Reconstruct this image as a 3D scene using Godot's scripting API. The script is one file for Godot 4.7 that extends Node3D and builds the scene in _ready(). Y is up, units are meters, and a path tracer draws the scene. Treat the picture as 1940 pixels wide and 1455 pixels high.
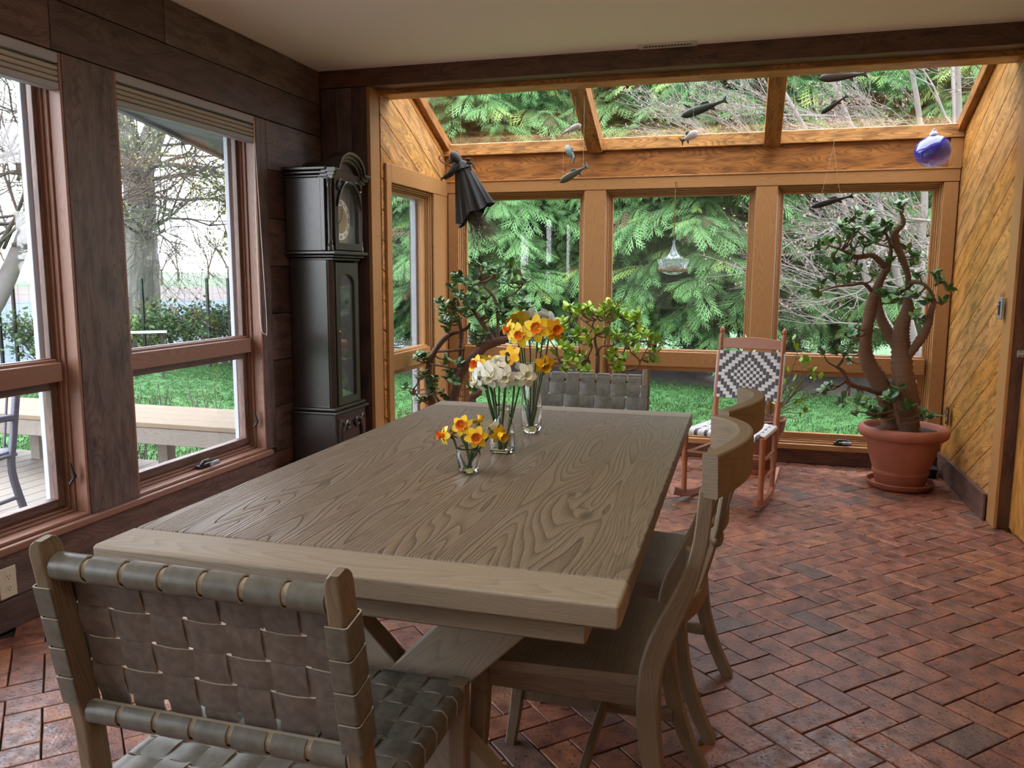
extends Node3D

var rng := RandomNumberGenerator.new()
var taken := {}
var M := {}


class MB:
	# collects triangles; fronts run clockwise whatever order the corners come in
	var v := PackedVector3Array()
	var n := PackedVector3Array()
	var t := PackedVector2Array()
	var x := Transform3D.IDENTITY
	var o := Vector2.ZERO

	func tri(a: Vector3, b: Vector3, c: Vector3, na: Vector3, nb: Vector3, nc: Vector3, ta: Vector2, tb: Vector2, tc: Vector2) -> void:
		if (b - a).cross(c - a).dot(na + nb + nc) > 0.0:
			var p := b
			b = c
			c = p
			p = nb
			nb = nc
			nc = p
			var q := tb
			tb = tc
			tc = q
		v.append(x * a)
		v.append(x * b)
		v.append(x * c)
		n.append((x.basis * na).normalized())
		n.append((x.basis * nb).normalized())
		n.append((x.basis * nc).normalized())
		t.append(ta + o)
		t.append(tb + o)
		t.append(tc + o)

	func quad(a: Vector3, b: Vector3, c: Vector3, d: Vector3, na: Vector3, nb: Vector3, nc: Vector3, nd: Vector3, ta: Vector2, tb: Vector2, tc: Vector2, td: Vector2) -> void:
		tri(a, b, c, na, nb, nc, ta, tb, tc)
		tri(a, c, d, na, nc, nd, ta, tc, td)

	func flat4(a: Vector3, b: Vector3, c: Vector3, d: Vector3, nn: Vector3) -> void:
		var e := (b - a).normalized()
		var f := nn.cross(e)
		quad(a, b, c, d, nn, nn, nn, nn, Vector2.ZERO, Vector2((b - a).dot(e), (b - a).dot(f)), Vector2((c - a).dot(e), (c - a).dot(f)), Vector2((d - a).dot(e), (d - a).dot(f)))

	func uvb(p: Vector3, k: int, g: int) -> Vector2:
		if k == g:
			return Vector2(p[(g + 1) % 3] * 0.15, p[(g + 2) % 3])
		return Vector2(p[g], p[3 - k - g] + 0.37 * k)

	# a box with rounded edges; grain (u) along its axis g, the longest unless told
	func box(s: Vector3, at := Vector3.ZERO, bv := 0.003, g := -1) -> void:
		if g < 0:
			g = s.max_axis_index()
		var h := s * 0.5
		bv = minf(bv, 0.45 * minf(s.x, minf(s.y, s.z)))
		var P := []
		for k in 3:
			for sg in [-1.0, 1.0]:
				var nn := Vector3.ZERO
				nn[k] = sg
				var a := (k + 1) % 3
				var b := (k + 2) % 3
				var c4 := []
				for q in [[-1.0, -1.0], [1.0, -1.0], [1.0, 1.0], [-1.0, 1.0]]:
					var p := Vector3.ZERO
					p[k] = sg * h[k]
					p[a] = q[0] * (h[a] - bv)
					p[b] = q[1] * (h[b] - bv)
					c4.append(p)
				quad(at + c4[0], at + c4[1], at + c4[2], at + c4[3], nn, nn, nn, nn, uvb(c4[0], k, g), uvb(c4[1], k, g), uvb(c4[2], k, g), uvb(c4[3], k, g))
		if bv <= 0.0:
			return
		for k in 3:
			var a := (k + 1) % 3
			var b := (k + 2) % 3
			for sa in [-1.0, 1.0]:
				for sb in [-1.0, 1.0]:
					var na := Vector3.ZERO
					var nb := Vector3.ZERO
					na[a] = sa
					nb[b] = sb
					var q := []
					for e in [-1.0, 1.0]:
						var pa := Vector3.ZERO
						pa[k] = e * (h[k] - bv)
						pa[a] = sa * h[a]
						pa[b] = sb * (h[b] - bv)
						var pb := pa
						pb[a] = sa * (h[a] - bv)
						pb[b] = sb * h[b]
						q.append(pa)
						q.append(pb)
					quad(at + q[0], at + q[1], at + q[3], at + q[2], na, nb, nb, na, uvb(q[0], a, g), uvb(q[1], a, g), uvb(q[3], a, g), uvb(q[2], a, g))
		for sx in [-1.0, 1.0]:
			for sy in [-1.0, 1.0]:
				for sz in [-1.0, 1.0]:
					var a := Vector3(sx * h.x, sy * (h.y - bv), sz * (h.z - bv))
					var b := Vector3(sx * (h.x - bv), sy * h.y, sz * (h.z - bv))
					var c := Vector3(sx * (h.x - bv), sy * (h.y - bv), sz * h.z)
					tri(at + a, at + b, at + c, Vector3(sx, 0, 0), Vector3(0, sy, 0), Vector3(0, 0, sz), uvb(a, 0, g), uvb(b, 0, g), uvb(c, 0, g))

	# box between two corners
	func bx(a: Vector3, b: Vector3, bv := 0.003, g := -1) -> void:
		box((b - a).abs(), (a + b) * 0.5, bv, g)

	# a straight bar of w x h from a to b; w lies across, h towards up
	func bar(a: Vector3, b: Vector3, w: float, h: float, up := Vector3.UP, bv := 0.003) -> void:
		var d := (b - a).normalized()
		var s := up.cross(d).normalized()
		var keep := x
		x = x * Transform3D(Basis(s, d.cross(s), d), (a + b) * 0.5)
		box(Vector3(w, h, (b - a).length()), Vector3.ZERO, bv, 2)
		x = keep

	static func ring(rx: float, ry: float, k: int) -> Array:
		var p := PackedVector2Array()
		var q := PackedVector2Array()
		for i in k:
			var a := TAU * i / k
			p.append(Vector2(cos(a) * rx, sin(a) * ry))
			q.append(Vector2(cos(a) / rx, sin(a) / ry).normalized())
		return [p, q]

	static func rrect(w: float, h: float, r: float, k := 2) -> Array:
		var p := PackedVector2Array()
		var q := PackedVector2Array()
		var c := [Vector2(w / 2 - r, h / 2 - r), Vector2(r - w / 2, h / 2 - r), Vector2(r - w / 2, r - h / 2), Vector2(w / 2 - r, r - h / 2)]
		for i in 4:
			for j in k + 1:
				var d := Vector2.from_angle(PI / 2 * (i + float(j) / k))
				p.append(c[i] + d * r)
				q.append(d)
		return [p, q]

	# sect swept along pts; section x goes along T x up, section y roughly along up; sc scales it per point (float or Vector2)
	func sweep(pts: Array, sect: Array, up := Vector3.UP, sc: Array = [], caps := true) -> void:
		var p2: PackedVector2Array = sect[0]
		var n2: PackedVector2Array = sect[1]
		var m := p2.size()
		var per := PackedFloat32Array([0.0])
		for i in m:
			per.append(per[i] + p2[i].distance_to(p2[(i + 1) % m]))
		var u := 0.0
		var last: Array = []
		var lastn: Array = []
		var lu := 0.0
		for i in pts.size():
			var tg: Vector3 = (pts[mini(i + 1, pts.size() - 1)] - pts[maxi(i - 1, 0)]).normalized()
			var s := tg.cross(up)
			if s.length() < 0.02:
				s = tg.cross(Vector3.RIGHT if absf(tg.x) < 0.7 else Vector3.BACK)
			s = s.normalized()
			var w := s.cross(tg)
			var k := Vector2.ONE
			if sc.size() > 0:
				var e = sc[mini(i, sc.size() - 1)]
				k = e if e is Vector2 else Vector2(e, e)
			if i > 0:
				u += (pts[i] - pts[i - 1]).length()
			var row := []
			var rown := []
			for j in m:
				row.append(pts[i] + s * p2[j].x * k.x + w * p2[j].y * k.y)
				rown.append((s * n2[j].x + w * n2[j].y))
			if i > 0:
				for j in m:
					var j2 := (j + 1) % m
					quad(last[j], last[j2], row[j2], row[j], lastn[j], lastn[j2], rown[j2], rown[j], Vector2(lu, per[j]), Vector2(lu, per[j + 1]), Vector2(u, per[j + 1]), Vector2(u, per[j]))
			if caps and (i == 0 or i == pts.size() - 1):
				var nn := -tg if i == 0 else tg
				for j in range(1, m - 1):
					tri(row[0], row[j], row[j + 1], nn, nn, nn, p2[0], p2[j], p2[j + 1])
			last = row
			lastn = rown
			lu = u

	func tube(pts: Array, r, k := 8, caps := true) -> void:
		# round tube; r is one radius or one per point; frames are carried along
		var up := Vector3.UP
		var d: Vector3 = pts[pts.size() - 1] - pts[0]
		if absf(d.normalized().y) > 0.8:
			up = Vector3(0.3, 0.0, 1.0)
		var rr: Array = r if r is Array else [r]
		sweep(pts, ring(1.0, 1.0, k), up, rr, caps)

	# turned round the y axis; prof runs (radius, height); corners over 40 degrees stay sharp
	func lathe(prof: Array, k := 24, at := Vector3.ZERO, inside := 1.0) -> void:
		var m := prof.size()
		var sn := []
		for i in m - 1:
			var d: Vector2 = (prof[i + 1] - prof[i])
			sn.append(Vector2(d.y, -d.x).normalized() * inside)
		var u := 0.0
		for i in m - 1:
			var n0: Vector2 = sn[i]
			var n1: Vector2 = sn[i]
			if i > 0 and sn[i - 1].dot(sn[i]) > 0.76:
				n0 = (sn[i - 1] + sn[i]).normalized()
			if i < m - 2 and sn[i + 1].dot(sn[i]) > 0.76:
				n1 = (sn[i + 1] + sn[i]).normalized()
			var a: Vector2 = prof[i]
			var b: Vector2 = prof[i + 1]
			var u2 := u + a.distance_to(b)
			for j in k:
				var c0 := Vector2.from_angle(TAU * j / k)
				var c1 := Vector2.from_angle(TAU * (j + 1) / k)
				var f0 := float(j) / k
				var f1 := float(j + 1) / k
				var A := at + Vector3(c0.x * a.x, a.y, c0.y * a.x)
				var B := at + Vector3(c1.x * a.x, a.y, c1.y * a.x)
				var C := at + Vector3(c1.x * b.x, b.y, c1.y * b.x)
				var D := at + Vector3(c0.x * b.x, b.y, c0.y * b.x)
				var NA := Vector3(c0.x * n0.x, n0.y, c0.y * n0.x)
				var NB := Vector3(c1.x * n0.x, n0.y, c1.y * n0.x)
				var NC := Vector3(c1.x * n1.x, n1.y, c1.y * n1.x)
				var ND := Vector3(c0.x * n1.x, n1.y, c0.y * n1.x)
				if b.x > 0.0:
					tri(A, C, D, NA, NC, ND, Vector2(f0, u), Vector2(f1, u2), Vector2(f0, u2))
				if a.x > 0.0:
					tri(A, B, C, NA, NB, NC, Vector2(f0, u), Vector2(f1, u), Vector2(f1, u2))
			u = u2

	# a surface from f(i, j), nu x nv points; wrap closes it in i. out flips its side
	func grid(nu: int, nv: int, f: Callable, wrap := false, out := 1.0, su := 1.0, sv := 1.0) -> void:
		var p := []
		for j in nv:
			for i in nu:
				p.append(f.call(i, j))
		var q := []
		for j in nv:
			for i in nu:
				var i0 := (i - 1 + nu) % nu if wrap else maxi(i - 1, 0)
				var i1 := (i + 1) % nu if wrap else mini(i + 1, nu - 1)
				var a: Vector3 = p[j * nu + i1] - p[j * nu + i0]
				var b: Vector3 = p[mini(j + 1, nv - 1) * nu + i] - p[maxi(j - 1, 0) * nu + i]
				q.append((a.cross(b) * out).normalized())
		for j in nv - 1:
			for i in (nu if wrap else nu - 1):
				var a := j * nu + i
				var b := j * nu + (i + 1) % nu
				var c := b + nu
				var d := a + nu
				quad(p[a], p[b], p[c], p[d], q[a], q[b], q[c], q[d], Vector2(i * su, j * sv), Vector2((i + 1) * su, j * sv), Vector2((i + 1) * su, (j + 1) * sv), Vector2(i * su, (j + 1) * sv))

	# an outline in the xy plane made solid, th thick about z = 0, its edge eased by bv
	func plate(outl: PackedVector2Array, th: float, bv := 0.0, bulge := 0.0) -> void:
		var m := outl.size()
		if Geometry2D.is_polygon_clockwise(outl):
			outl.reverse()
		var ins := PackedVector2Array()
		var nor := PackedVector2Array()
		for i in m:
			var e0 := (outl[i] - outl[(i - 1 + m) % m]).normalized()
			var e1 := (outl[(i + 1) % m] - outl[i]).normalized()
			var nn := (Vector2(e0.y, -e0.x) + Vector2(e1.y, -e1.x)).normalized()
			nor.append(nn)
			ins.append(outl[i] - nn * bv)
		var ix := Geometry2D.triangulate_polygon(ins)
		for sg in [-1.0, 1.0]:
			var z: float = sg * th * 0.5
			var nn := Vector3(0, 0, sg)
			for i in range(0, ix.size(), 3):
				var a := ins[ix[i]]
				var b := ins[ix[i + 1]]
				var c := ins[ix[i + 2]]
				tri(Vector3(a.x, a.y, z), Vector3(b.x, b.y, z), Vector3(c.x, c.y, z), nn, nn, nn, a, b, c)
		var zi := th * 0.5 - bv
		var u := 0.0
		for i in m:
			var j := (i + 1) % m
			var a := outl[i]
			var b := outl[j]
			var e := (b - a).normalized()
			var en := Vector2(e.y, -e.x)
			var na := nor[i] if nor[i].dot(en) > 0.85 else en
			var nb := nor[j] if nor[j].dot(en) > 0.85 else en
			var NA := Vector3(na.x, na.y, 0)
			var NB := Vector3(nb.x, nb.y, 0)
			var u2 := u + a.distance_to(b)
			quad(Vector3(a.x, a.y, -zi), Vector3(b.x, b.y, -zi), Vector3(b.x, b.y, zi), Vector3(a.x, a.y, zi), NA, NB, NB, NA, Vector2(u, -zi), Vector2(u2, -zi), Vector2(u2, zi), Vector2(u, zi))
			if bv > 0.0:
				for sg in [-1.0, 1.0]:
					var Z := Vector3(0, 0, sg)
					quad(Vector3(a.x, a.y, sg * zi), Vector3(b.x, b.y, sg * zi), Vector3(ins[j].x, ins[j].y, sg * th / 2), Vector3(ins[i].x, ins[i].y, sg * th / 2), NA, NB, Z, Z, Vector2(u, 0), Vector2(u2, 0), Vector2(u2, bv), Vector2(u, bv))
			u = u2

	func ball(c: Vector3, r: Vector3, k := 12) -> void:
		grid(k, k / 2 + 1, func(i, j):
			var a: float = TAU * i / k
			var b: float = PI * j / (k / 2)
			return c + Vector3(cos(a) * sin(b) * r.x, -cos(b) * r.y, sin(a) * sin(b) * r.z), true, -1.0, 0.05, 0.05)

	func arrays() -> Array:
		var a := []
		a.resize(Mesh.ARRAY_MAX)
		a[Mesh.ARRAY_VERTEX] = v
		a[Mesh.ARRAY_NORMAL] = n
		a[Mesh.ARRAY_TEX_UV] = t
		return a

	func mesh() -> ArrayMesh:
		var m := ArrayMesh.new()
		m.add_surface_from_arrays(Mesh.PRIMITIVE_TRIANGLES, arrays())
		return m


func numbered(called: String) -> String:
	if not taken.has(called):
		taken[called] = 0
		return called
	taken[called] += 1
	return "%s_%03d" % [called, taken[called]]


func tag(o: Node3D, label: String, category := "", group := "", kind := "") -> Node3D:
	if label:
		o.set_meta("label", label)
	if category:
		o.set_meta("category", category)
	if group:
		o.set_meta("group", group)
	if kind:
		o.set_meta("kind", kind)
	return o


# an empty node at the foot of a thing; its parts become its children
func thing(called: String, label: String, category: String, at := Vector3.ZERO, turn := 0.0, group := "") -> Node3D:
	var o := Node3D.new()
	o.name = numbered(called)
	add_child(o)
	o.position = at
	o.rotation.y = turn
	return tag(o, label, category, group)


func setting(called: String, label: String) -> Node3D:
	var o := Node3D.new()
	o.name = numbered(called)
	add_child(o)
	return tag(o, label, "", "", "structure")


func part_mesh(called: String, m: Mesh, mt: Material, parent: Node = null) -> MeshInstance3D:
	var o := MeshInstance3D.new()
	o.mesh = m
	if mt:
		o.material_override = mt
	if parent == null:
		o.name = numbered(called)
		add_child(o)
	else:
		o.name = called
		parent.add_child(o, true)
	return o


func part(called: String, b: MB, mt: Material, parent: Node = null) -> MeshInstance3D:
	return part_mesh(called, b.mesh(), mt, parent)


func structure(called: String, b: MB, mt: Material, label: String) -> MeshInstance3D:
	var o := part(called, b, mt)
	tag(o, label, "", "", "structure")
	return o


func copy(o: Node3D, called: String, label: String, at: Vector3, turn: float, group := "") -> Node3D:
	var c: Node3D = o.duplicate()
	c.name = numbered(called)
	add_child(c)
	c.position = at
	c.rotation.y = turn
	return tag(c, label, "", group)


# many copies of one mesh as one object
func many(called: String, m: Mesh, mt: Material, where: Array, tints: Array, parent: Node = null) -> MultiMeshInstance3D:
	var mm := MultiMesh.new()
	mm.transform_format = MultiMesh.TRANSFORM_3D
	mm.use_colors = tints.size() > 0
	mm.mesh = m
	mm.instance_count = where.size()
	for i in where.size():
		mm.set_instance_transform(i, where[i])
		if tints.size() > 0:
			mm.set_instance_color(i, tints[i])
	var o := MultiMeshInstance3D.new()
	o.multimesh = mm
	o.material_override = mt
	o.set_meta("kind", "stuff")
	if parent == null:
		o.name = numbered(called)
		add_child(o)
	else:
		o.name = called
		parent.add_child(o, true)
	return o


func two_faced(a: MB, ma: Material, b: MB, mb: Material) -> ArrayMesh:
	var m := a.mesh()
	m.add_surface_from_arrays(Mesh.PRIMITIVE_TRIANGLES, b.arrays())
	m.surface_set_material(0, ma)
	m.surface_set_material(1, mb)
	return m


func R(a: float, b: float) -> float:
	return rng.randf_range(a, b)


func smooth_path(p: Array, k := 4) -> Array:
	# Catmull-Rom through points (Vector3, or Vector4 with a radius in w)
	var out := []
	for i in p.size() - 1:
		var a = p[maxi(i - 1, 0)]
		var b = p[i]
		var c = p[i + 1]
		var d = p[mini(i + 2, p.size() - 1)]
		for j in k:
			var s := float(j) / k
			out.append(0.5 * ((2.0 * b) + (c - a) * s + (2.0 * a - 5.0 * b + 4.0 * c - d) * s * s + (3.0 * b - a - 3.0 * c + d) * s * s * s))
	out.append(p[p.size() - 1])
	return out


func xyz_of(p: Array) -> Array:
	var o := []
	for q in p:
		o.append(Vector3(q.x, q.y, q.z))
	return o


func w_of(p: Array) -> Array:
	var o := []
	for q in p:
		o.append(q.w)
	return o


# ---------- materials

func noise(sd: int, freq: float, oct := 1) -> FastNoiseLite:
	var f := FastNoiseLite.new()
	f.noise_type = FastNoiseLite.TYPE_SIMPLEX_SMOOTH
	f.seed = sd
	f.frequency = freq
	f.fractal_type = FastNoiseLite.FRACTAL_FBM if oct > 1 else FastNoiseLite.FRACTAL_NONE
	f.fractal_octaves = oct
	return f


func noise_tex(sd: int, freq: float, oct: int, stops: Array, size := 512, cell := false) -> NoiseTexture2D:
	var t := NoiseTexture2D.new()
	t.width = size
	t.height = size
	t.seamless = true
	t.noise = noise(sd, freq, oct)
	if cell:
		t.noise.noise_type = FastNoiseLite.TYPE_CELLULAR
	var g := Gradient.new()
	var off := PackedFloat32Array()
	var col := PackedColorArray()
	for s in stops:
		off.append(s[0])
		col.append(s[1])
	g.offsets = off
	g.colors = col
	t.color_ramp = g
	return t


func mat(called: String, c: Color, rough: float, spec := 0.5) -> StandardMaterial3D:
	var m := StandardMaterial3D.new()
	m.resource_name = called
	m.albedo_color = c
	m.roughness = rough
	m.metallic_specular = spec
	M[called] = m
	return m


func grey(a: float) -> Color:
	return Color(a, a, a)


# wood figure: u runs along the grain (L metres in w pixels), v across (W metres in h pixels)
func wood_data(w: int, h: int, L: float, W: float, sd: int, rings: float, knots: Array, stretch := 7.0) -> Array:
	var na := noise(sd, 1.0)
	var nb := noise(sd + 1, 1.0)
	var nc := noise(sd + 2, 1.0)
	var figure := PackedFloat32Array()
	var fibre := PackedFloat32Array()
	figure.resize(w * h)
	fibre.resize(w * h)
	for j in h:
		var v := W * j / h
		var wv := clampf((float(j) / h - 0.86) / 0.14, 0.0, 1.0)
		for i in w:
			var u := L * i / w
			var val := _wood(u, v, na, nb, rings, knots, stretch)
			if wv > 0.0:
				val = lerpf(val, _wood(u, v - W, na, nb, rings, knots, stretch), wv)
			var fu := nc.get_noise_2d(u * 9.0, v * 420.0)
			figure[j * w + i] = val
			fibre[j * w + i] = 0.5 + 0.5 * fu
	return [figure, fibre, w, h]


func _wood(u: float, v: float, na: FastNoiseLite, nb: FastNoiseLite, rings: float, knots: Array, stretch: float) -> float:
	var warp := nb.get_noise_2d(u * 2.2, v * 9.0) * 0.010
	var kd := 0.0
	var dark := 0.0
	for k in knots:
		var dx: float = (u - k.x) * 0.45
		var dy: float = v - k.y
		var r2: float = (dx * dx + dy * dy) / (k.z * k.z)
		if r2 < 16.0:
			var e := exp(-r2)
			warp += signf(dy) * k.z * 0.9 * e
			kd += e
			dark = maxf(dark, 1.0 - r2 * 2.2)
	var f := (na.get_noise_2d(u * 10.0 / stretch, (v + warp) * 10.0) * 0.55 + (v + warp) * 3.2) * rings
	f += kd * 1.5
	var s := f - floorf(f)
	var ring := s * s * s if s < 0.93 else (1.0 - s) / 0.07
	return clampf(maxf(ring, dark), 0.0, 1.0)


func wood_mat(called: String, d: Array, L: float, W: float, light: Color, dark: Color, contrast: float, rough: float, relief := 0.0, spec := 0.5) -> StandardMaterial3D:
	var fig: PackedFloat32Array = d[0]
	var fib: PackedFloat32Array = d[1]
	var w: int = d[2]
	var h: int = d[3]
	var col := PackedByteArray()
	col.resize(w * h * 3)
	var hei := PackedByteArray()
	hei.resize(w * h)
	for i in w * h:
		var a := clampf(fig[i] * contrast + (fib[i] - 0.5) * 0.5 * contrast + 0.08, 0.0, 1.0)
		col[i * 3] = int(255.0 * lerpf(light.r, dark.r, a))
		col[i * 3 + 1] = int(255.0 * lerpf(light.g, dark.g, a))
		col[i * 3 + 2] = int(255.0 * lerpf(light.b, dark.b, a))
		hei[i] = int(255.0 * clampf(0.85 - fig[i] * 0.7 - (0.5 - fib[i]) * 0.35, 0.0, 1.0))
	var m := mat(called, Color.WHITE, rough, spec)
	m.albedo_texture = ImageTexture.create_from_image(Image.create_from_data(w, h, false, Image.FORMAT_RGB8, col))
	m.uv1_scale = Vector3(1.0 / L, 1.0 / W, 1.0)
	if relief > 0.0:
		m.heightmap_enabled = true
		m.heightmap_texture = ImageTexture.create_from_image(Image.create_from_data(w, h, false, Image.FORMAT_L8, hei))
		m.heightmap_scale = relief
	return m


func tinted(called: String, base: StandardMaterial3D, c: Color) -> StandardMaterial3D:
	var m: StandardMaterial3D = base.duplicate()
	m.resource_name = called
	m.albedo_color = c
	M[called] = m
	return m


func woo() -> MB:
	# a builder whose grain starts somewhere of its own
	var b := MB.new()
	b.o = Vector2(R(0.0, 2.4), R(0.0, 0.6))
	return b


func _ready() -> void:
	rng.seed = 7
	var cam := Camera3D.new()
	cam.name = "camera"
	cam.fov = 50.907
	cam.near = 0.05
	cam.far = 600.0
	add_child(cam)
	cam.position = Vector3(0.0, 1.32, 0.0)
	cam.rotation_degrees = Vector3(-7.735, 15.89, 0.248)
	var env := Environment.new()
	env.background_mode = Environment.BG_SKY
	var sky := ProceduralSkyMaterial.new()
	sky.sky_top_color = Color(0.90, 0.93, 0.98)
	sky.sky_horizon_color = Color(0.97, 0.98, 1.0)
	sky.ground_bottom_color = Color(0.22, 0.25, 0.2)
	sky.ground_horizon_color = Color(0.5, 0.52, 0.5)
	sky.sky_energy_multiplier = 1.0
	env.sky = Sky.new()
	env.sky.sky_material = sky
	env.background_energy_multiplier = 1.0
	env.tonemap_mode = Environment.TONE_MAPPER_LINEAR
	env.tonemap_exposure = 14.5
	env.sdfgi_enabled = true
	env.ssao_enabled = true
	env.ssil_enabled = true
	var we := WorldEnvironment.new()
	we.name = "world"
	we.environment = env
	add_child(we)
	materials()
	room()
	left_windows()
	sunroom()
	brick_floor()
	outside()
	furniture()
	small_things()


func materials() -> void:
	var kn := [Vector3(0.42, 0.13, 0.02), Vector3(1.35, 0.31, 0.024), Vector3(1.9, 0.07, 0.018), Vector3(0.95, 0.46, 0.02)]
	var plain_saw := wood_data(768, 320, 2.4, 0.55, 11, 9.0, kn)
	var straight := wood_data(512, 256, 1.5, 0.3, 31, 16.0, [], 16.0)
	wood_mat("cedar", plain_saw, 2.4, 0.55, Color(0.82, 0.61, 0.36), Color(0.48, 0.30, 0.15), 0.75, 0.40, 0.03)
	var mot := noise_tex(61, 0.018, 4, [[0.0, grey(0.66)], [0.35, grey(0.86)], [0.6, grey(1.0)], [1.0, Color(1, 1, 1)]])
	for q in [M.cedar]:
		q.detail_enabled = true
		q.detail_albedo = mot
		q.detail_blend_mode = BaseMaterial3D.BLEND_MODE_MUL
	tinted("cedar_red", M.cedar, Color(0.84, 0.76, 0.66))
	tinted("cedar_gold", M.cedar, Color(1.0, 0.95, 0.78))
	tinted("cedar_brown", M.cedar, Color(0.90, 0.84, 0.74))
	tinted("cedar_pale", M.cedar, Color(1.0, 1.0, 0.92))
	wood_mat("trim", straight, 1.5, 0.3, Color(0.68, 0.50, 0.31), Color(0.50, 0.33, 0.18), 0.5, 0.35, 0.0)
	wood_mat("dark_wall", plain_saw, 2.4, 0.55, Color(0.44, 0.365, 0.345), Color(0.26, 0.205, 0.19), 0.7, 0.42, 0.02)
	M.dark_wall.detail_enabled = true
	M.dark_wall.detail_albedo = mot
	M.dark_wall.detail_blend_mode = BaseMaterial3D.BLEND_MODE_MUL
	tinted("dark_wall_warm", M.dark_wall, Color(1.0, 0.90, 0.84))
	tinted("dark_wall_deep", M.dark_wall, Color(0.86, 0.80, 0.80))
	tinted("beam_dark", M.dark_wall, Color(0.95, 0.78, 0.66))
	wood_mat("red_trim", straight, 1.5, 0.3, Color(0.58, 0.42, 0.35), Color(0.42, 0.28, 0.22), 0.5, 0.38, 0.0)
	wood_mat("teak", wood_data(1280, 900, 2.1, 1.12, 5, 9.0, [Vector3(1.62, 0.93, 0.03), Vector3(1.45, 0.86, 0.022), Vector3(0.9, 0.3, 0.012)], 13.0), 2.1, 1.12, Color(0.50, 0.44, 0.375), Color(0.29, 0.245, 0.20), 0.8, 0.40, 0.25)
	wood_mat("oak", straight, 1.5, 0.3, Color(0.585, 0.535, 0.47), Color(0.45, 0.405, 0.345), 0.6, 0.5, 0.05)
	tinted("oak_chair", M.oak, Color(0.84, 0.80, 0.75))
	wood_mat("cherry", straight, 1.5, 0.3, Color(0.64, 0.40, 0.27), Color(0.50, 0.29, 0.18), 0.5, 0.32)
	wood_mat("clock_wood", plain_saw, 2.4, 0.55, Color(0.20, 0.175, 0.16), Color(0.12, 0.10, 0.09), 0.6, 0.28)
	M.clock_wood.clearcoat_enabled = true
	M.clock_wood.clearcoat = 0.4
	M.clock_wood.clearcoat_roughness = 0.25
	wood_mat("deck_wood", straight, 1.5, 0.3, Color(0.44, 0.41, 0.37), Color(0.32, 0.28, 0.25), 0.6, 0.7)
	tinted("bench_wood", M.deck_wood, Color(1.0, 0.93, 0.82))
	# brick
	var bt := noise_tex(3, 0.010, 5, [[0.0, Color(0.50, 0.47, 0.47)], [0.40, Color(0.70, 0.68, 0.67)], [0.60, Color(0.80, 0.78, 0.76)], [0.70, Color(0.84, 0.80, 0.74)], [1.0, Color(0.9, 0.86, 0.8)]])
	var speck := noise_tex(29, 0.075, 2, [[0.0, Color(0.40, 0.36, 0.36)], [0.17, Color(0.55, 0.52, 0.52)], [0.26, Color(1, 1, 1)], [0.74, Color(1, 1, 1)], [0.80, Color(1.0, 0.97, 0.94)], [1.0, Color(1, 1, 1)]])
	var bs := noise_tex(9, 0.09, 1, [[0.0, Color(0, 0, 0)], [0.10, Color(0.12, 0.12, 0.12)], [0.2, Color(0.75, 0.75, 0.75)], [0.55, Color(0.8, 0.8, 0.8)], [1.0, Color(1, 1, 1)]])
	var br := noise_tex(21, 0.02, 3, [[0.0, grey(0.22)], [0.5, grey(0.38)], [1.0, grey(0.60)]])
	var tones := [Color(0.70, 0.46, 0.37), Color(0.75, 0.50, 0.40), Color(0.63, 0.42, 0.35), Color(0.69, 0.49, 0.40), Color(0.53, 0.42, 0.385), Color(0.78, 0.54, 0.41)]
	for i in 6:
		var m := mat("brick_%d" % i, tones[i], 1.0, 0.5)
		m.albedo_texture = bt
		m.roughness_texture = br
		m.heightmap_enabled = true
		m.heightmap_texture = bs
		m.heightmap_scale = 0.12
		m.uv1_triplanar = true
		m.uv1_world_triplanar = true
		m.uv1_scale = Vector3(1.7, 1.7, 1.7)
		m.detail_enabled = true
		m.detail_albedo = speck
		m.detail_blend_mode = BaseMaterial3D.BLEND_MODE_MUL
		m.detail_uv_layer = BaseMaterial3D.DETAIL_UV_1
	var ma: StandardMaterial3D = M.brick_0.duplicate()
	ma.albedo_color = Color.WHITE
	ma.vertex_color_use_as_albedo = true
	M.brick_many = ma
	mat("mortar", Color(0.16, 0.13, 0.12), 0.95)
	var cl := mat("ceiling_paint", Color(0.93, 0.92, 0.89), 0.9, 0.3)
	cl.uv1_triplanar = true
	mat("white_metal", Color(0.82, 0.80, 0.76), 0.45)
	mat("black", Color(0.03, 0.03, 0.03), 0.6)
	mat("dark_bronze", Color(0.16, 0.15, 0.14), 0.35)
	mat("grey_plastic", Color(0.52, 0.52, 0.53), 0.35)
	mat("cream_plastic", Color(0.80, 0.77, 0.70), 0.4)
	mat("chrome", Color(0.75, 0.75, 0.74), 0.2).metallic = 0.9
	mat("grey_vinyl", Color(0.62, 0.63, 0.66), 0.5)
	var g := mat("pane", Color(0.10, 0.13, 0.13, 0.16), 0.0)
	g.transparency = BaseMaterial3D.TRANSPARENCY_ALPHA
	g = mat("clear_pane", Color(0.93, 0.97, 0.95, 0.04), 0.0)
	g.transparency = BaseMaterial3D.TRANSPARENCY_ALPHA
	var gl := mat("vase_glass", Color(1.0, 1.0, 1.0, 0.0), 0.02)
	gl.transparency = BaseMaterial3D.TRANSPARENCY_ALPHA
	gl.refraction_enabled = true
	gl.refraction_scale = 0.05
	var wt := mat("water", Color(0.97, 1.0, 0.98, 0.0), 0.0)
	wt.transparency = BaseMaterial3D.TRANSPARENCY_ALPHA
	wt.refraction_enabled = true
	wt.refraction_scale = 0.033
	# leather and weave
	var ln := noise_tex(41, 0.05, 3, [[0.0, grey(0.75)], [1.0, grey(1.0)]], 256)
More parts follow.
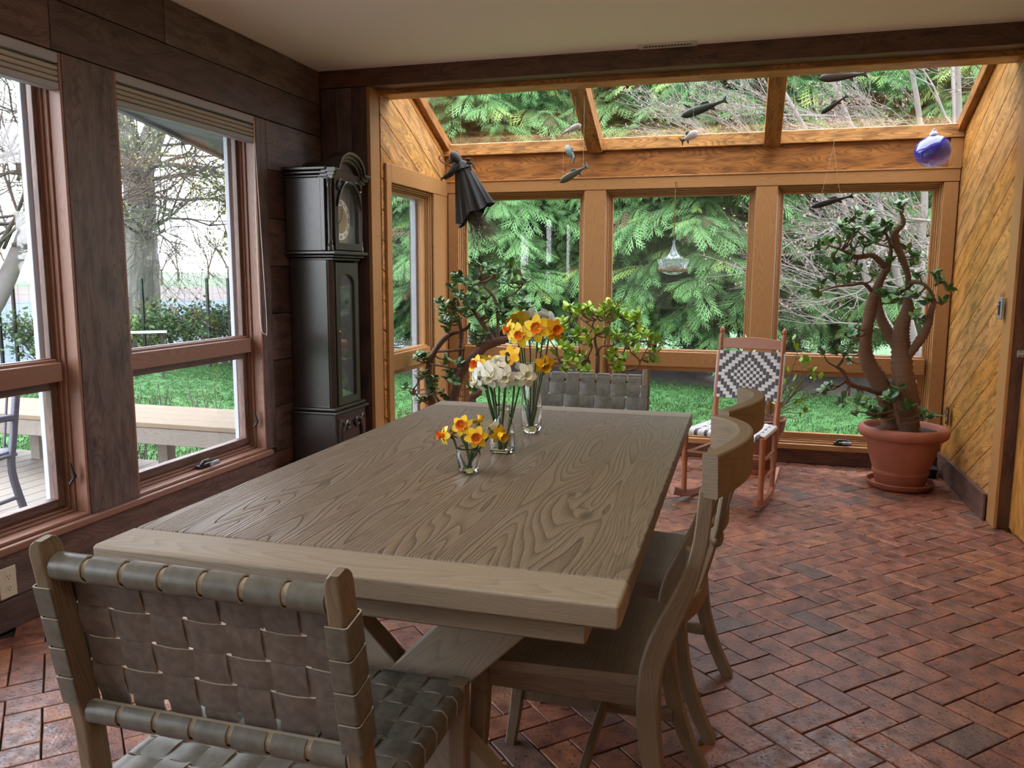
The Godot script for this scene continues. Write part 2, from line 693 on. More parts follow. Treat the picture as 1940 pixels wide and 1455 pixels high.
	for e in [["leather", Color(0.44, 0.43, 0.395), 0.36], ["suede", Color(0.45, 0.40, 0.37), 0.85]]:
		var m := mat(e[0], e[1], e[2])
		m.albedo_texture = ln
		m.uv1_triplanar = true
		m.uv1_scale = Vector3(3, 3, 3)
	mat("white_tape", Color(0.84, 0.83, 0.82), 0.6)
	mat("grey_tape", Color(0.30, 0.30, 0.32), 0.7)
	# pots and plants
	for e in [["terracotta", Color(0.66, 0.38, 0.28), 0.6], ["terracotta_old", Color(0.56, 0.33, 0.24), 0.8]]:
		var m := mat(e[0], e[1], e[2])
		m.albedo_texture = noise_tex(55, 0.02, 3, [[0.0, grey(0.82)], [1.0, grey(1.0)]], 256)
		m.uv1_triplanar = true
	var so := mat("soil", Color(0.17, 0.13, 0.10), 1.0)
	so.heightmap_enabled = true
	so.heightmap_texture = bs
	so.heightmap_scale = 0.6
	so.uv1_triplanar = true
	so.uv1_scale = Vector3(3, 3, 3)
	var jb := mat("jade_bark", Color(0.54, 0.42, 0.33), 0.75)
	jb.albedo_texture = noise_tex(77, 0.03, 3, [[0.0, Color(0.5, 0.45, 0.4)], [0.5, Color(0.9, 0.85, 0.8)], [1.0, Color(1, 1, 1)]], 256)
	jb.uv1_scale = Vector3(9.0, 3.0, 1.0)
	jb.heightmap_enabled = true
	jb.heightmap_texture = jb.albedo_texture
	jb.heightmap_scale = 0.4
	mat("twig", Color(0.40, 0.33, 0.27), 0.8)
	for e in [["jade_leaf_a", Color(0.30, 0.45, 0.23)], ["jade_leaf_b", Color(0.40, 0.54, 0.27)], ["jade_leaf_c", Color(0.25, 0.40, 0.25)], ["lime_leaf_a", Color(0.52, 0.68, 0.17)], ["lime_leaf_b", Color(0.66, 0.74, 0.20)], ["lime_leaf_c", Color(0.44, 0.60, 0.18)], ["shrub_leaf", Color(0.50, 0.66, 0.16)]]:
		var m := mat(e[0], e[1], 0.32)
		m.backlight_enabled = true
		m.backlight = Color(0.35, 0.45, 0.15) if e[0].begins_with("lime") or e[0] == "shrub_leaf" else Color(0.10, 0.13, 0.06)
	# flowers
	for e in [["petal_yellow", Color(0.94, 0.80, 0.14)], ["petal_deep", Color(0.93, 0.72, 0.10)], ["petal_white", Color(0.90, 0.90, 0.84)], ["trumpet_orange", Color(0.90, 0.45, 0.07)], ["trumpet_cream", Color(0.93, 0.92, 0.78)], ["trumpet_yellow", Color(0.92, 0.72, 0.10)], ["stem_green", Color(0.20, 0.32, 0.14)], ["spathe", Color(0.48, 0.36, 0.22)]]:
		var m := mat(e[0], e[1], 0.5)
		m.backlight_enabled = true
		m.backlight = Color(0.3, 0.3, 0.3)
	# outside
	mat("trunk_bark", Color(0.22, 0.19, 0.17), 0.95)
	M.trunk_bark.albedo_texture = noise_tex(91, 0.02, 3, [[0.0, grey(0.4)], [0.5, grey(0.85)], [1.0, grey(1.0)]], 256)
	M.trunk_bark.uv1_scale = Vector3(0.5, 3.0, 1.0)
	mat("pale_bark", Color(0.36, 0.34, 0.33), 0.9)
	mat("dead_twig", Color(0.25, 0.22, 0.20), 0.9)
	var fo := mat("foliage", Color.WHITE, 0.6)
	fo.vertex_color_use_as_albedo = true
	fo.backlight_enabled = true
	fo.backlight = Color(0.4, 0.4, 0.4)
	var la := mat("lawn", Color(0.26, 0.45, 0.215), 0.9)
	la.albedo_texture = noise_tex(101, 0.03, 4, [[0.0, Color(0.6, 0.7, 0.6)], [0.5, Color(0.9, 0.9, 0.85)], [1.0, Color(1, 1, 1)]])
	la.uv1_triplanar = true
	la.uv1_world_triplanar = true
	la.uv1_scale = Vector3(0.6, 0.6, 0.6)
	mat("leaf_litter", Color(0.26, 0.23, 0.20), 1.0)
	mat("reed_bank", Color(0.27, 0.235, 0.215), 1.0)
	mat("lake", Color(0.20, 0.26, 0.30), 0.5, 0.08)
	tinted("far_lawn", la, Color(0.26, 0.33, 0.22))
	mat("silver_bark", Color(0.45, 0.42, 0.40), 0.9)
	var cf: StandardMaterial3D = fo.duplicate()
	cf.backlight_enabled = false
	M.conifer_needles = cf
	mat("fence_black", Color(0.03, 0.03, 0.035), 0.5)
	mat("house_grey", Color(0.42, 0.43, 0.46), 0.7)
	mat("tube_grey", Color(0.30, 0.30, 0.35), 0.5)


func ring_of(b: MB, x0: float, x1: float, y0: float, y1: float, w: float, z0: float, z1: float, bv := 0.003) -> void:
	b.bx(Vector3(x0, y0, z0), Vector3(x0 + w, y1, z1), bv, 1)
	b.bx(Vector3(x1 - w, y0, z0), Vector3(x1, y1, z1), bv, 1)
	b.bx(Vector3(x0 + w, y0, z0), Vector3(x1 - w, y0 + w, z1), bv, 0)
	b.bx(Vector3(x0 + w, y1 - w, z0), Vector3(x1 - w, y1, z1), bv, 0)


# a window in its own axes: x along the wall, z towards the room, wall face at z = 0; fixed pane above, awning sash below the rail
func window_unit(called: String, label: String, xf: Transform3D, x0: float, x1: float, y0: float, y1: float, rb: float, rt: float, gz: float, wood: Material, inner: Material, steps := 2) -> Node3D:
	var o := setting(called, label)
	var b := woo()
	b.x = xf
	# jamb, then stops that step in towards the glass
	ring_of(b, x0, x1, y0, y1, 0.014, gz - 0.04, -0.002)
	part("jamb", b, wood, o)
	b = woo()
	b.x = xf
	for k in steps:
		var e := 0.014 + 0.011 * k
		ring_of(b, x0 + e, x1 - e, y0 + e, y1 - e, 0.0105, gz - 0.04, gz + 0.045 - 0.018 * k)
	part("stop", b, wood, o)
	var f := 0.014 + 0.011 * steps
	b = woo()
	b.x = xf
	b.bx(Vector3(x0 + f, rb, gz - 0.03), Vector3(x1 - f, rt, gz + 0.055), 0.004, 0)
	b.bx(Vector3(x0 + f, rt - 0.012, gz - 0.03), Vector3(x1 - f, rt + 0.012, gz + 0.03), 0.003, 0)
	part("rail", b, wood, o)
	b = woo()
	b.x = xf
	ring_of(b, x0 + f, x1 - f, rt, y1 - f, 0.016, gz - 0.012, gz + 0.016)
	part("glazing_bead", b, inner, o)
	b = MB.new()
	b.x = xf
	b.bx(Vector3(x0 + f + 0.004, rt + 0.004, gz - 0.003), Vector3(x1 - f - 0.004, y1 - f - 0.004, gz + 0.003), 0.0)
	part("pane", b, M.pane, o)
	b = woo()
	b.x = xf
	ring_of(b, x0 + f, x1 - f, y0 + f, rb, 0.034, gz - 0.02, gz + 0.022)
	part("sash", b, inner, o)
	b = MB.new()
	b.x = xf
	b.bx(Vector3(x0 + f + 0.03, y0 + f + 0.03, gz - 0.003), Vector3(x1 - f - 0.03, rb - 0.03, gz + 0.003), 0.0)
	part("pane", b, M.pane, o)
	return o


func crank(o: Node3D, xf: Transform3D, at: Vector3) -> void:
	var b := MB.new()
	b.x = xf
	b.box(Vector3(0.10, 0.022, 0.035), at + Vector3(0, 0.011, 0.0), 0.008)
	b.tube([at + Vector3(-0.03, 0.02, 0.01), at + Vector3(-0.02, 0.036, 0.018), at + Vector3(0.02, 0.040, 0.022), at + Vector3(0.05, 0.030, 0.022)], [0.011, 0.010, 0.008, 0.007], 10)
	var c := part("crank_base", b, M.dark_bronze, o)
	b = MB.new()
	b.x = xf
	b.tube([at + Vector3(0.005, 0.022, 0.045), at + Vector3(0.06, 0.022, 0.045)], [0.011, 0.012], 12)
	part("crank_handle", b, M.grey_plastic, o)


const WALL_X := -2.572
const PITCH := 1.302
const FILL_POWER := 0.06  # strength of the added indoor fill lights


func room() -> void:
	var b := MB.new()
	b.bx(Vector3(-2.75, 2.556, -4.67), Vector3(1.7, 2.72, 1.75), 0.0)
	var c := structure("ceiling", b, M.ceiling_paint, "smooth white painted ceiling above the dining table")
	# left wall: backing, then horizontal boards
	var wl := MB.new()
	wl.bx(Vector3(-2.74, -0.1, -4.9), Vector3(-2.60, 0.285, 1.62), 0.0)
	wl.bx(Vector3(-2.74, 2.16, -4.9), Vector3(-2.60, 2.72, 1.62), 0.0)
	var zs := [-4.9]
	for k in 4:
		zs.append(-3.955 + PITCH * k)
		zs.append(-2.927 + PITCH * k)
	zs.append(1.62)
	for k in 5:
		wl.bx(Vector3(-2.74, 0.285, zs[k * 2]), Vector3(-2.60, 2.16, zs[k * 2 + 1]), 0.0)
	var w := structure("wall_left", wl, M.dark_wall_deep, "dark stained board wall with the tall windows")
	var rows := [[0.0, 0.115], [0.118, 0.29], [2.163, 2.352], [2.355, 2.553]]
	for r in rows:
		var z := -4.66
		var i := 0
		while z < 1.5:
			var z2 := minf(z + [1.75, 2.3, 2.05, 1.4][(i + rows.find(r)) % 4], 1.6)
			var p := woo()
			p.bx(Vector3(-2.60, r[0], z + 0.001), Vector3(WALL_X, r[1], z2 - 0.001), 0.003, 2)
			part("plank", p, [M.dark_wall, M.dark_wall_warm, M.dark_wall_deep][(i * 2 + rows.find(r)) % 3], w)
			z = z2
			i += 1
	for k in 5:
		var p := woo()
		p.bx(Vector3(-2.60, 0.322, zs[k * 2] + (0.0 if k else 0.24)), Vector3(WALL_X, 2.16, zs[k * 2 + 1]), 0.003, 1)
		if k == 0:
			# upright boards in the corner behind the clock
			p = woo()
			p.bx(Vector3(-2.60, 0.322, -4.05), Vector3(WALL_X, 2.16, zs[1]), 0.003, 1)
			for q in 7:
				var pp := woo()
				pp.bx(Vector3(-2.60, 0.293 + 0.267 * q, -4.66), Vector3(WALL_X, 0.557 + 0.267 * q, -4.052), 0.003, 2)
				part("plank", pp, [M.dark_wall, M.dark_wall_deep][q % 2], w)
		part("plank", p, M.dark_wall, w)
	# sill that runs under all the windows, and its apron
	var s := woo()
	s.bx(Vector3(-2.70, 0.290, -3.99), Vector3(-2.552, 0.322, 1.6), 0.006, 2)
	structure("trim_1", s, M.red_trim, "red-brown window stool along the left wall")
	# wall between clock corner and the sunroom
	s = woo()
	s.bx(Vector3(-2.74, -0.05, -4.80), Vector3(-2.262, 2.72, -4.685), 0.0)
	var rw := structure("wall_corner", s, M.dark_wall_deep, "short dark return wall beside the clock")
	for k in 3:
		s = woo()
		s.bx(Vector3(-2.572 + 0.104 * k + 0.001, 0.0, -4.69), Vector3(-2.572 + 0.104 * (k + 1), 2.449, -4.67), 0.003, 1)
		part("plank", s, [M.dark_wall_deep, M.dark_wall, M.dark_wall_deep][k], rw)
	s = woo()
	s.bx(Vector3(-2.262, 0.0, -4.80), Vector3(-2.238, 2.45, -4.668), 0.003, 1)
	part("edge_board", s, M.trim, rw)
	# header beam across the opening
	s = woo()
	s.bx(Vector3(-2.60, 2.451, -4.79), Vector3(1.5, 2.72, -4.668), 0.006, 0)
	structure("trim_2", s, M.beam_dark, "dark header beam where the ceiling meets the sunroom")
	s = woo()
	s.bx(Vector3(-2.26, 2.424, -4.95), Vector3(1.36, 3.0, -4.79), 0.006, 0)
	structure("trim_3", s, M.cedar_brown, "lower inner board behind the header beam")
	# right post and the room wall with its door
	s = woo()
	s.bx(Vector3(1.322, 0.0, -4.79), Vector3(1.42, 2.452, -4.668), 0.005, 1)
	structure("trim_4", s, M.beam_dark, "dark post at the right side of the opening")
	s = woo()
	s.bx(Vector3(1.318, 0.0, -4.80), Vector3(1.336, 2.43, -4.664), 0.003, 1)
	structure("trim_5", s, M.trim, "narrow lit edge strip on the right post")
	s = woo()
	s.bx(Vector3(1.405, -0.05, -4.9), Vector3(1.56, 2.72, 1.75), 0.0)
	structure("wall_right", s, M.cedar_gold, "golden wood wall on the right of the dining room")
	var d := setting("door_1", "golden flush wooden door with a lever handle")
	s = woo()
	s.bx(Vector3(1.39, 0.01, -4.66), Vector3(1.404, 2.05, -3.8), 0.003, 1)
	part("leaf", s, M.cedar_gold, d)
	s = MB.new()
	s.x = Transform3D(Basis(Vector3.FORWARD, PI / 2), Vector3(1.39, 0.935, -4.59))
	s.lathe([Vector2(0.0, -0.05), Vector2(0.018, -0.05), Vector2(0.022, -0.03), Vector2(0.012, -0.02), Vector2(0.012, 0.0)], 14)
	part("knob", s, M.chrome, d)
	# closed wall behind the viewer
	s = woo()
	s.bx(Vector3(-2.75, -0.05, 1.6), Vector3(1.56, 2.72, 1.75), 0.0)
	structure("wall_behind", s, M.ceiling_paint, "pale wall behind the viewer")
	added_fill_light("added unseen fill light panel above the dining table", Vector3(-0.6, 2.556, -1.75), 1.4, 0.7, FILL_POWER)  # both panels are added out of view to brighten the interior
	added_fill_light("added unseen fill light panel above the viewer", Vector3(-0.4, 2.556, 0.35), 1.4, 0.7, FILL_POWER)


func added_fill_light(label: String, at: Vector3, w: float, d: float, power: float) -> void:  # invented fill source hung from the ceiling; the room has no known lamp here
	var t := thing("added_fill_panel", label, "ceiling light", at, 0.0, "added fill lights out of view")
	var b := MB.new()
	b.bx(Vector3(-w / 2, -0.045, -d / 2), Vector3(w / 2, 0.0, d / 2), 0.006)
	part("housing", b, M.white_metal, t)
	b = MB.new()
	b.bx(Vector3(-w / 2 + 0.03, -0.052, -d / 2 + 0.03), Vector3(w / 2 - 0.03, -0.045, d / 2 - 0.03), 0.002)
	var glow := mat("fill_diffuser", Color(0.9, 0.9, 0.88), 0.6)
	glow.emission_enabled = true
	glow.emission = Color(1.0, 0.95, 0.88)
	glow.emission_energy_multiplier = 0.2
	part("fill_light_diffuser", b, glow, t)
	var l := AreaLight3D.new()
	l.name = "fill_glow"
	l.area_size = Vector2(w - 0.06, d - 0.06)
	l.light_energy = power
	l.light_color = Color(1.0, 0.955, 0.89)
	l.shadow_enabled = true
	l.area_range = 12.0
	l.area_attenuation = 2.0
	t.add_child(l)
	l.position = Vector3(0, -0.06, 0)
	l.rotation.x = -PI / 2


func left_windows() -> void:
	for k in 4:
		var z1 := -3.955 + PITCH * k
		var z2 := -2.927 + PITCH * k
		var xf := Transform3D(Basis(Vector3(0, 0, -1), Vector3.UP, Vector3(1, 0, 0)), Vector3(WALL_X, 0, 0))
		var o := window_unit("window_%d" % (k + 1), ["tall window nearest the clock, fixed pane over awning sash", "next tall window towards the viewer on the left wall", "third tall window on the left wall", "fourth tall window on the left wall"][k], xf, -z2, -z1, 0.322, 2.16, 0.885, 0.962, -0.105, M.red_trim, M.dark_wall_warm, 3)
		crank(o, xf, Vector3(-(z1 + z2) / 2 + 0.0, 0.335, -0.045))
		var b := MB.new()
		b.x = xf
		# grey outer frame that shows beyond the glass edge
		ring_of(b, -z2 + 0.04, -z1 - 0.04, 0.36, 2.13, 0.03, -0.16, -0.135)
		part("outer_frame", b, M.grey_vinyl, o)
		b = MB.new()
		b.x = xf
		b.tube([Vector3(-z1 - 0.052, 0.46, -0.05), Vector3(-z1 - 0.040, 0.49, -0.035), Vector3(-z1 - 0.05, 0.55, -0.045)], [0.006, 0.009, 0.004], 8)
		part("latch", b, M.dark_bronze, o)
		if k < 2:
			shade(k, z1, z2)


func shade(k: int, z1: float, z2: float) -> void:
	var t := thing("window_shade", ["honeycomb window shade drawn up over the window nearest the clock", "grey honeycomb window shade drawn up over the window at the left edge"][k], "window shade", Vector3(WALL_X - 0.03, 2.02, (z1 + z2) / 2), 0.0, "honeycomb shades on the left windows")
	var h := (z2 - z1) / 2 - 0.012
	var m := mat("shade_cloth_%d" % k, Color(0.66, 0.64, 0.60), 0.8)
	m.backlight_enabled = true
	m.backlight = Color(0.12, 0.115, 0.10)
	var b := MB.new()
	b.bx(Vector3(-0.03, 0.098, -h), Vector3(0.028, 0.140, h), 0.005)
	part("headrail", b, M.grey_vinyl, t)
	for q in 3:
		b = MB.new()
		b.sweep([Vector3(0, 0.082 - 0.021 * q, -h), Vector3(0, 0.082 - 0.021 * q, h)], MB.rrect(0.044, 0.020, 0.008), Vector3.UP)
		part("cell", b, m, t)
	b = MB.new()
	b.bx(Vector3(-0.026, 0.0, -h), Vector3(0.026, 0.028, h), 0.006)
	part("bottom_rail", b, M.grey_vinyl, t)
	if k == 0:
		b = MB.new()
		var p := smooth_path([Vector3(0.034, 0.11, -h + 0.012), Vector3(0.037, -0.4, -h + 0.03), Vector3(0.04, -0.95, -h + 0.03), Vector3(0.046, -1.035, -h - 0.005), Vector3(0.046, -0.98, -h - 0.022), Vector3(0.046, -0.5, -h - 0.0), Vector3(0.036, 0.0, -h + 0.012)], 5)
		b.tube(p, 0.0022, 6)
		part("pull_cord", b, M.white_metal, t)


func clip_boards(parent: Node3D, region: PackedVector2Array, slope: float, width: float, off: float, xf: Transform3D, mats: Array) -> void:
	# boards that run up at the slope, cut to the region; each is a solid board of its own
	var d := Vector2(1.0, slope).normalized()
	var nn := Vector2(-d.y, d.x)
	for i in range(-6, 44):
		var c := nn * (width * i + off)
		var g := 0.0022
		var strip := PackedVector2Array([c - d * 12 + nn * g, c + d * 12 + nn * g, c + d * 12 + nn * (width - g), c - d * 12 + nn * (width - g)])
		for poly in Geometry2D.intersect_polygons(region, strip):
			var area := 0.0
			for q in poly.size():
				area += poly[q].cross(poly[(q + 1) % poly.size()])
			if absf(area) < 0.004 or poly.size() < 3:
				continue
			var b := woo()
			b.x = xf
			b.plate(poly, 0.02, 0.0045)
			# grain along the board
			for q in b.t.size():
				b.t[q] = Vector2(b.t[q].dot(d), b.t[q].dot(nn)) + Vector2(i * 0.73, i * 0.19)
			part("plank", b, mats[posmod(i * 7 + 3, mats.size())], parent)


func sunroom() -> void:
	var ZB := -5.955
	var XL := -2.23
	var XR := 1.322
	var sl := 0.45
	var gl := 2.30
	# side walls: solid, with diagonal boards on the room side
	var out_poly := func(z0: float, y0: float) -> PackedVector2Array:
		return PackedVector2Array([Vector2(-6.12, -0.2), Vector2(-4.79, -0.2), Vector2(-4.79, gl + sl * (-4.79 - ZB) - 0.01), Vector2(-6.12, gl + sl * (-6.12 - ZB) - 0.01)])
	var bas := Basis(Vector3(0, 0, 1), Vector3.UP, Vector3(-1, 0, 0))
	var b := woo()
	b.x = Transform3D(bas, Vector3(XR + 0.10, 0, 0))
	b.plate(out_poly.call(0.0, 0.0), 0.16)
	var wr := structure("wall_sunroom_right", b, M.beam_dark, "sunlit wall of diagonal golden boards at the right")
	var reg := PackedVector2Array([Vector2(ZB + 0.0, 0.0), Vector2(-4.80, 0.0), Vector2(-4.80, 2.246 + sl * (-4.80 + 5.97)), Vector2(ZB, 2.25)])
	clip_boards(wr, reg, 0.565, 0.176, 0.09, Transform3D(bas, Vector3(XR + 0.010, 0, 0)), [M.cedar_gold, M.cedar, M.cedar_gold, M.cedar_pale, M.cedar])
	# left side wall has a window
	b = woo()
	b.x = Transform3D(bas, Vector3(XL - 0.10, 0, 0))
	var hole := PackedVector2Array([Vector2(-5.66, 0.13), Vector2(-4.905, 0.13), Vector2(-4.905, 1.905), Vector2(-5.66, 1.905)])
	var full: PackedVector2Array = out_poly.call(0.0, 0.0)
	for cut in [[-6.12, -5.66, -0.2, 9.0], [-4.905, -4.79, -0.2, 9.0], [-5.66, -4.905, -0.2, 0.13], [-5.66, -4.905, 1.905, 9.0]]:
		for poly in Geometry2D.intersect_polygons(full, PackedVector2Array([Vector2(cut[0], cut[2]), Vector2(cut[1], cut[2]), Vector2(cut[1], cut[3]), Vector2(cut[0], cut[3])])):
			b.plate(poly, 0.16)
	var wl := structure("wall_sunroom_left", b, M.beam_dark, "left sunroom wall of diagonal boards above a window")
	reg = PackedVector2Array([Vector2(ZB, 1.93), Vector2(-4.905, 1.93), Vector2(-4.905, 0.0), Vector2(-4.80, 0.0), Vector2(-4.80, 2.25 + sl * 1.155), Vector2(ZB, 2.25)])
	clip_boards(wl, reg, 0.45, 0.176, 0.03, Transform3D(bas, Vector3(XL - 0.010, 0, 0)), [M.cedar_pale, M.cedar, M.cedar_gold, M.cedar])
	# its casing and window
	b = woo()
	b.bx(Vector3(XL - 0.001, 0.0, -4.911), Vector3(XL + 0.02, 2.02, -4.835), 0.004, 1)
	b.bx(Vector3(XL - 0.001, 1.905, -5.94), Vector3(XL + 0.02, 2.024, -4.911), 0.004, 2)
	b.bx(Vector3(XL - 0.001, 0.0, -5.94), Vector3(XL + 0.018, 1.905, -5.66), 0.004, 1)
	b.bx(Vector3(XL - 0.001, 0.0, -5.66), Vector3(XL + 0.018, 0.13, -4.911), 0.004, 2)
	structure("trim_6", b, M.trim, "wood casing round the side window of the sunroom")
	var lf := Transform3D(Basis(Vector3(0, 0, -1), Vector3.UP, Vector3(1, 0, 0)), Vector3(XL, 0, 0))
	var ws := window_unit("window_5", "side window of the sunroom beside the clock corner", lf, 4.911, 5.66, 0.13, 1.905, 0.672, 0.785, -0.06, M.trim, M.trim, 2)
	b = MB.new()
	b.x = lf
	ring_of(b, 4.93, 5.64, 0.15, 1.89, 0.03, -0.15, -0.11)
	part("outer_frame", b, M.grey_vinyl, ws)
	# back wall: solid bits between and round the windows
	b = woo()
	b.bx(Vector3(XL - 0.02, -0.2, -6.12), Vector3(XR + 0.02, 0.10, ZB - 0.005), 0.0)
	b.bx(Vector3(XL - 0.02, 1.93, -6.12), Vector3(XR + 0.02, 2.26, ZB - 0.005), 0.0)
	var ops := [[-2.128, -1.139], [-0.995, 0.063], [0.191, 1.232]]
	var edges := [XL - 0.02, -2.128, -1.139, -0.995, 0.063, 0.191, 1.232, XR + 0.02]
	for k in 4:
		b.bx(Vector3(edges[k * 2], 0.10, -6.12), Vector3(edges[k * 2 + 1], 1.93, ZB - 0.005), 0.0)
	structure("wall_back", b, M.cedar_brown, "window wall at the far end of the sunroom")
	b = woo()
	b.bx(Vector3(XL, 0.0, ZB - 0.005), Vector3(XR, 0.103, ZB + 0.012), 0.004, 0)
	structure("baseboard_back", b, M.beam_dark, "dark baseboard under the sunroom windows")
	b = woo()
	b.bx(Vector3(1.300, 0.0, -5.90), Vector3(1.314, 0.135, -4.80), 0.003, 2)
	b.bx(Vector3(1.298, 0.135, -5.90), Vector3(1.32, 0.15, -4.80), 0.002, 2)
	structure("baseboard_right", b, M.dark_wall_warm, "dusty brown baseboard below the diagonal boards")
	b = woo()
	b.bx(Vector3(XL, 2.02, ZB - 0.005), Vector3(XR, 2.205, ZB + 0.006), 0.004, 0)
	structure("trim_7", b, M.cedar_red, "knotty header board above the sunroom windows")
	b = woo()
	b.bx(Vector3(1.245, 2.02, ZB - 0.005), Vector3(XR, 2.205, ZB + 0.024), 0.003, 1)
	structure("trim_8", b, M.trim, "short block at the right end of the header board")
	b = woo()
	b.bx(Vector3(XL, 2.205, -6.12), Vector3(XR, 2.292, ZB + 0.035), 0.005, 0)
	structure("trim_9", b, M.cedar, "bright ledge along the foot of the skylight")
	b = woo()
	b.bx(Vector3(-2.228, 1.930, ZB - 0.004), Vector3(XR - 0.004, 2.016, ZB + 0.020), 0.004, 0)
	b.bx(Vector3(-2.228, 2.012, ZB - 0.004), Vector3(XR - 0.004, 2.022, ZB + 0.026), 0.002, 0)
	structure("trim_10", b, M.trim, "head casing over the three sunroom windows")
	for k in 4:
		b = woo()
		b.bx(Vector3([-2.208, -1.147, -0.003 + 0.058, 1.226][k], 0.10, ZB - 0.004), Vector3([-2.122, -0.987, 0.199, 1.314][k], 1.929, ZB + 0.018), 0.004, 1)
		structure("trim_%d" % (11 + k), b, M.trim, ["upright casing in the left corner of the sunroom", "post casing between the left and middle sunroom windows", "post casing between the middle and right sunroom windows", "upright casing in the right corner of the sunroom"][k])
	b = woo()
	b.bx(Vector3(XL, 0.103, ZB - 0.02), Vector3(XR, 0.142, ZB + 0.03), 0.004, 0)
	structure("trim_15", b, M.trim, "low window stool along the sunroom floor")
	var idt := Transform3D(Basis.IDENTITY, Vector3(0, 0, ZB))
	for k in 3:
		var o := window_unit("window_%d" % (6 + k), ["left window of the sunroom back wall", "middle window of the sunroom back wall", "right window of the sunroom back wall"][k], idt, ops[k][0], ops[k][1], 0.142, 1.93, 0.655, 0.765, -0.065, M.trim, M.trim, 2)
		crank(o, idt, Vector3([-1.63, -0.45, 0.70][k], 0.145, -0.005))
	# skylight
	var y_at := func(z: float) -> float:
		return gl + sl * (z - ZB)
	var dirr := Vector3(0, sl, 1).normalized()
	var upn := Vector3(0, 1, -sl).normalized()
	var a := Vector3(0, gl, ZB)
	for k in 2:
		b = woo()
		var x: float = [-1.067, 0.145][k]
		var p0 := Vector3(x, gl - 0.062, ZB + 0.03)
		b.bar(p0, p0 + dirr * 1.32, 0.108, 0.115, Vector3.UP, 0.005)
		structure("trim_%d" % (16 + k), b, M.cedar_red, ["left roof rafter crossing the skylight", "right roof rafter crossing the skylight"][k])
	for k in 2:
		b = woo()
		var x: float = [XL + 0.022, XR - 0.022][k]
		var p0 := Vector3(x, gl - 0.03, ZB)
		b.bar(p0, p0 + dirr * 1.32, 0.044, 0.075, Vector3.UP, 0.004)
		structure("trim_%d" % (18 + k), b, M.cedar_red, ["sloping trim where skylight meets the left boards", "sloping trim where skylight meets the right boards"][k])
	for k in 3:
		var o := setting("window_%d" % (10 + k), ["left skylight pane over the sunroom", "middle skylight pane over the sunroom", "right skylight pane over the sunroom"][k])
		b = MB.new()
		var x0: float = [XL - 0.1, -1.06, 0.152][k]
		var x1: float = [-1.074, 0.138, XR + 0.1][k]
		var p0 := Vector3((x0 + x1) / 2, gl + 0.008, ZB) - dirr * 0.2
		b.bar(p0, p0 + dirr * 1.6, x1 - x0, 0.006, Vector3.UP, 0.0)
		part("pane", b, M.pane, o)


func brick_floor() -> void:
	var b := MB.new()
	b.bx(Vector3(-2.75, -0.16, -6.12), Vector3(1.6, -0.014, 1.75), 0.0)
	var fl := structure("floor", b, M.mortar, "red brick floor laid in a diagonal herringbone")
	var meshes := []
	for k in 6:
		var q := MB.new()
		q.x = Transform3D(Basis(Vector3(1, 0, 0), Vector3(0, 0, -1), Vector3(0, 1, 0)), Vector3.ZERO)
		var pl := PackedVector2Array()
		for c in [Vector2(-1, -1), Vector2(0, -1), Vector2(1, -1), Vector2(1, 1), Vector2(0.1, 1), Vector2(-1, 1)]:
			pl.append(Vector2(c.x * 0.0997 + R(-0.0012, 0.0012), c.y * 0.0489 + R(-0.0012, 0.0012)))
		q.plate(pl, 0.03, 0.0035)
		meshes.append(q.mesh())
	var U := 0.1016
	var c0 := Vector2(0.359, -2.911)
	var pd := Vector2(0.7071, -0.7071)
	var qd := Vector2(-0.7071, -0.7071)
	var all := []
	for i in range(-60, 60):
		for j in range(-60, 60):
			var t := posmod(i + j, 4)
			if t != 0 and t != 2:
				continue
			var c := Vector2(i + 1.0, j + 0.5) if t == 0 else Vector2(i + 0.5, j + 1.0)
			var w := c0 + (pd * c.x + qd * c.y) * U
			if w.x < -2.62 or w.x > 1.45 or w.y < -5.99 or w.y > 0.4:
				continue
			var hid := w.x > -1.15 and w.x < -0.3 and w.y > -3.4 or w.x < -0.5 and w.y < -2.45 or w.y > -0.95
			all.append([w.length() + (100.0 if hid else 0.0), w, t])
	all.sort_custom(func(p, q): return p[0] < q[0])
	var where := []
	var tints := []
	var r2 := RandomNumberGenerator.new()
	r2.seed = 19
	for k in all.size():
		var w: Vector2 = all[k][1]
		var turn: float = PI / 4 + (PI / 2 if all[k][2] == 2 else 0.0) + r2.randf_range(-0.006, 0.006) + (PI if r2.randf() < 0.5 else 0.0)
		var f := Transform3D(Basis(Vector3.UP, turn).rotated(Vector3(1, 0, 0), r2.randf_range(-0.006, 0.006)), Vector3(w.x, -0.015 + r2.randf_range(-0.0016, 0.0012), w.y))
		var pick := r2.randf()
		var tone := 0 if pick < 0.26 else 1 if pick < 0.46 else 2 if pick < 0.68 else 3 if pick < 0.85 else 4 if pick < 0.92 else 5
		if k < 300:
			var o := part_mesh("brick", meshes[r2.randi() % 6], M["brick_%d" % tone], fl)
			o.transform = f
		else:
			where.append(f)
			tints.append(M["brick_%d" % tone].albedo_color.srgb_to_linear())
	many("bricks", meshes[0], M.brick_many, where, tints, fl)

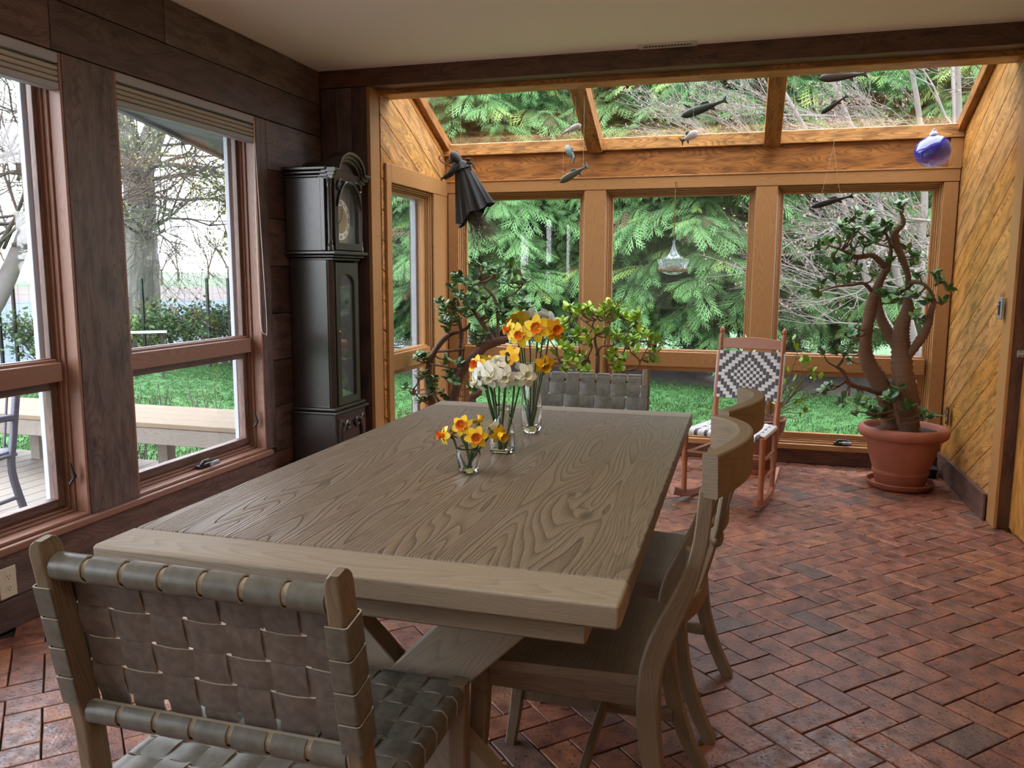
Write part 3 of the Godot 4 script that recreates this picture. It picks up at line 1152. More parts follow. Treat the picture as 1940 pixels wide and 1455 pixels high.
const JADE_R_TRUNK := [[Vector4(0.94, 0.34, -5.48, 0.061), Vector4(0.90, 0.52, -5.48, 0.056), Vector4(0.84, 0.65, -5.48, 0.055), Vector4(0.77, 0.77, -5.48, 0.048), Vector4(0.75, 0.89, -5.48, 0.036), Vector4(0.76, 1.03, -5.48, 0.036), Vector4(0.77, 1.12, -5.48, 0.036), Vector4(0.79, 1.21, -5.48, 0.027), Vector4(0.82, 1.30, -5.48, 0.024), Vector4(0.85, 1.37, -5.48, 0.020), Vector4(0.86, 1.48, -5.48, 0.010), Vector4(0.82, 1.58, -5.48, 0.008)], [Vector4(1.02, 0.35, -5.45, 0.068), Vector4(1.01, 0.53, -5.45, 0.072), Vector4(0.97, 0.70, -5.45, 0.063), Vector4(0.96, 0.84, -5.48, 0.058), Vector4(0.95, 0.94, -5.48, 0.050), Vector4(0.96, 1.03, -5.48, 0.041), Vector4(0.98, 1.11, -5.48, 0.035), Vector4(0.97, 1.20, -5.48, 0.018), Vector4(0.97, 1.30, -5.48, 0.017), Vector4(0.93, 1.41, -5.48, 0.021), Vector4(0.89, 1.50, -5.48, 0.023), Vector4(0.88, 1.57, -5.48, 0.021), Vector4(0.92, 1.63, -5.48, 0.016), Vector4(0.90, 1.70, -5.48, 0.008)], [Vector4(0.94, 0.87, -5.48, 0.039), Vector4(0.88, 0.96, -5.53, 0.036), Vector4(0.84, 1.05, -5.56, 0.029), Vector4(0.82, 1.15, -5.58, 0.023), Vector4(0.83, 1.24, -5.58, 0.012)], [Vector4(1.00, 0.82, -5.45, 0.023), Vector4(1.05, 0.92, -5.42, 0.027), Vector4(1.08, 1.00, -5.40, 0.023), Vector4(1.09, 1.09, -5.38, 0.019), Vector4(1.10, 1.17, -5.38, 0.011), Vector4(1.05, 1.25, -5.38, 0.010), Vector4(0.99, 1.27, -5.43, 0.014), Vector4(0.98, 1.24, -5.48, 0.009)], [Vector4(0.86, 0.58, -5.45, 0.025), Vector4(0.78, 0.60, -5.42, 0.016), Vector4(0.66, 0.64, -5.38, 0.016), Vector4(0.62, 0.71, -5.38, 0.012), Vector4(0.58, 0.74, -5.38, 0.009)], [Vector4(0.77, 1.21, -5.48, 0.014), Vector4(0.71, 1.26, -5.42, 0.011), Vector4(0.64, 1.25, -5.38, 0.009), Vector4(0.55, 1.24, -5.36, 0.007), Vector4(0.46, 1.21, -5.36, 0.004)], [Vector4(0.84, 1.36, -5.48, 0.018), Vector4(0.79, 1.40, -5.43, 0.018), Vector4(0.74, 1.43, -5.40, 0.016), Vector4(0.65, 1.42, -5.38, 0.015), Vector4(0.57, 1.46, -5.36, 0.008), Vector4(0.49, 1.49, -5.36, 0.006)], [Vector4(0.87, 1.48, -5.48, 0.009), Vector4(0.79, 1.51, -5.58, 0.007), Vector4(0.71, 1.56, -5.58, 0.006), Vector4(0.61, 1.65, -5.58, 0.005)], [Vector4(1.10, 1.25, -5.38, 0.008), Vector4(1.14, 1.27, -5.36, 0.007), Vector4(1.17, 1.24, -5.36, 0.005)], [Vector4(0.94, 0.42, -5.28, 0.016), Vector4(0.91, 0.54, -5.28, 0.009), Vector4(0.93, 0.62, -5.28, 0.006)]]

const JADE_R_TIPS := [Vector3(0.91, 1.73, -5.55), Vector3(0.66, 1.70, -5.46), Vector3(0.60, 1.65, -5.51), Vector3(0.56, 1.62, -5.44), Vector3(0.71, 1.64, -5.43), Vector3(0.82, 1.59, -5.60), Vector3(0.89, 1.54, -5.62), Vector3(0.60, 1.55, -5.37), Vector3(0.44, 1.49, -5.54), Vector3(0.49, 1.52, -5.55), Vector3(0.59, 1.40, -5.32), Vector3(0.56, 1.40, -5.48), Vector3(0.67, 1.35, -5.37), Vector3(0.62, 1.29, -5.48), Vector3(0.53, 1.30, -5.43), Vector3(0.48, 1.26, -5.57), Vector3(0.44, 1.20, -5.43), Vector3(0.75, 1.32, -5.36), Vector3(0.86, 1.41, -5.46), Vector3(0.97, 1.45, -5.40), Vector3(0.99, 1.39, -5.42), Vector3(0.97, 1.48, -5.60), Vector3(0.89, 1.21, -5.39), Vector3(0.84, 1.21, -5.44), Vector3(0.94, 1.16, -5.53), Vector3(0.91, 1.15, -5.61), Vector3(1.12, 1.29, -5.36), Vector3(1.20, 1.24, -5.48), Vector3(1.16, 1.16, -5.40), Vector3(1.07, 1.17, -5.36), Vector3(1.01, 1.20, -5.41), Vector3(1.00, 1.07, -5.34), Vector3(1.07, 1.04, -5.50), Vector3(0.67, 0.99, -5.38), Vector3(0.65, 0.93, -5.49), Vector3(0.61, 0.84, -5.34), Vector3(0.49, 0.84, -5.36), Vector3(0.58, 0.82, -5.59), Vector3(0.67, 0.77, -5.58), Vector3(0.54, 0.63, -5.34), Vector3(0.62, 0.56, -5.26), Vector3(0.73, 0.55, -5.32), Vector3(0.78, 0.50, -5.30), Vector3(0.81, 0.46, -5.33), Vector3(0.86, 0.58, -5.31), Vector3(0.93, 0.63, -5.32), Vector3(0.99, 0.53, -5.32), Vector3(1.09, 0.47, -5.30), Vector3(1.13, 0.48, -5.30), Vector3(1.00, 1.32, -5.35), Vector3(0.76, 1.56, -5.42), Vector3(0.70, 1.50, -5.34), Vector3(0.73, 1.60, -5.36), Vector3(0.63, 1.59, -5.32), Vector3(0.81, 1.63, -5.42), Vector3(0.64, 1.48, -5.57), Vector3(0.87, 1.74, -5.36), Vector3(0.72, 0.53, -5.26), Vector3(0.79, 0.46, -5.27)]

const JADE_L_TRUNK := [[Vector4(-2.07, 0.35, -5.25, 0.029), Vector4(-2.08, 0.43, -5.25, 0.028), Vector4(-2.11, 0.52, -5.25, 0.024), Vector4(-2.11, 0.62, -5.25, 0.024), Vector4(-2.09, 0.72, -5.25, 0.021), Vector4(-2.04, 0.81, -5.25, 0.021), Vector4(-1.98, 0.88, -5.25, 0.020), Vector4(-1.93, 0.91, -5.25, 0.014), Vector4(-1.86, 0.93, -5.25, 0.012), Vector4(-1.81, 0.96, -5.25, 0.012), Vector4(-1.80, 0.99, -5.25, 0.007)], [Vector4(-1.95, 0.34, -5.25, 0.044), Vector4(-1.91, 0.49, -5.25, 0.038), Vector4(-1.88, 0.60, -5.25, 0.036), Vector4(-1.84, 0.68, -5.25, 0.036), Vector4(-1.76, 0.76, -5.25, 0.035), Vector4(-1.69, 0.83, -5.25, 0.032), Vector4(-1.62, 0.86, -5.25, 0.031), Vector4(-1.51, 0.89, -5.25, 0.020), Vector4(-1.44, 0.91, -5.25, 0.011)], [Vector4(-1.89, 0.62, -5.25, 0.024), Vector4(-1.87, 0.72, -5.25, 0.020), Vector4(-1.87, 0.81, -5.25, 0.017), Vector4(-1.86, 0.91, -5.25, 0.016), Vector4(-1.87, 0.98, -5.25, 0.014), Vector4(-1.88, 1.04, -5.25, 0.007)], [Vector4(-1.62, 0.86, -5.25, 0.018), Vector4(-1.65, 0.91, -5.25, 0.015), Vector4(-1.70, 0.98, -5.25, 0.016), Vector4(-1.74, 1.03, -5.25, 0.014), Vector4(-1.77, 1.07, -5.25, 0.011), Vector4(-1.81, 1.10, -5.25, 0.006), Vector4(-1.87, 1.08, -5.25, 0.005)], [Vector4(-1.61, 0.88, -5.30, 0.012), Vector4(-1.62, 1.00, -5.33, 0.009), Vector4(-1.60, 1.04, -5.35, 0.009), Vector4(-1.54, 1.08, -5.35, 0.007), Vector4(-1.49, 1.12, -5.35, 0.005)], [Vector4(-1.61, 0.99, -5.30, 0.009), Vector4(-1.64, 1.14, -5.33, 0.011), Vector4(-1.68, 1.20, -5.33, 0.010), Vector4(-1.72, 1.24, -5.33, 0.006), Vector4(-1.70, 1.30, -5.33, 0.004)], [Vector4(-2.01, 0.79, -5.20, 0.009), Vector4(-1.91, 0.80, -5.19, 0.009), Vector4(-1.82, 0.81, -5.21, 0.008)], [Vector4(-2.07, 0.70, -5.20, 0.007), Vector4(-1.95, 0.69, -5.17, 0.006), Vector4(-1.88, 0.67, -5.20, 0.008)], [Vector4(-1.73, 0.37, -5.15, 0.028), Vector4(-1.75, 0.48, -5.15, 0.028), Vector4(-1.70, 0.52, -5.15, 0.017), Vector4(-1.68, 0.57, -5.15, 0.008)], [Vector4(-2.05, 0.42, -5.15, 0.007), Vector4(-2.10, 0.46, -5.11, 0.005), Vector4(-2.16, 0.52, -5.09, 0.004)], [Vector4(-1.94, 0.38, -5.15, 0.016), Vector4(-1.99, 0.48, -5.11, 0.008), Vector4(-2.01, 0.53, -5.11, 0.005)], [Vector4(-1.71, 1.26, -5.25, 0.005), Vector4(-1.74, 1.27, -5.20, 0.005), Vector4(-1.81, 1.26, -5.17, 0.004)], [Vector4(-1.47, 1.23, -5.35, 0.007), Vector4(-1.45, 1.26, -5.35, 0.006), Vector4(-1.47, 1.35, -5.35, 0.004)], [Vector4(-1.63, 1.12, -5.35, 0.007), Vector4(-1.53, 1.18, -5.37, 0.005), Vector4(-1.47, 1.23, -5.37, 0.006)]]

const JADE_L_TIPS := [Vector3(-2.01, 1.14, -5.22), Vector3(-1.95, 1.11, -5.18), Vector3(-2.01, 1.05, -5.32), Vector3(-1.95, 1.01, -5.15), Vector3(-1.95, 0.95, -5.22), Vector3(-1.95, 1.24, -5.30), Vector3(-1.93, 1.28, -5.35), Vector3(-1.82, 1.31, -5.15), Vector3(-1.79, 1.27, -5.11), Vector3(-1.91, 1.19, -5.35), Vector3(-1.83, 1.17, -5.16), Vector3(-1.93, 1.13, -5.26), Vector3(-1.95, 1.03, -5.33), Vector3(-1.88, 1.07, -5.29), Vector3(-1.80, 1.05, -5.17), Vector3(-1.77, 1.11, -5.14), Vector3(-1.80, 1.10, -5.36), Vector3(-1.72, 1.13, -5.21), Vector3(-1.73, 1.15, -5.36), Vector3(-1.64, 1.09, -5.18), Vector3(-1.71, 1.04, -5.28), Vector3(-1.62, 1.06, -5.14), Vector3(-1.69, 1.21, -5.12), Vector3(-1.79, 1.24, -5.24), Vector3(-1.65, 1.37, -5.11), Vector3(-1.74, 1.40, -5.29), Vector3(-1.68, 1.34, -5.35), Vector3(-1.58, 1.36, -5.21), Vector3(-1.58, 1.38, -5.36), Vector3(-1.51, 1.34, -5.32), Vector3(-1.51, 1.28, -5.26), Vector3(-1.53, 1.17, -5.21), Vector3(-1.59, 1.12, -5.33), Vector3(-1.55, 1.10, -5.36), Vector3(-1.45, 1.13, -5.14), Vector3(-1.47, 1.27, -5.29), Vector3(-1.38, 1.14, -5.12), Vector3(-1.36, 1.11, -5.14), Vector3(-1.55, 1.01, -5.27), Vector3(-1.73, 0.86, -5.25), Vector3(-1.71, 0.92, -5.23), Vector3(-1.74, 0.88, -5.20), Vector3(-2.15, 0.76, -5.22), Vector3(-2.13, 0.74, -5.22), Vector3(-2.13, 0.64, -5.21), Vector3(-2.11, 0.62, -5.13), Vector3(-2.08, 0.59, -5.24), Vector3(-2.06, 0.60, -5.26), Vector3(-2.06, 0.52, -5.18), Vector3(-1.98, 0.65, -5.31), Vector3(-1.97, 0.60, -5.29), Vector3(-1.86, 0.60, -5.12), Vector3(-1.97, 0.47, -5.23), Vector3(-1.97, 0.72, -5.23), Vector3(-1.84, 0.53, -5.37), Vector3(-1.75, 0.53, -5.26), Vector3(-2.13, 0.46, -5.22), Vector3(-2.27, 0.48, -5.36), Vector3(-1.86, 0.72, -5.21), Vector3(-1.94, 0.99, -5.21), Vector3(-1.86, 1.14, -5.35), Vector3(-1.75, 1.17, -5.21)]

const JADE_M_TRUNK := [[Vector4(-0.95, 0.57, -5.50, 0.016), Vector4(-0.95, 0.65, -5.50, 0.015), Vector4(-0.95, 0.72, -5.50, 0.015), Vector4(-0.95, 0.78, -5.50, 0.012), Vector4(-0.97, 0.86, -5.50, 0.009), Vector4(-0.97, 0.92, -5.50, 0.007), Vector4(-0.99, 0.97, -5.50, 0.006), Vector4(-0.98, 1.00, -5.50, 0.005), Vector4(-0.94, 1.04, -5.50, 0.003)], [Vector4(-1.00, 0.58, -5.50, 0.012), Vector4(-1.01, 0.66, -5.50, 0.010), Vector4(-1.01, 0.72, -5.50, 0.009), Vector4(-1.02, 0.75, -5.50, 0.006), Vector4(-0.99, 0.83, -5.50, 0.005), Vector4(-1.01, 0.85, -5.50, 0.003)], [Vector4(-0.96, 0.77, -5.50, 0.009), Vector4(-0.93, 0.82, -5.45, 0.007), Vector4(-0.90, 0.84, -5.42, 0.006), Vector4(-0.83, 0.85, -5.40, 0.005), Vector4(-0.79, 0.88, -5.40, 0.003)], [Vector4(-1.15, 0.58, -5.45, 0.009), Vector4(-1.18, 0.67, -5.45, 0.009), Vector4(-1.22, 0.75, -5.45, 0.008), Vector4(-1.23, 0.81, -5.45, 0.007), Vector4(-1.20, 0.86, -5.44, 0.005), Vector4(-1.18, 0.91, -5.44, 0.003)], [Vector4(-1.23, 0.80, -5.45, 0.005), Vector4(-1.28, 0.87, -5.45, 0.004), Vector4(-1.29, 0.89, -5.45, 0.002)], [Vector4(-1.23, 0.74, -5.45, 0.006), Vector4(-1.29, 0.74, -5.43, 0.005), Vector4(-1.33, 0.76, -5.43, 0.004), Vector4(-1.36, 0.80, -5.43, 0.003)], [Vector4(-0.84, 0.62, -5.42, 0.007), Vector4(-0.77, 0.67, -5.42, 0.006), Vector4(-0.67, 0.70, -5.42, 0.006), Vector4(-0.65, 0.74, -5.42, 0.006), Vector4(-0.67, 0.77, -5.42, 0.005), Vector4(-0.71, 0.80, -5.42, 0.005), Vector4(-0.72, 0.83, -5.42, 0.003)], [Vector4(-0.65, 0.74, -5.42, 0.005), Vector4(-0.62, 0.80, -5.42, 0.004), Vector4(-0.60, 0.85, -5.42, 0.003), Vector4(-0.62, 0.91, -5.42, 0.002)], [Vector4(-0.83, 0.63, -5.55, 0.006), Vector4(-0.81, 0.72, -5.55, 0.005), Vector4(-0.79, 0.76, -5.55, 0.005), Vector4(-0.77, 0.82, -5.55, 0.005), Vector4(-0.75, 0.91, -5.55, 0.004), Vector4(-0.75, 1.01, -5.55, 0.002)], [Vector4(-0.98, 0.92, -5.55, 0.005), Vector4(-1.01, 0.96, -5.57, 0.005), Vector4(-1.11, 1.03, -5.58, 0.004)], [Vector4(-1.09, 0.94, -5.60, 0.004), Vector4(-1.12, 0.99, -5.60, 0.004), Vector4(-1.18, 1.06, -5.60, 0.003)], [Vector4(-0.66, 0.75, -5.40, 0.005), Vector4(-0.56, 0.80, -5.40, 0.003), Vector4(-0.54, 0.83, -5.40, 0.002)], [Vector4(-0.89, 0.85, -5.40, 0.004), Vector4(-0.87, 0.96, -5.40, 0.003), Vector4(-0.85, 1.00, -5.40, 0.002)], [Vector4(-0.75, 0.95, -5.55, 0.003), Vector4(-0.68, 1.01, -5.55, 0.003), Vector4(-0.69, 1.05, -5.55, 0.002)]]

const JADE_M_TIPS := [Vector3(-1.18, 1.09, -5.50), Vector3(-1.15, 1.10, -5.44), Vector3(-1.12, 1.06, -5.53), Vector3(-1.08, 1.09, -5.44), Vector3(-1.02, 1.10, -5.43), Vector3(-1.03, 1.10, -5.61), Vector3(-1.00, 1.06, -5.60), Vector3(-0.94, 1.07, -5.44), Vector3(-0.89, 1.11, -5.37), Vector3(-0.93, 1.06, -5.55), Vector3(-0.87, 1.05, -5.50), Vector3(-0.84, 1.10, -5.47), Vector3(-0.84, 1.07, -5.54), Vector3(-0.85, 1.03, -5.53), Vector3(-0.77, 1.04, -5.54), Vector3(-0.74, 1.02, -5.52), Vector3(-0.68, 1.06, -5.47), Vector3(-0.71, 1.02, -5.54), Vector3(-1.20, 0.97, -5.52), Vector3(-1.19, 0.96, -5.42), Vector3(-1.21, 0.94, -5.61), Vector3(-1.22, 0.91, -5.47), Vector3(-1.17, 0.89, -5.43), Vector3(-1.10, 0.94, -5.54), Vector3(-1.05, 0.93, -5.56), Vector3(-1.01, 0.90, -5.41), Vector3(-1.11, 0.89, -5.56), Vector3(-1.08, 0.86, -5.57), Vector3(-1.01, 0.85, -5.51), Vector3(-0.95, 0.94, -5.44), Vector3(-0.93, 1.02, -5.59), Vector3(-0.89, 0.94, -5.54), Vector3(-0.86, 0.90, -5.53), Vector3(-0.80, 0.93, -5.40), Vector3(-0.77, 0.89, -5.51), Vector3(-0.74, 0.87, -5.40), Vector3(-0.73, 0.84, -5.58), Vector3(-0.69, 0.93, -5.53), Vector3(-0.69, 0.89, -5.45), Vector3(-0.61, 0.93, -5.39), Vector3(-0.59, 0.86, -5.50), Vector3(-0.55, 0.88, -5.56), Vector3(-0.56, 0.81, -5.59), Vector3(-0.55, 0.75, -5.48), Vector3(-0.59, 0.76, -5.57), Vector3(-1.13, 0.82, -5.41), Vector3(-1.15, 0.78, -5.40), Vector3(-1.15, 0.75, -5.57), Vector3(-1.27, 0.77, -5.55), Vector3(-1.35, 0.81, -5.41), Vector3(-1.08, 0.72, -5.45), Vector3(-1.05, 0.68, -5.41), Vector3(-1.11, 0.72, -5.53), Vector3(-1.06, 0.69, -5.59), Vector3(-1.04, 0.65, -5.54), Vector3(-1.16, 0.68, -5.41), Vector3(-0.86, 0.79, -5.55), Vector3(-0.87, 0.75, -5.53), Vector3(-0.77, 0.75, -5.51), Vector3(-0.80, 0.67, -5.51), Vector3(-0.82, 0.69, -5.51), Vector3(-0.67, 0.82, -5.38), Vector3(-0.68, 0.96, -5.58)]

const SHRUB_STEMS := [[Vector4(0.22, 0.37, -5.60, 0.005), Vector4(0.27, 0.46, -5.60, 0.005), Vector4(0.34, 0.56, -5.60, 0.003), Vector4(0.39, 0.66, -5.55, 0.002)], [Vector4(0.21, 0.38, -5.55, 0.005), Vector4(0.31, 0.50, -5.52, 0.004), Vector4(0.41, 0.66, -5.50, 0.003), Vector4(0.46, 0.66, -5.50, 0.001)], [Vector4(0.22, 0.37, -5.60, 0.005), Vector4(0.32, 0.51, -5.60, 0.003), Vector4(0.40, 0.57, -5.60, 0.003), Vector4(0.48, 0.65, -5.60, 0.001)], [Vector4(0.22, 0.39, -5.52, 0.005), Vector4(0.32, 0.50, -5.48, 0.003), Vector4(0.44, 0.53, -5.46, 0.003), Vector4(0.55, 0.57, -5.45, 0.001)], [Vector4(0.23, 0.37, -5.60, 0.004), Vector4(0.31, 0.45, -5.60, 0.003), Vector4(0.38, 0.48, -5.60, 0.002), Vector4(0.45, 0.53, -5.60, 0.001)], [Vector4(0.22, 0.39, -5.50, 0.004), Vector4(0.30, 0.43, -5.44, 0.003), Vector4(0.38, 0.43, -5.42, 0.002), Vector4(0.42, 0.45, -5.42, 0.001)], [Vector4(0.23, 0.37, -5.60, 0.004), Vector4(0.32, 0.43, -5.60, 0.003), Vector4(0.41, 0.44, -5.60, 0.001)], [Vector4(0.22, 0.37, -5.65, 0.005), Vector4(0.31, 0.61, -5.65, 0.003), Vector4(0.34, 0.71, -5.65, 0.003), Vector4(0.36, 0.79, -5.65, 0.002), Vector4(0.35, 0.84, -5.65, 0.001), Vector4(0.33, 0.90, -5.65, 0.001)], [Vector4(0.22, 0.37, -5.60, 0.004), Vector4(0.38, 0.57, -5.60, 0.003), Vector4(0.39, 0.67, -5.60, 0.002), Vector4(0.39, 0.71, -5.60, 0.001)], [Vector4(0.25, 0.39, -5.50, 0.003), Vector4(0.33, 0.39, -5.48, 0.003), Vector4(0.35, 0.38, -5.48, 0.001)], [Vector4(0.20, 0.35, -5.70, 0.004), Vector4(0.17, 0.45, -5.70, 0.003), Vector4(0.12, 0.53, -5.70, 0.001)], [Vector4(0.20, 0.37, -5.60, 0.004), Vector4(0.01, 0.52, -5.55, 0.003), Vector4(-0.10, 0.66, -5.55, 0.003), Vector4(-0.11, 0.69, -5.55, 0.001), Vector4(-0.09, 0.71, -5.55, 0.001)], [Vector4(0.22, 0.38, -5.57, 0.003), Vector4(0.26, 0.54, -5.55, 0.003), Vector4(0.36, 0.61, -5.55, 0.002), Vector4(0.43, 0.71, -5.55, 0.001)], [Vector4(0.21, 0.37, -5.60, 0.003), Vector4(0.10, 0.69, -5.60, 0.003), Vector4(0.07, 0.81, -5.60, 0.002), Vector4(0.05, 0.88, -5.60, 0.001)]]

const SHRUB_LEAVES := [Vector3(0.33, 0.90, -5.66), Vector3(0.34, 0.86, -5.49), Vector3(0.33, 0.87, -5.50), Vector3(0.37, 0.78, -5.48), Vector3(0.41, 0.74, -5.58), Vector3(0.40, 0.79, -5.49), Vector3(0.44, 0.71, -5.49), Vector3(0.28, 0.61, -5.62), Vector3(0.31, 0.70, -5.53), Vector3(0.32, 0.57, -5.51), Vector3(0.35, 0.59, -5.54), Vector3(0.31, 0.57, -5.57), Vector3(0.47, 0.66, -5.61), Vector3(0.40, 0.54, -5.60), Vector3(0.36, 0.48, -5.62), Vector3(0.43, 0.42, -5.65), Vector3(0.25, 0.48, -5.55), Vector3(0.27, 0.54, -5.61), Vector3(0.42, 0.78, -5.51), Vector3(0.46, 0.70, -5.65), Vector3(0.27, 0.64, -5.50), Vector3(0.37, 0.62, -5.54), Vector3(0.49, 0.67, -5.49), Vector3(0.41, 0.68, -5.50), Vector3(0.33, 0.65, -5.50), Vector3(0.24, 0.46, -5.56), Vector3(0.29, 0.40, -5.66), Vector3(0.42, 0.47, -5.53), Vector3(0.38, 0.51, -5.63), Vector3(0.21, 0.55, -5.61), Vector3(-0.09, 0.71, -5.54), Vector3(-0.10, 0.70, -5.57), Vector3(0.04, 0.87, -5.59), Vector3(0.07, 0.82, -5.49), Vector3(0.03, 0.90, -5.55), Vector3(0.44, 0.76, -5.60), Vector3(0.29, 0.71, -5.61), Vector3(0.26, 0.59, -5.50), Vector3(0.47, 0.69, -5.57), Vector3(0.38, 0.50, -5.52)]


func furniture() -> void:
	dining_table()
	woven_chairs()
	side_chairs()
	rocking_chair()
	tall_clock()
	plants()


func dining_table() -> void:
	var at := Vector3(-0.732, 0, -2.335)
	var t := thing("dining_table", "long weathered wood dining table with pale breadboard ends", "table", at)
	var x0 := -1.282
	var x1 := -0.180
	var z0 := -3.345
	var z1 := -1.312
	var b := MB.new()
	b.x.origin = -at
	b.bx(Vector3(x0 + 0.002, 0.713, z0 + 0.120), Vector3(x1 - 0.002, 0.7595, z1 - 0.128), 0.005, 2)
	for q in b.t.size():
		b.t[q] = Vector2(b.t[q].x, b.t[q].y) + Vector2(3.2, -x0)
	part("tabletop", b, M.teak, t)
	for e in [[z1 - 0.127, z1], [z0, z0 + 0.119]]:
		b = woo()
		b.x.origin = -at
		b.bx(Vector3(x0, 0.712, e[0]), Vector3(x1, 0.7605, e[1]), 0.008, 0)
		part("breadboard_end", b, M.oak, t)
	for e in [[Vector3(-1.21, 0.655, -1.40), Vector3(-0.248, 0.713, -1.365)], [Vector3(-1.21, 0.655, -3.29), Vector3(-0.248, 0.713, -3.255)], [Vector3(-1.21, 0.655, -3.255), Vector3(-1.175, 0.713, -1.40)], [Vector3(-0.283, 0.655, -3.255), Vector3(-0.248, 0.713, -1.40)]]:
		b = woo()
		b.x.origin = -at
		b.bx(e[0], e[1], 0.005)
		part("apron", b, M.oak, t)
	for zc in [-1.632, -3.02]:
		for sgn in [-1.0, 1.0]:
			b = woo()
			b.x.origin = -at
			var zz: float = zc + sgn * 0.001
			b.bar(Vector3(-0.730 - 0.318 * sgn, 0.020, zz), Vector3(-0.730 + 0.335 * sgn, 0.673, zz), 0.060, 0.145, Vector3(-sgn, 1, 0), 0.005)
			part("trestle_leg", b, M.oak, t)
		b = woo()
		b.x.origin = -at
		b.bx(Vector3(-1.15, 0.0, zc - 0.03), Vector3(-0.31, 0.03, zc + 0.03), 0.006, 0)
		part("foot_rail", b, M.oak, t)
	b = woo()
	b.x.origin = -at
	b.bx(Vector3(-0.765, 0.28, -3.00), Vector3(-0.695, 0.38, -1.65), 0.006, 2)
	part("stretcher", b, M.oak, t)


# a flat strap along path; side is its breadth; out faces away from what it wraps, in towards it
func strap_mesh(path: Array, side: Vector3, w: float, th: float, outer: Material, inner: Material) -> ArrayMesh:
	var a := MB.new()
	var c := MB.new()
	var ed := MB.new()
	var s := side.normalized()
	var u := 0.0
	var N := []
	for i in path.size():
		var tg: Vector3 = (path[mini(i + 1, path.size() - 1)] - path[maxi(i - 1, 0)]).normalized()
		N.append(s.cross(tg).normalized())
	for i in path.size() - 1:
		var u2: float = u + path[i].distance_to(path[i + 1])
		var h := s * w / 2
		var e0: Vector3 = N[i] * th / 2
		var e1: Vector3 = N[i + 1] * th / 2
		var p: Vector3 = path[i]
		var q: Vector3 = path[i + 1]
		a.quad(p - h + e0, p + h + e0, q + h + e1, q - h + e1, N[i], N[i], N[i + 1], N[i + 1], Vector2(u, 0), Vector2(u, w), Vector2(u2, w), Vector2(u2, 0))
		c.quad(p - h - e0, p + h - e0, q + h - e1, q - h - e1, -N[i], -N[i], -N[i + 1], -N[i + 1], Vector2(u, 0), Vector2(u, w), Vector2(u2, w), Vector2(u2, 0))
		for g in [-1.0, 1.0]:
			ed.quad(p + h * g + e0, p + h * g - e0, q + h * g - e1, q + h * g + e1, s * g, s * g, s * g, s * g, Vector2(u, 0), Vector2(u, th), Vector2(u2, th), Vector2(u2, 0))
		u = u2
	var m := two_faced(a, outer, c, inner)
	m.add_surface_from_arrays(Mesh.PRIMITIVE_TRIANGLES, ed.arrays())
	m.surface_set_material(2, M.strap_edge if outer == M.leather else outer)
	return m


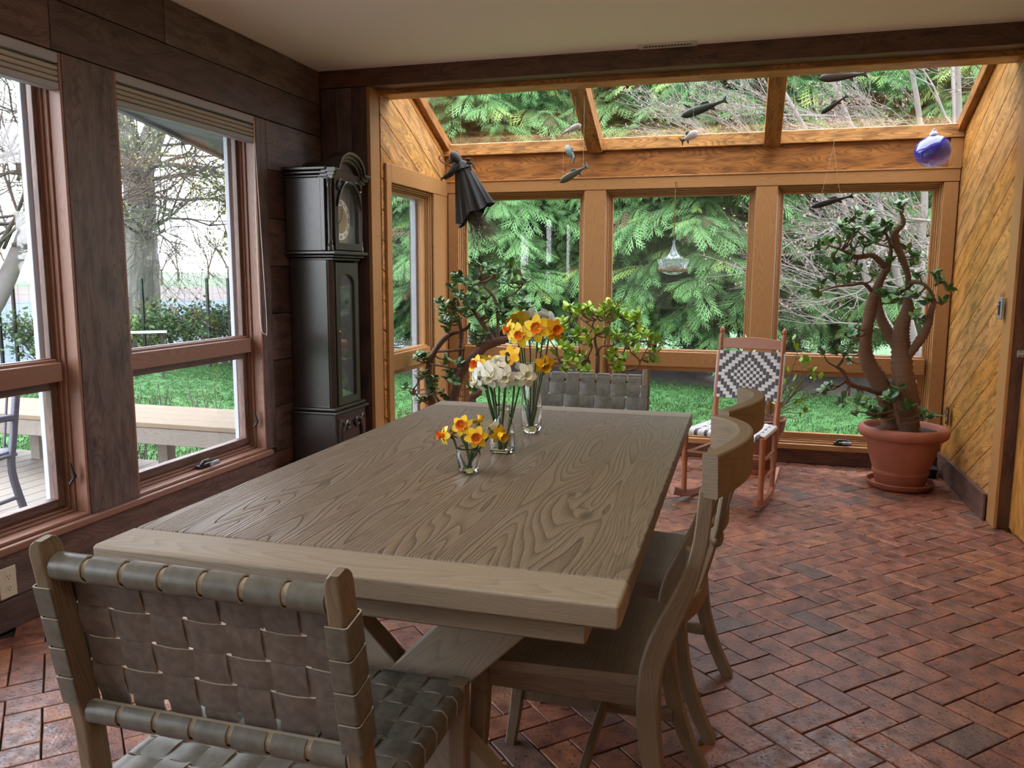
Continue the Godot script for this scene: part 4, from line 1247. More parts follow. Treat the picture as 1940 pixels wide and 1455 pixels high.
func woven_chairs() -> void:
	var at := Vector3(-0.805, 0, -1.3)
	var t := thing("woven_chair", "woven leather strap chair with its back to the viewer at the near table end", "chair", at, 0.0, "woven leather dining chairs")
	var b: MB
	var pale := mat("strap_edge", Color(0.66, 0.62, 0.56), 0.7)
	# rear posts are the rear legs
	for sx in [-1.0, 1.0]:
		b = woo()
		var p := [Vector3(sx * 0.262, 0.0, 0.285), Vector3(sx * 0.262, 0.2, 0.245), Vector3(sx * 0.262, 0.40, 0.222), Vector3(sx * 0.262, 0.55, 0.236), Vector3(sx * 0.262, 0.875, 0.298), Vector3(sx * 0.262, 0.886, 0.300), Vector3(sx * 0.262, 0.893, 0.3015), Vector3(sx * 0.262, 0.896, 0.302)]
		b.sweep(p, MB.rrect(0.030, 0.046, 0.007), Vector3.BACK, [1.0, 1.0, 1.0, 1.0, 1.0, Vector2(0.93, 0.93), Vector2(0.75, 0.78), Vector2(0.45, 0.5)])
		part("leg", b, M.oak_chair, t)
		b = woo()
		b.sweep([Vector3(sx * 0.245, 0.0, -0.262), Vector3(sx * 0.245, 0.2, -0.258), Vector3(sx * 0.245, 0.445, -0.255)], MB.rrect(0.040, 0.040, 0.006), Vector3.BACK)
		part("leg", b, M.oak_chair, t)
		b = woo()
		b.bx(Vector3(sx * 0.245 - 0.014, 0.395, -0.24), Vector3(sx * 0.245 + 0.014, 0.438, 0.215), 0.008, 2)
		part("seat_rail", b, M.oak_chair, t)
		b = woo()
		b.bx(Vector3(sx * 0.245 - 0.011, 0.14, -0.24), Vector3(sx * 0.245 + 0.011, 0.17, 0.24), 0.005, 2)
		part("stretcher", b, M.oak_chair, t)
	for z in [-0.255, 0.2]:
		b = woo()
		b.bx(Vector3(-0.24, 0.395, z - 0.014), Vector3(0.24, 0.438, z + 0.014), 0.008, 0)
		part("seat_rail", b, M.oak_chair, t)
	# back: frame axes
	var up := Vector3(0, 0.325, 0.062).normalized()
	var bk := Vector3(0, -up.z, up.y)
	var o := Vector3(0, 0.555, 0.237)
	var ra := [0.018, 0.300]
	for k in 2:
		b = woo()
		b.sweep([o + up * ra[k] + Vector3(-0.25, 0, 0), o + up * ra[k] + Vector3(0.25, 0, 0)], MB.rrect(0.034, 0.030, 0.013, 3), bk)
		part("back_rail", b, pale, t)
	var rho := 0.021
	for i in 7:
		var xx := -0.2145 + 0.0715 * i
		var path := []
		for e in 11:
			var f := deg_to_rad(80.0 - 26.0 * e)
			path.append(Vector2(ra[0] + rho * sin(f), rho * cos(f)))
		for e in range(1, 16):
			var s := float(e) / 16
			var a := lerpf(ra[0], ra[1], s)
			path.append(Vector2(a, -0.020 + 0.0040 * sin(PI * ((a - 0.045) / 0.0575 + i))))
		for e in 11:
			var f := deg_to_rad(180.0 - 26.0 * e)
			path.append(Vector2(ra[1] + rho * sin(f), rho * cos(f)))
		var p3 := []
		for q in path:
			p3.append(o + up * q.x + bk * q.y + Vector3(xx, 0, 0))
		part_mesh("back_strap", strap_mesh(p3, Vector3.LEFT, 0.0605, 0.003, M.leather, M.suede), null, t)
	for j in 4:
		var a0 := 0.073 + 0.0575 * j
		var path := []
		for e in [[0.0165, 0.0245], [0.0150, 0.0262], [-0.0140, 0.0262], [-0.0175, 0.0240], [-0.0182, 0.0200], [-0.0182, -0.0190], [-0.0170, -0.0230], [-0.0130, -0.0252], [0.0140, -0.0248], [0.0200, -0.0225]]:
			path.append(Vector2(-0.262 + e[0], e[1]))
		for e in range(0, 29):
			var xx := -0.232 + 0.464 * e / 28.0
			path.append(Vector2(xx, -0.020 - 0.0040 * sin(PI * (float(j) + (xx + 0.2145) / 0.0715 + 0.5))))
		var tail := []
		for e in 10:
			var q: Vector2 = path[9 - e]
			tail.append(Vector2(-q.x, q.y))
		path.append_array(tail)
		var p3 := []
		for q in path:
			p3.append(o + up * a0 + bk * q.y + Vector3(q.x, 0, 0))
		part_mesh("cross_strap", strap_mesh(p3, up, 0.0525, 0.003, M.leather, M.suede), null, t)
	# seat
	for i in 8:
		var xx := -0.207 + 0.0592 * i
		var p3 := [Vector3(xx, 0.39, -0.262), Vector3(xx, 0.40, -0.271), Vector3(xx, 0.43, -0.271), Vector3(xx, 0.441, -0.262)]
		for e in 31:
			var z := -0.250 + 0.44 * e / 30.0
			p3.append(Vector3(xx, 0.440 + 0.0040 * sin(PI * ((z + 0.235) / 0.0592 + i + 0.5)), z))
		p3.append_array([Vector3(xx, 0.441, 0.208), Vector3(xx, 0.42, 0.217), Vector3(xx, 0.395, 0.214)])
		part_mesh("seat_strap", strap_mesh(p3, Vector3.LEFT, 0.053, 0.003, M.leather, M.suede), null, t)
	for j in 8:
		var z := -0.222 + 0.0592 * j
		var p3 := [Vector3(-0.250, 0.39, z), Vector3(-0.262, 0.40, z), Vector3(-0.262, 0.43, z), Vector3(-0.252, 0.441, z)]
		for e in 31:
			var xx := -0.240 + 0.48 * e / 30.0
			p3.append(Vector3(xx, 0.440 - 0.0040 * sin(PI * ((xx + 0.207) / 0.0592 + j + 0.5)), z))
		p3.append_array([Vector3(0.252, 0.441, z), Vector3(0.262, 0.43, z), Vector3(0.262, 0.40, z), Vector3(0.250, 0.39, z)])
		part_mesh("seat_strap", strap_mesh(p3, Vector3.BACK, 0.053, 0.003, M.leather, M.suede), null, t)
	copy(t, "woven_chair", "woven leather strap chair facing the viewer at the far table end", Vector3(-0.672, 0, -3.365), PI, "woven leather dining chairs")


func side_chairs() -> void:
	var t := thing("side_chair", "wooden chair with curved back at the right table side, nearer the viewer", "chair", Vector3(-0.30, 0, -1.875), PI / 2, "curved-back wooden side chairs")
	var b: MB
	for sx in [-1.0, 1.0]:
		b = woo()
		var x: float = sx * 0.205
		var p := smooth_path([Vector3(x, 0.0, 0.245), Vector3(x, 0.09, 0.20), Vector3(x, 0.2, 0.162), Vector3(x, 0.32, 0.142), Vector3(x, 0.43, 0.138), Vector3(x, 0.51, 0.150), Vector3(x, 0.60, 0.184), Vector3(x, 0.68, 0.215), Vector3(x, 0.77, 0.236), Vector3(x, 0.88, 0.245)], 3)
		var sc := []
		for q in p:
			var h: float = q.y
			sc.append(Vector2(1.0, lerpf(0.85, 1.28, smoothstep(0.0, 0.4, h)) if h < 0.55 else lerpf(1.28, 0.80, smoothstep(0.52, 0.74, h))))
		b.sweep(p, MB.rrect(0.040, 0.040, 0.006), Vector3.BACK, sc)
		part("leg", b, M.oak_chair, t)
		b = woo()
		x = sx * 0.185
		p = smooth_path([Vector3(x, 0.0, -0.285), Vector3(x, 0.18, -0.262), Vector3(x, 0.43, -0.250)], 4)
		b.sweep(p, MB.rrect(0.036, 0.036, 0.006), Vector3.BACK, [0.8, 0.85, 0.9, 0.95, 1.0, 1.1, 1.2, 1.2, 1.2])
		part("leg", b, M.oak_chair, t)
		b = woo()
		b.bx(Vector3(x - 0.012, 0.375, -0.24), Vector3(x + 0.012, 0.438, 0.14), 0.004, 2)
		part("apron", b, M.oak_chair, t)
		b = woo()
		b.bar(Vector3(x, 0.155, -0.262), Vector3(x, 0.155, 0.165), 0.02, 0.034, Vector3.UP, 0.004)
		part("stretcher", b, M.oak_chair, t)
	b = woo()
	b.bx(Vector3(-0.20, 0.14, -0.03), Vector3(0.20, 0.17, -0.01), 0.004, 0)
	part("stretcher", b, M.oak_chair, t)
	for z in [-0.25, 0.135]:
		b = woo()
		b.bx(Vector3(-0.19, 0.375, z - 0.012), Vector3(0.19, 0.438, z + 0.012), 0.004, 0)
		part("apron", b, M.oak_chair, t)
	# seat, dished
	b = woo()
	b.grid(13, 13, func(i, j):
		var u: float = i / 6.0 - 1.0
		var v: float = j / 6.0 - 1.0
		return Vector3(u * (0.225 - 0.012 * v), 0.466 - 0.010 * (1.0 - u * u) * (1.0 - v * v) - 0.006 * pow(maxf(absf(u), absf(v)), 12.0), v * 0.215 - 0.065), false, -1.0, 0.03, 0.03)
	var rim := []
	for q in [[-1, -1], [1, -1], [1, 1], [-1, 1], [-1, -1]]:
		rim.append(Vector3(q[0] * (0.225 - 0.012 * q[1]), 0.448, q[1] * 0.215 - 0.065))
	for k in 4:
		var nn: Vector3 = Vector3.UP.cross(rim[k + 1] - rim[k]).normalized()
		if nn.dot((rim[k] + rim[k + 1]) * 0.5 - Vector3(0, 0.448, -0.065)) < 0.0:
			nn = -nn
		b.flat4(rim[k] + Vector3.UP * 0.0125, rim[k + 1] + Vector3.UP * 0.0125, rim[k + 1] - Vector3.UP * 0.012, rim[k] - Vector3.UP * 0.012, nn)
	b.flat4(rim[0] - Vector3.UP * 0.012, rim[1] - Vector3.UP * 0.012, rim[2] - Vector3.UP * 0.012, rim[3] - Vector3.UP * 0.012, Vector3.DOWN)
	part("seat", b, M.oak_chair, t)
	# curved top rail and lower rail
	var bow := func(x: float, ends: float, deep: float) -> float:
		return ends + deep * (1.0 - pow(absf(x) / 0.235, 2.0))
	for k in 2:
		b = woo()
		var p := []
		for e in 15:
			var x := -0.235 + 0.47 * e / 14.0
			if k == 1:
				x *= 0.80
			p.append(Vector3(x, [0.917, 0.60][k] + [0.010, 0.0][k] * (1.0 - pow(x / 0.235, 2.0)), bow.call(x, [0.250, 0.172][k], [0.068, 0.062][k])))
		b.sweep(p, MB.rrect([0.036, 0.026][k], [0.094, 0.05][k], 0.006), Vector3.UP)
		part(["top_rail", "lower_rail"][k], b, M.oak_chair, t)
	# sheaf of four splats drawn together in the middle
	for k in 4:
		var s := k - 1.5
		b = woo()
		var p := smooth_path([Vector3(s * 0.088, 0.885, 0.0), Vector3(s * 0.062, 0.81, 0.0), Vector3(s * 0.022, 0.735, 0.0), Vector3(s * 0.022, 0.70, 0.0), Vector3(s * 0.045, 0.65, 0.0), Vector3(s * 0.065, 0.605, 0.0)], 3)
		for q in p.size():
			p[q].z = bow.call(p[q].x, lerpf(0.172, 0.250, (p[q].y - 0.60) / 0.317), 0.060)
		b.sweep(p, MB.rrect(0.024, 0.013, 0.003), Vector3(0, 0.24, 1.0))
		part("splat", b, M.oak_chair, t)
	b = woo()
	b.x.origin = Vector3(0, 0.717, 0.262)
	b.ball(Vector3.ZERO, Vector3(0.05, 0.022, 0.018), 14)
	part("boss", b, M.oak_chair, t)
	copy(t, "side_chair", "wooden chair with curved back at the right table side, farther along", Vector3(-0.262, 0, -2.455), PI / 2 - 0.10, "curved-back wooden side chairs")


func rocking_chair() -> void:
	var t := thing("rocking_chair", "cherry wood rocking chair with a grey and white woven back", "rocking chair", Vector3(-0.02, 0, -4.87), deg_to_rad(163.0))
	var b: MB
	for sx in [-1.0, 1.0]:
		b = woo()
		b.tube([Vector3(sx * 0.19, 0.055, 0.165), Vector3(sx * 0.19, 0.42, 0.20), Vector3(sx * 0.19, 0.96, 0.285)], [0.015, 0.018, 0.0155], 14)
		var post := part("post", b, M.cherry, t)
		b = woo()
		b.x = Transform3D(Basis(Vector3.RIGHT, 0.155), Vector3(sx * 0.19, 0.955, 0.284))
		b.lathe([Vector2(0.010, 0.0), Vector2(0.0125, 0.006), Vector2(0.009, 0.010), Vector2(0.014, 0.020), Vector2(0.0155, 0.028), Vector2(0.012, 0.040), Vector2(0.005, 0.050), Vector2(0.0, 0.053)], 14)
		part("finial", b, M.cherry, post)
		b = woo()
		b.tube([Vector3(sx * 0.225, 0.048, -0.195), Vector3(sx * 0.225, 0.42, -0.20)], [0.016, 0.0175], 14)
		part("leg", b, M.cherry, t)
		b = woo()
		var p := []
		for e in 15:
			var z := -0.34 + 0.72 * e / 14.0
			p.append(Vector3(sx * (0.225 - 0.035 * (z + 0.2) / 0.37), 0.024 + 0.62 * pow(z + 0.01, 2.0), z))
		b.sweep(p, MB.rrect(0.024, 0.045, 0.006), Vector3.UP)
		part("rocker", b, M.cherry, t)
		for y in [0.17, 0.285]:
			b = woo()
			b.tube([Vector3(sx * 0.225, y, -0.195), Vector3(sx * 0.19, y, 0.18)], [0.0085], 10)
			part("rung", b, M.cherry, t)
		b = woo()
		b.tube([Vector3(sx * 0.222, 0.418, -0.20), Vector3(sx * 0.19, 0.418, 0.20)], [0.013], 10)
		part("seat_rail", b, M.cherry, t)
	for e in [[0.20, -0.195, 0.225], [0.30, -0.197, 0.225], [0.23, 0.185, 0.19]]:
		b = woo()
		b.tube([Vector3(-e[2], e[0], e[1]), Vector3(e[2], e[0], e[1])], [0.0085], 10)
		part("rung", b, M.cherry, t)
	# top slat, crowned
	var lean := Vector3(0, 0.54, 0.085).normalized()
	var o := Vector3(0, 0.42, 0.20)
	b = woo()
	var pl := PackedVector2Array()
	for e in 9:
		var x := -0.185 + 0.37 * e / 8.0
		pl.append(Vector2(x, -0.028))
	for e in 9:
		var x := 0.185 - 0.37 * e / 8.0
		pl.append(Vector2(x, 0.028 + 0.016 * cos(x / 0.185 * PI / 2)))
	b.x = Transform3D(Basis(Vector3.RIGHT, lean, Vector3.RIGHT.cross(lean)), o + lean * 0.488)
	b.plate(pl, 0.012, 0.003)
	part("top_slat", b, M.cherry, t)
	# woven back of tapes: white ones run across, grey ones upright
	var nn := Vector3.RIGHT.cross(lean)
	var cols := 19
	var rows := 15
	var pw := 0.0194
	var white_over := func(i: int, j: int) -> bool:
		var d := absi(i - 9) + absi(j - 7)
		if d <= 6:
			return (i + j) % 2 == 1
		return posmod(d, 4) < 2
	for f in [[0.155, 0.19]]:
		for i in cols:
			var p := []
			for j in rows * 2 + 1:
				var a := pw * (j / 2.0)
				var s := -0.0011
				if j % 2 == 1:
					s = -0.0028 if white_over.call(i, j / 2) else 0.0012
				p.append(o + lean * (0.152 + a) + Vector3(-0.1746 + pw * i, 0, 0) - nn * (0.016 + s))
			part_mesh("grey_tape", strap_mesh(p, Vector3.LEFT, 0.0178, 0.0012, M.grey_tape, M.grey_tape), null, t)
		for j in rows:
			var p := []
			for e in 6:
				var g := deg_to_rad(60.0 + 30.0 * e)
				p.append(o + lean * (0.152 + pw * (j + 0.5)) + Vector3(-0.19 + 0.019 * cos(g), 0, 0) + nn * 0.019 * sin(g))
			for i in range(0, cols * 2 - 1):
				var s := -0.0008
				if i % 2 == 0:
					s = 0.0015 if white_over.call(i / 2, j) else -0.0024
				p.append(o + lean * (0.152 + pw * (j + 0.5)) + Vector3(-0.1746 + pw * i / 2.0, 0, 0) - nn * (0.016 + s))
			for e in 6:
				var q: Vector3 = p[5 - e] - o - lean * (0.152 + pw * (j + 0.5))
				p.append(o + lean * (0.152 + pw * (j + 0.5)) + Vector3(-q.x, q.y, q.z))
			part_mesh("white_tape", strap_mesh(p, lean, 0.0182, 0.0012, M.white_tape, M.white_tape), null, t)
	# seat of the same tapes
	for i in 21:
		var f := (i - 10) / 10.0
		var p := [Vector3(f * 0.198, 0.400, -0.205), Vector3(f * 0.198, 0.41, -0.216), Vector3(f * 0.198, 0.425, -0.214), Vector3(f * 0.196, 0.434, -0.198)]
		for e in 9:
			var z := -0.17 + 0.37 * e / 8.0
			p.append(Vector3(f * (0.196 - 0.03 * (z + 0.2) / 0.4), 0.433 + (0.0012 if (e + i) % 2 == 0 else -0.0012), z))
		part_mesh("grey_tape", strap_mesh(p, Vector3.LEFT, 0.0175, 0.0012, M.white_tape if i % 3 else M.grey_tape, M.grey_tape), null, t)
	for j in 19:
		var z := -0.178 + 0.0195 * j
		var hw := 0.222 - 0.032 * (z + 0.2) / 0.4
		var p := [Vector3(-hw - 0.006, 0.404, z), Vector3(-hw - 0.013, 0.418, z), Vector3(-hw - 0.006, 0.431, z)]
		for e in 21:
			p.append(Vector3(hw * (e - 10) / 10.5, 0.433 + (0.0012 if (e + j) % 2 else -0.0012), z))
		p.append_array([Vector3(hw + 0.006, 0.431, z), Vector3(hw + 0.013, 0.418, z), Vector3(hw + 0.006, 0.404, z)])
		part_mesh("white_tape", strap_mesh(p, Vector3.BACK, 0.0182, 0.0012, M.white_tape, M.white_tape), null, t)


func arch_frame(b: MB, hw: float, iw: float, y0: float, y1: float, spring: float, rise: float, th: float, at: Vector3) -> void:
	# an upright frame with an arched opening, foot open
	var p := PackedVector2Array([Vector2(-iw, y0), Vector2(-hw, y0), Vector2(-hw, y1), Vector2(hw, y1), Vector2(hw, y0), Vector2(iw, y0)])
	for e in 13:
		var a := PI * e / 12.0
		p.append(Vector2(iw * cos(a), spring + rise * sin(a)))
	var keep := b.x
	b.x = b.x * Transform3D(Basis.IDENTITY, at)
	b.plate(p, th, 0.004)
	b.x = keep


func tall_clock() -> void:
	var t := thing("grandfather_clock", "tall dark longcase clock with an arched hood in the corner", "clock", Vector3(-2.402, 0, -4.392), PI / 2)
	var W: Material = M.clock_wood
	var b := woo()
	b.bx(Vector3(-0.195, 0.0, -0.15), Vector3(0.195, 0.50, 0.135), 0.006, 1)
	b.bx(Vector3(-0.21, 0.0, -0.152), Vector3(0.21, 0.085, 0.15), 0.008, 0)
	part("base", b, W, t)
	b = woo()
	b.bx(Vector3(-0.215, 0.497, -0.153), Vector3(0.215, 0.515, 0.155), 0.007, 0)
	b.bx(Vector3(-0.20, 0.515, -0.153), Vector3(0.20, 0.538, 0.140), 0.009, 0)
	part("base_moulding", b, W, t)
	# carved panel on the base
	b = woo()
	b.x.origin = Vector3(0, 0, 0.136)
	for sx in [-1.0, 1.0]:
		b.tube(smooth_path([Vector3(sx * 0.13, 0.30, 0.004), Vector3(sx * 0.125, 0.38, 0.007), Vector3(sx * 0.09, 0.435, 0.009), Vector3(sx * 0.04, 0.44, 0.008), Vector3(sx * 0.05, 0.40, 0.006), Vector3(sx * 0.085, 0.405, 0.005)], 4), [0.011], 8)
		b.ball(Vector3(sx * 0.045, 0.425, 0.006), Vector3(0.022, 0.016, 0.012), 10)
		b.tube(smooth_path([Vector3(sx * 0.10, 0.42, 0.006), Vector3(sx * 0.14, 0.455, 0.007), Vector3(sx * 0.16, 0.43, 0.005)], 4), [0.008], 8)
	arch_frame(b, 0.175, 0.135, 0.10, 0.475, 0.36, 0.075, 0.012, Vector3.ZERO)
	part("carving", b, W, t)
	# waist: back, two sides, chamfered fronts with a fluted quarter column
	b = woo()
	b.bx(Vector3(-0.168, 0.53, -0.15), Vector3(-0.150, 1.40, 0.085), 0.003, 1)
	b.bx(Vector3(0.150, 0.53, -0.15), Vector3(0.168, 1.40, 0.085), 0.003, 1)
	b.bx(Vector3(-0.16, 0.53, -0.15), Vector3(0.16, 1.40, -0.135), 0.002, 1)
	part("waist", b, W, t)
	for sx in [-1.0, 1.0]:
		b = woo()
		b.bar(Vector3(sx * 0.155, 0.535, 0.100), Vector3(sx * 0.155, 1.40, 0.100), 0.030, 0.036, Vector3(-sx, 0, 1).normalized(), 0.004)
		for k in 3:
			b.tube([Vector3(sx * (0.166 - 0.007 * k), 0.58, 0.104 + 0.007 * k), Vector3(sx * (0.166 - 0.007 * k), 1.36, 0.104 + 0.007 * k)], [0.0045], 8)
		part("corner_column", b, W, t)
	b = woo()
	arch_frame(b, 0.138, 0.092, 0.575, 1.385, 1.25, 0.065, 0.022, Vector3(0, 0, 0.118))
	b.bx(Vector3(-0.138, 0.54, 0.107), Vector3(0.138, 0.585, 0.129), 0.004, 0)
	var d := part("door", b, W, t)
	b = MB.new()
	b.bx(Vector3(-0.095, 0.583, 0.110), Vector3(0.095, 1.32, 0.113), 0.0)
	part("glass", b, M.clear_pane, d)
	b = MB.new()
	b.x.origin = Vector3(-0.115, 0.98, 0.131)
	b.ball(Vector3.ZERO, Vector3(0.007, 0.010, 0.007), 10)
	var brass := mat("brass", Color(0.72, 0.58, 0.32), 0.25)
	brass.metallic = 0.9
	part("knob", b, brass, d)
	for k in 3:
		b = MB.new()
		var x := -0.055 + 0.055 * k
		b.lathe([Vector2(0.0, 0.0), Vector2(0.017, 0.004), Vector2(0.018, 0.012), Vector2(0.018, 0.17), Vector2(0.012, 0.18), Vector2(0.0, 0.182)], 16, Vector3(x, 1.06 - 0.06 * k, 0.03))
		b.tube([Vector3(x, 1.24 - 0.06 * k, 0.03), Vector3(x, 1.40, 0.03)], [0.0025], 6)
		part("weight", b, brass, t)
	b = MB.new()
	b.tube([Vector3(0, 0.86, -0.03), Vector3(0, 1.40, -0.03)], [0.004], 8)
	b.x.origin = Vector3(0, 0.80, -0.03)
	b.ball(Vector3.ZERO, Vector3(0.075, 0.075, 0.008), 20)
	part("pendulum", b, brass, t)
	for k in 5:
		b = MB.new()
		b.tube([Vector3(0.02 + 0.022 * k, 0.72 + 0.05 * k, -0.09), Vector3(0.02 + 0.022 * k, 1.38, -0.09)], [0.007], 8)
		part("chime_tube", b, M.chrome, t)
	# waist mouldings under the hood
	b = woo()
	for e in [[1.395, 1.412, 0.172, 0.132], [1.412, 1.428, 0.190, 0.150], [1.428, 1.450, 0.212, 0.168]]:
		b.bx(Vector3(-e[2], e[0], -0.153), Vector3(e[2], e[1], e[3]), 0.007, 0)
	part("hood_moulding", b, W, t)
	# hood sides, back, corner columns
	b = woo()
	b.bx(Vector3(-0.200, 1.45, -0.15), Vector3(-0.185, 1.86, 0.095), 0.003, 1)
	b.bx(Vector3(0.185, 1.45, -0.15), Vector3(0.200, 1.86, 0.095), 0.003, 1)
	b.bx(Vector3(-0.19, 1.45, -0.15), Vector3(0.19, 1.86, -0.135), 0.002, 1)
	b.bx(Vector3(-0.19, 1.84, -0.15), Vector3(0.19, 1.86, 0.11), 0.002, 0)
	part("hood", b, W, t)
	for sx in [-1.0, 1.0]:
		b = woo()
		b.lathe([Vector2(0.0, 1.452), Vector2(0.019, 1.452), Vector2(0.020, 1.475), Vector2(0.015, 1.482), Vector2(0.017, 1.50), Vector2(0.013, 1.52), Vector2(0.015, 1.65), Vector2(0.013, 1.80), Vector2(0.017, 1.815), Vector2(0.014, 1.825), Vector2(0.019, 1.838), Vector2(0.019, 1.86), Vector2(0.0, 1.86)], 16, Vector3(sx * 0.190, 0, 0.125))
		b.bx(Vector3(sx * 0.190 - 0.018, 1.45, 0.075), Vector3(sx * 0.190 + 0.012, 1.86, 0.105), 0.004, 1)
		part("hood_column", b, W, t)
	b = woo()
	arch_frame(b, 0.168, 0.128, 1.49, 1.90, 1.715, 0.115, 0.024, Vector3(0, 0, 0.138))
	b.bx(Vector3(-0.168, 1.455, 0.126), Vector3(0.168, 1.498, 0.150), 0.004, 0)
	var hd := part("hood_door", b, W, t)
	b = woo()
	b.x.origin = Vector3(0, 0, 0.152)
	for sx in [-1.0, 1.0]:
		b.tube(smooth_path([Vector3(0.0, 1.845, 0.002), Vector3(sx * 0.05, 1.84, 0.004), Vector3(sx * 0.10, 1.80, 0.005), Vector3(sx * 0.135, 1.745, 0.005), Vector3(sx * 0.150, 1.70, 0.004)], 4), [0.010, 0.010, 0.009, 0.009, 0.009, 0.008, 0.008, 0.008, 0.007, 0.007, 0.007, 0.006, 0.006, 0.006, 0.006, 0.005, 0.005], 8)
		b.tube(smooth_path([Vector3(sx * 0.06, 1.85, 0.003), Vector3(sx * 0.12, 1.85, 0.004), Vector3(sx * 0.145, 1.81, 0.004), Vector3(sx * 0.12, 1.80, 0.004)], 4), [0.007], 8)
	part("carving", b, W, hd)
	b = MB.new()
	b.bx(Vector3(-0.13, 1.49, 0.128), Vector3(0.13, 1.835, 0.131), 0.0)
	part("glass", b, M.clear_pane, hd)
	# arched bonnet and the straight side cornices
	var arc := func(up: float, out: float) -> Array:
		var p := [Vector3(-0.205 - out, 1.875 + up, 0.0), Vector3(-0.175 - out * 0.3, 1.875 + up, 0.0)]
		for e in 13:
			var a := PI - PI * e / 12.0
			p.append(Vector3((0.150 + out * 0.4) * cos(a), 1.88 + up + 0.105 * sin(a), 0.0))
		p.append_array([Vector3(0.175 + out * 0.3, 1.875 + up, 0.0), Vector3(0.205 + out, 1.875 + up, 0.0)])
		return p
	b = woo()
	for e in [[-0.012, 0.0, 0.152, 0.022], [0.006, 0.010, 0.166, 0.022], [0.024, 0.020, 0.180, 0.022]]:
		b.x.origin = Vector3(0, 0, e[2] - 0.04)
		b.sweep(arc.call(e[0], e[1]), MB.rrect(0.09, e[3], 0.007), Vector3.BACK.cross(Vector3.LEFT))
	b.x.origin = Vector3.ZERO
	var fill := PackedVector2Array()
	for q in arc.call(-0.01, -0.006):
		fill.append(Vector2(q.x, q.y))
	fill.append(Vector2(0.19, 1.84))
	fill.append(Vector2(-0.19, 1.84))
	b.x.origin = Vector3(0, 0, 0.02)
	b.plate(fill, 0.22, 0.002)
	part("bonnet", b, W, t)
	for sx in [-1.0, 1.0]:
		b = woo()
		for e in [[1.858, 1.876, 0.210], [1.876, 1.896, 0.222], [1.896, 1.918, 0.236]]:
			b.bx(Vector3(sx * 0.14, e[0], -0.153), Vector3(sx * e[2], e[1], 0.13), 0.007, 2)
		part("cornice", b, W, t)
	# dial
	b = MB.new()
	b.bx(Vector3(-0.13, 1.49, 0.082), Vector3(0.13, 1.83, 0.090), 0.0)
	var dl := part("dial", b, mat("dial_brass", Color(0.50, 0.42, 0.26), 0.4), t)
	b = MB.new()
	b.x = Transform3D(Basis(Vector3.RIGHT, PI / 2), Vector3(0, 1.635, 0.090))
	b.lathe([Vector2(0.118, 0.0), Vector2(0.118, 0.004), Vector2(0.080, 0.004), Vector2(0.080, 0.0)], 48, Vector3.ZERO)
	part("chapter_ring", b, mat("dial_white", Color(0.95, 0.92, 0.84), 0.4), dl)
	b = MB.new()
	b.x = Transform3D(Basis(Vector3.RIGHT, PI / 2), Vector3(0, 1.635, 0.090))
	b.lathe([Vector2(0.076, 0.0), Vector2(0.076, 0.003), Vector2(0.0, 0.003)], 40, Vector3.ZERO)
	part("dial_centre", b, mat("dial_gold", Color(0.62, 0.52, 0.32), 0.4), dl)
	var font := SystemFont.new()
	font.font_names = PackedStringArray(["Droid Serif"])
	var rom := ["XII", "I", "II", "III", "IV", "V", "VI", "VII", "VIII", "IX", "X", "XI"]
	for k in 12:
		var tm := TextMesh.new()
		tm.text = rom[k]
		tm.font = font
		tm.font_size = 24
		tm.pixel_size = 0.0011
		tm.depth = 0.001
		var a := TAU * k / 12.0
		var n := part_mesh("numeral", tm, M.black, dl)
		n.transform = Transform3D(Basis(Vector3.BACK, -a), Vector3(sin(a) * 0.099, 1.635 + cos(a) * 0.099, 0.0955))
	b = MB.new()
	b.bar(Vector3(0, 1.635, 0.097), Vector3(-0.045, 1.60, 0.097), 0.006, 0.002, Vector3.BACK, 0.0)
	b.bar(Vector3(0, 1.635, 0.099), Vector3(0.02, 1.725, 0.099), 0.005, 0.002, Vector3.BACK, 0.0)
	part("hands", b, M.black, dl)


func leaf_mesh(L: float, w: float, th: float, curl: float) -> ArrayMesh:
	# a fleshy paddle leaf, base at the origin, growing along +y, upper side to +z
	var b := MB.new()
	for sd in [1.0, -1.0]:
		b.grid(4, 6, func(i, j):
			var s: float = j / 5.0
			var e: float = i / 1.5 - 1.0
			var hw: float = w * 0.5 * (0.22 + 0.78 * sin(PI * pow(s, 0.75) * 0.86)) if s < 1.0 else w * 0.10
			return Vector3(e * hw, s * L, curl * L * s * s + sd * th * 0.5 * (1.0 - pow(absf(e), 2.0)) * (0.5 + sin(PI * s) * 0.5)), false, sd, 0.1, 0.1)
	return b.mesh()


func rosette(tip: Vector3, dir: Vector3, n: int, size: float, spread: float) -> Array:
	var out := []
	var d := dir.normalized()
	var sd := d.cross(Vector3(0.31, 0.2, 0.93)).normalized()
	var ph := R(0, TAU)
	for i in n:
		var a := ph + PI * (i % 2) + PI / 2 * (i / 2) + R(-0.35, 0.35)
		var lift := spread * (1.15 - 0.14 * (i / 2)) + R(-0.25, 0.25)
		var r := sd.rotated(d, a)
		var y := (d * cos(lift) + r * sin(lift)).normalized()
		var z := (d - y * d.dot(y)).normalized()
		var k := size * R(0.75, 1.2)
		out.append(Transform3D(Basis(y.cross(z), y, z).scaled(Vector3(k, k, k)), tip - d * (0.012 * (i / 2) * size) + r * 0.003))
	return out


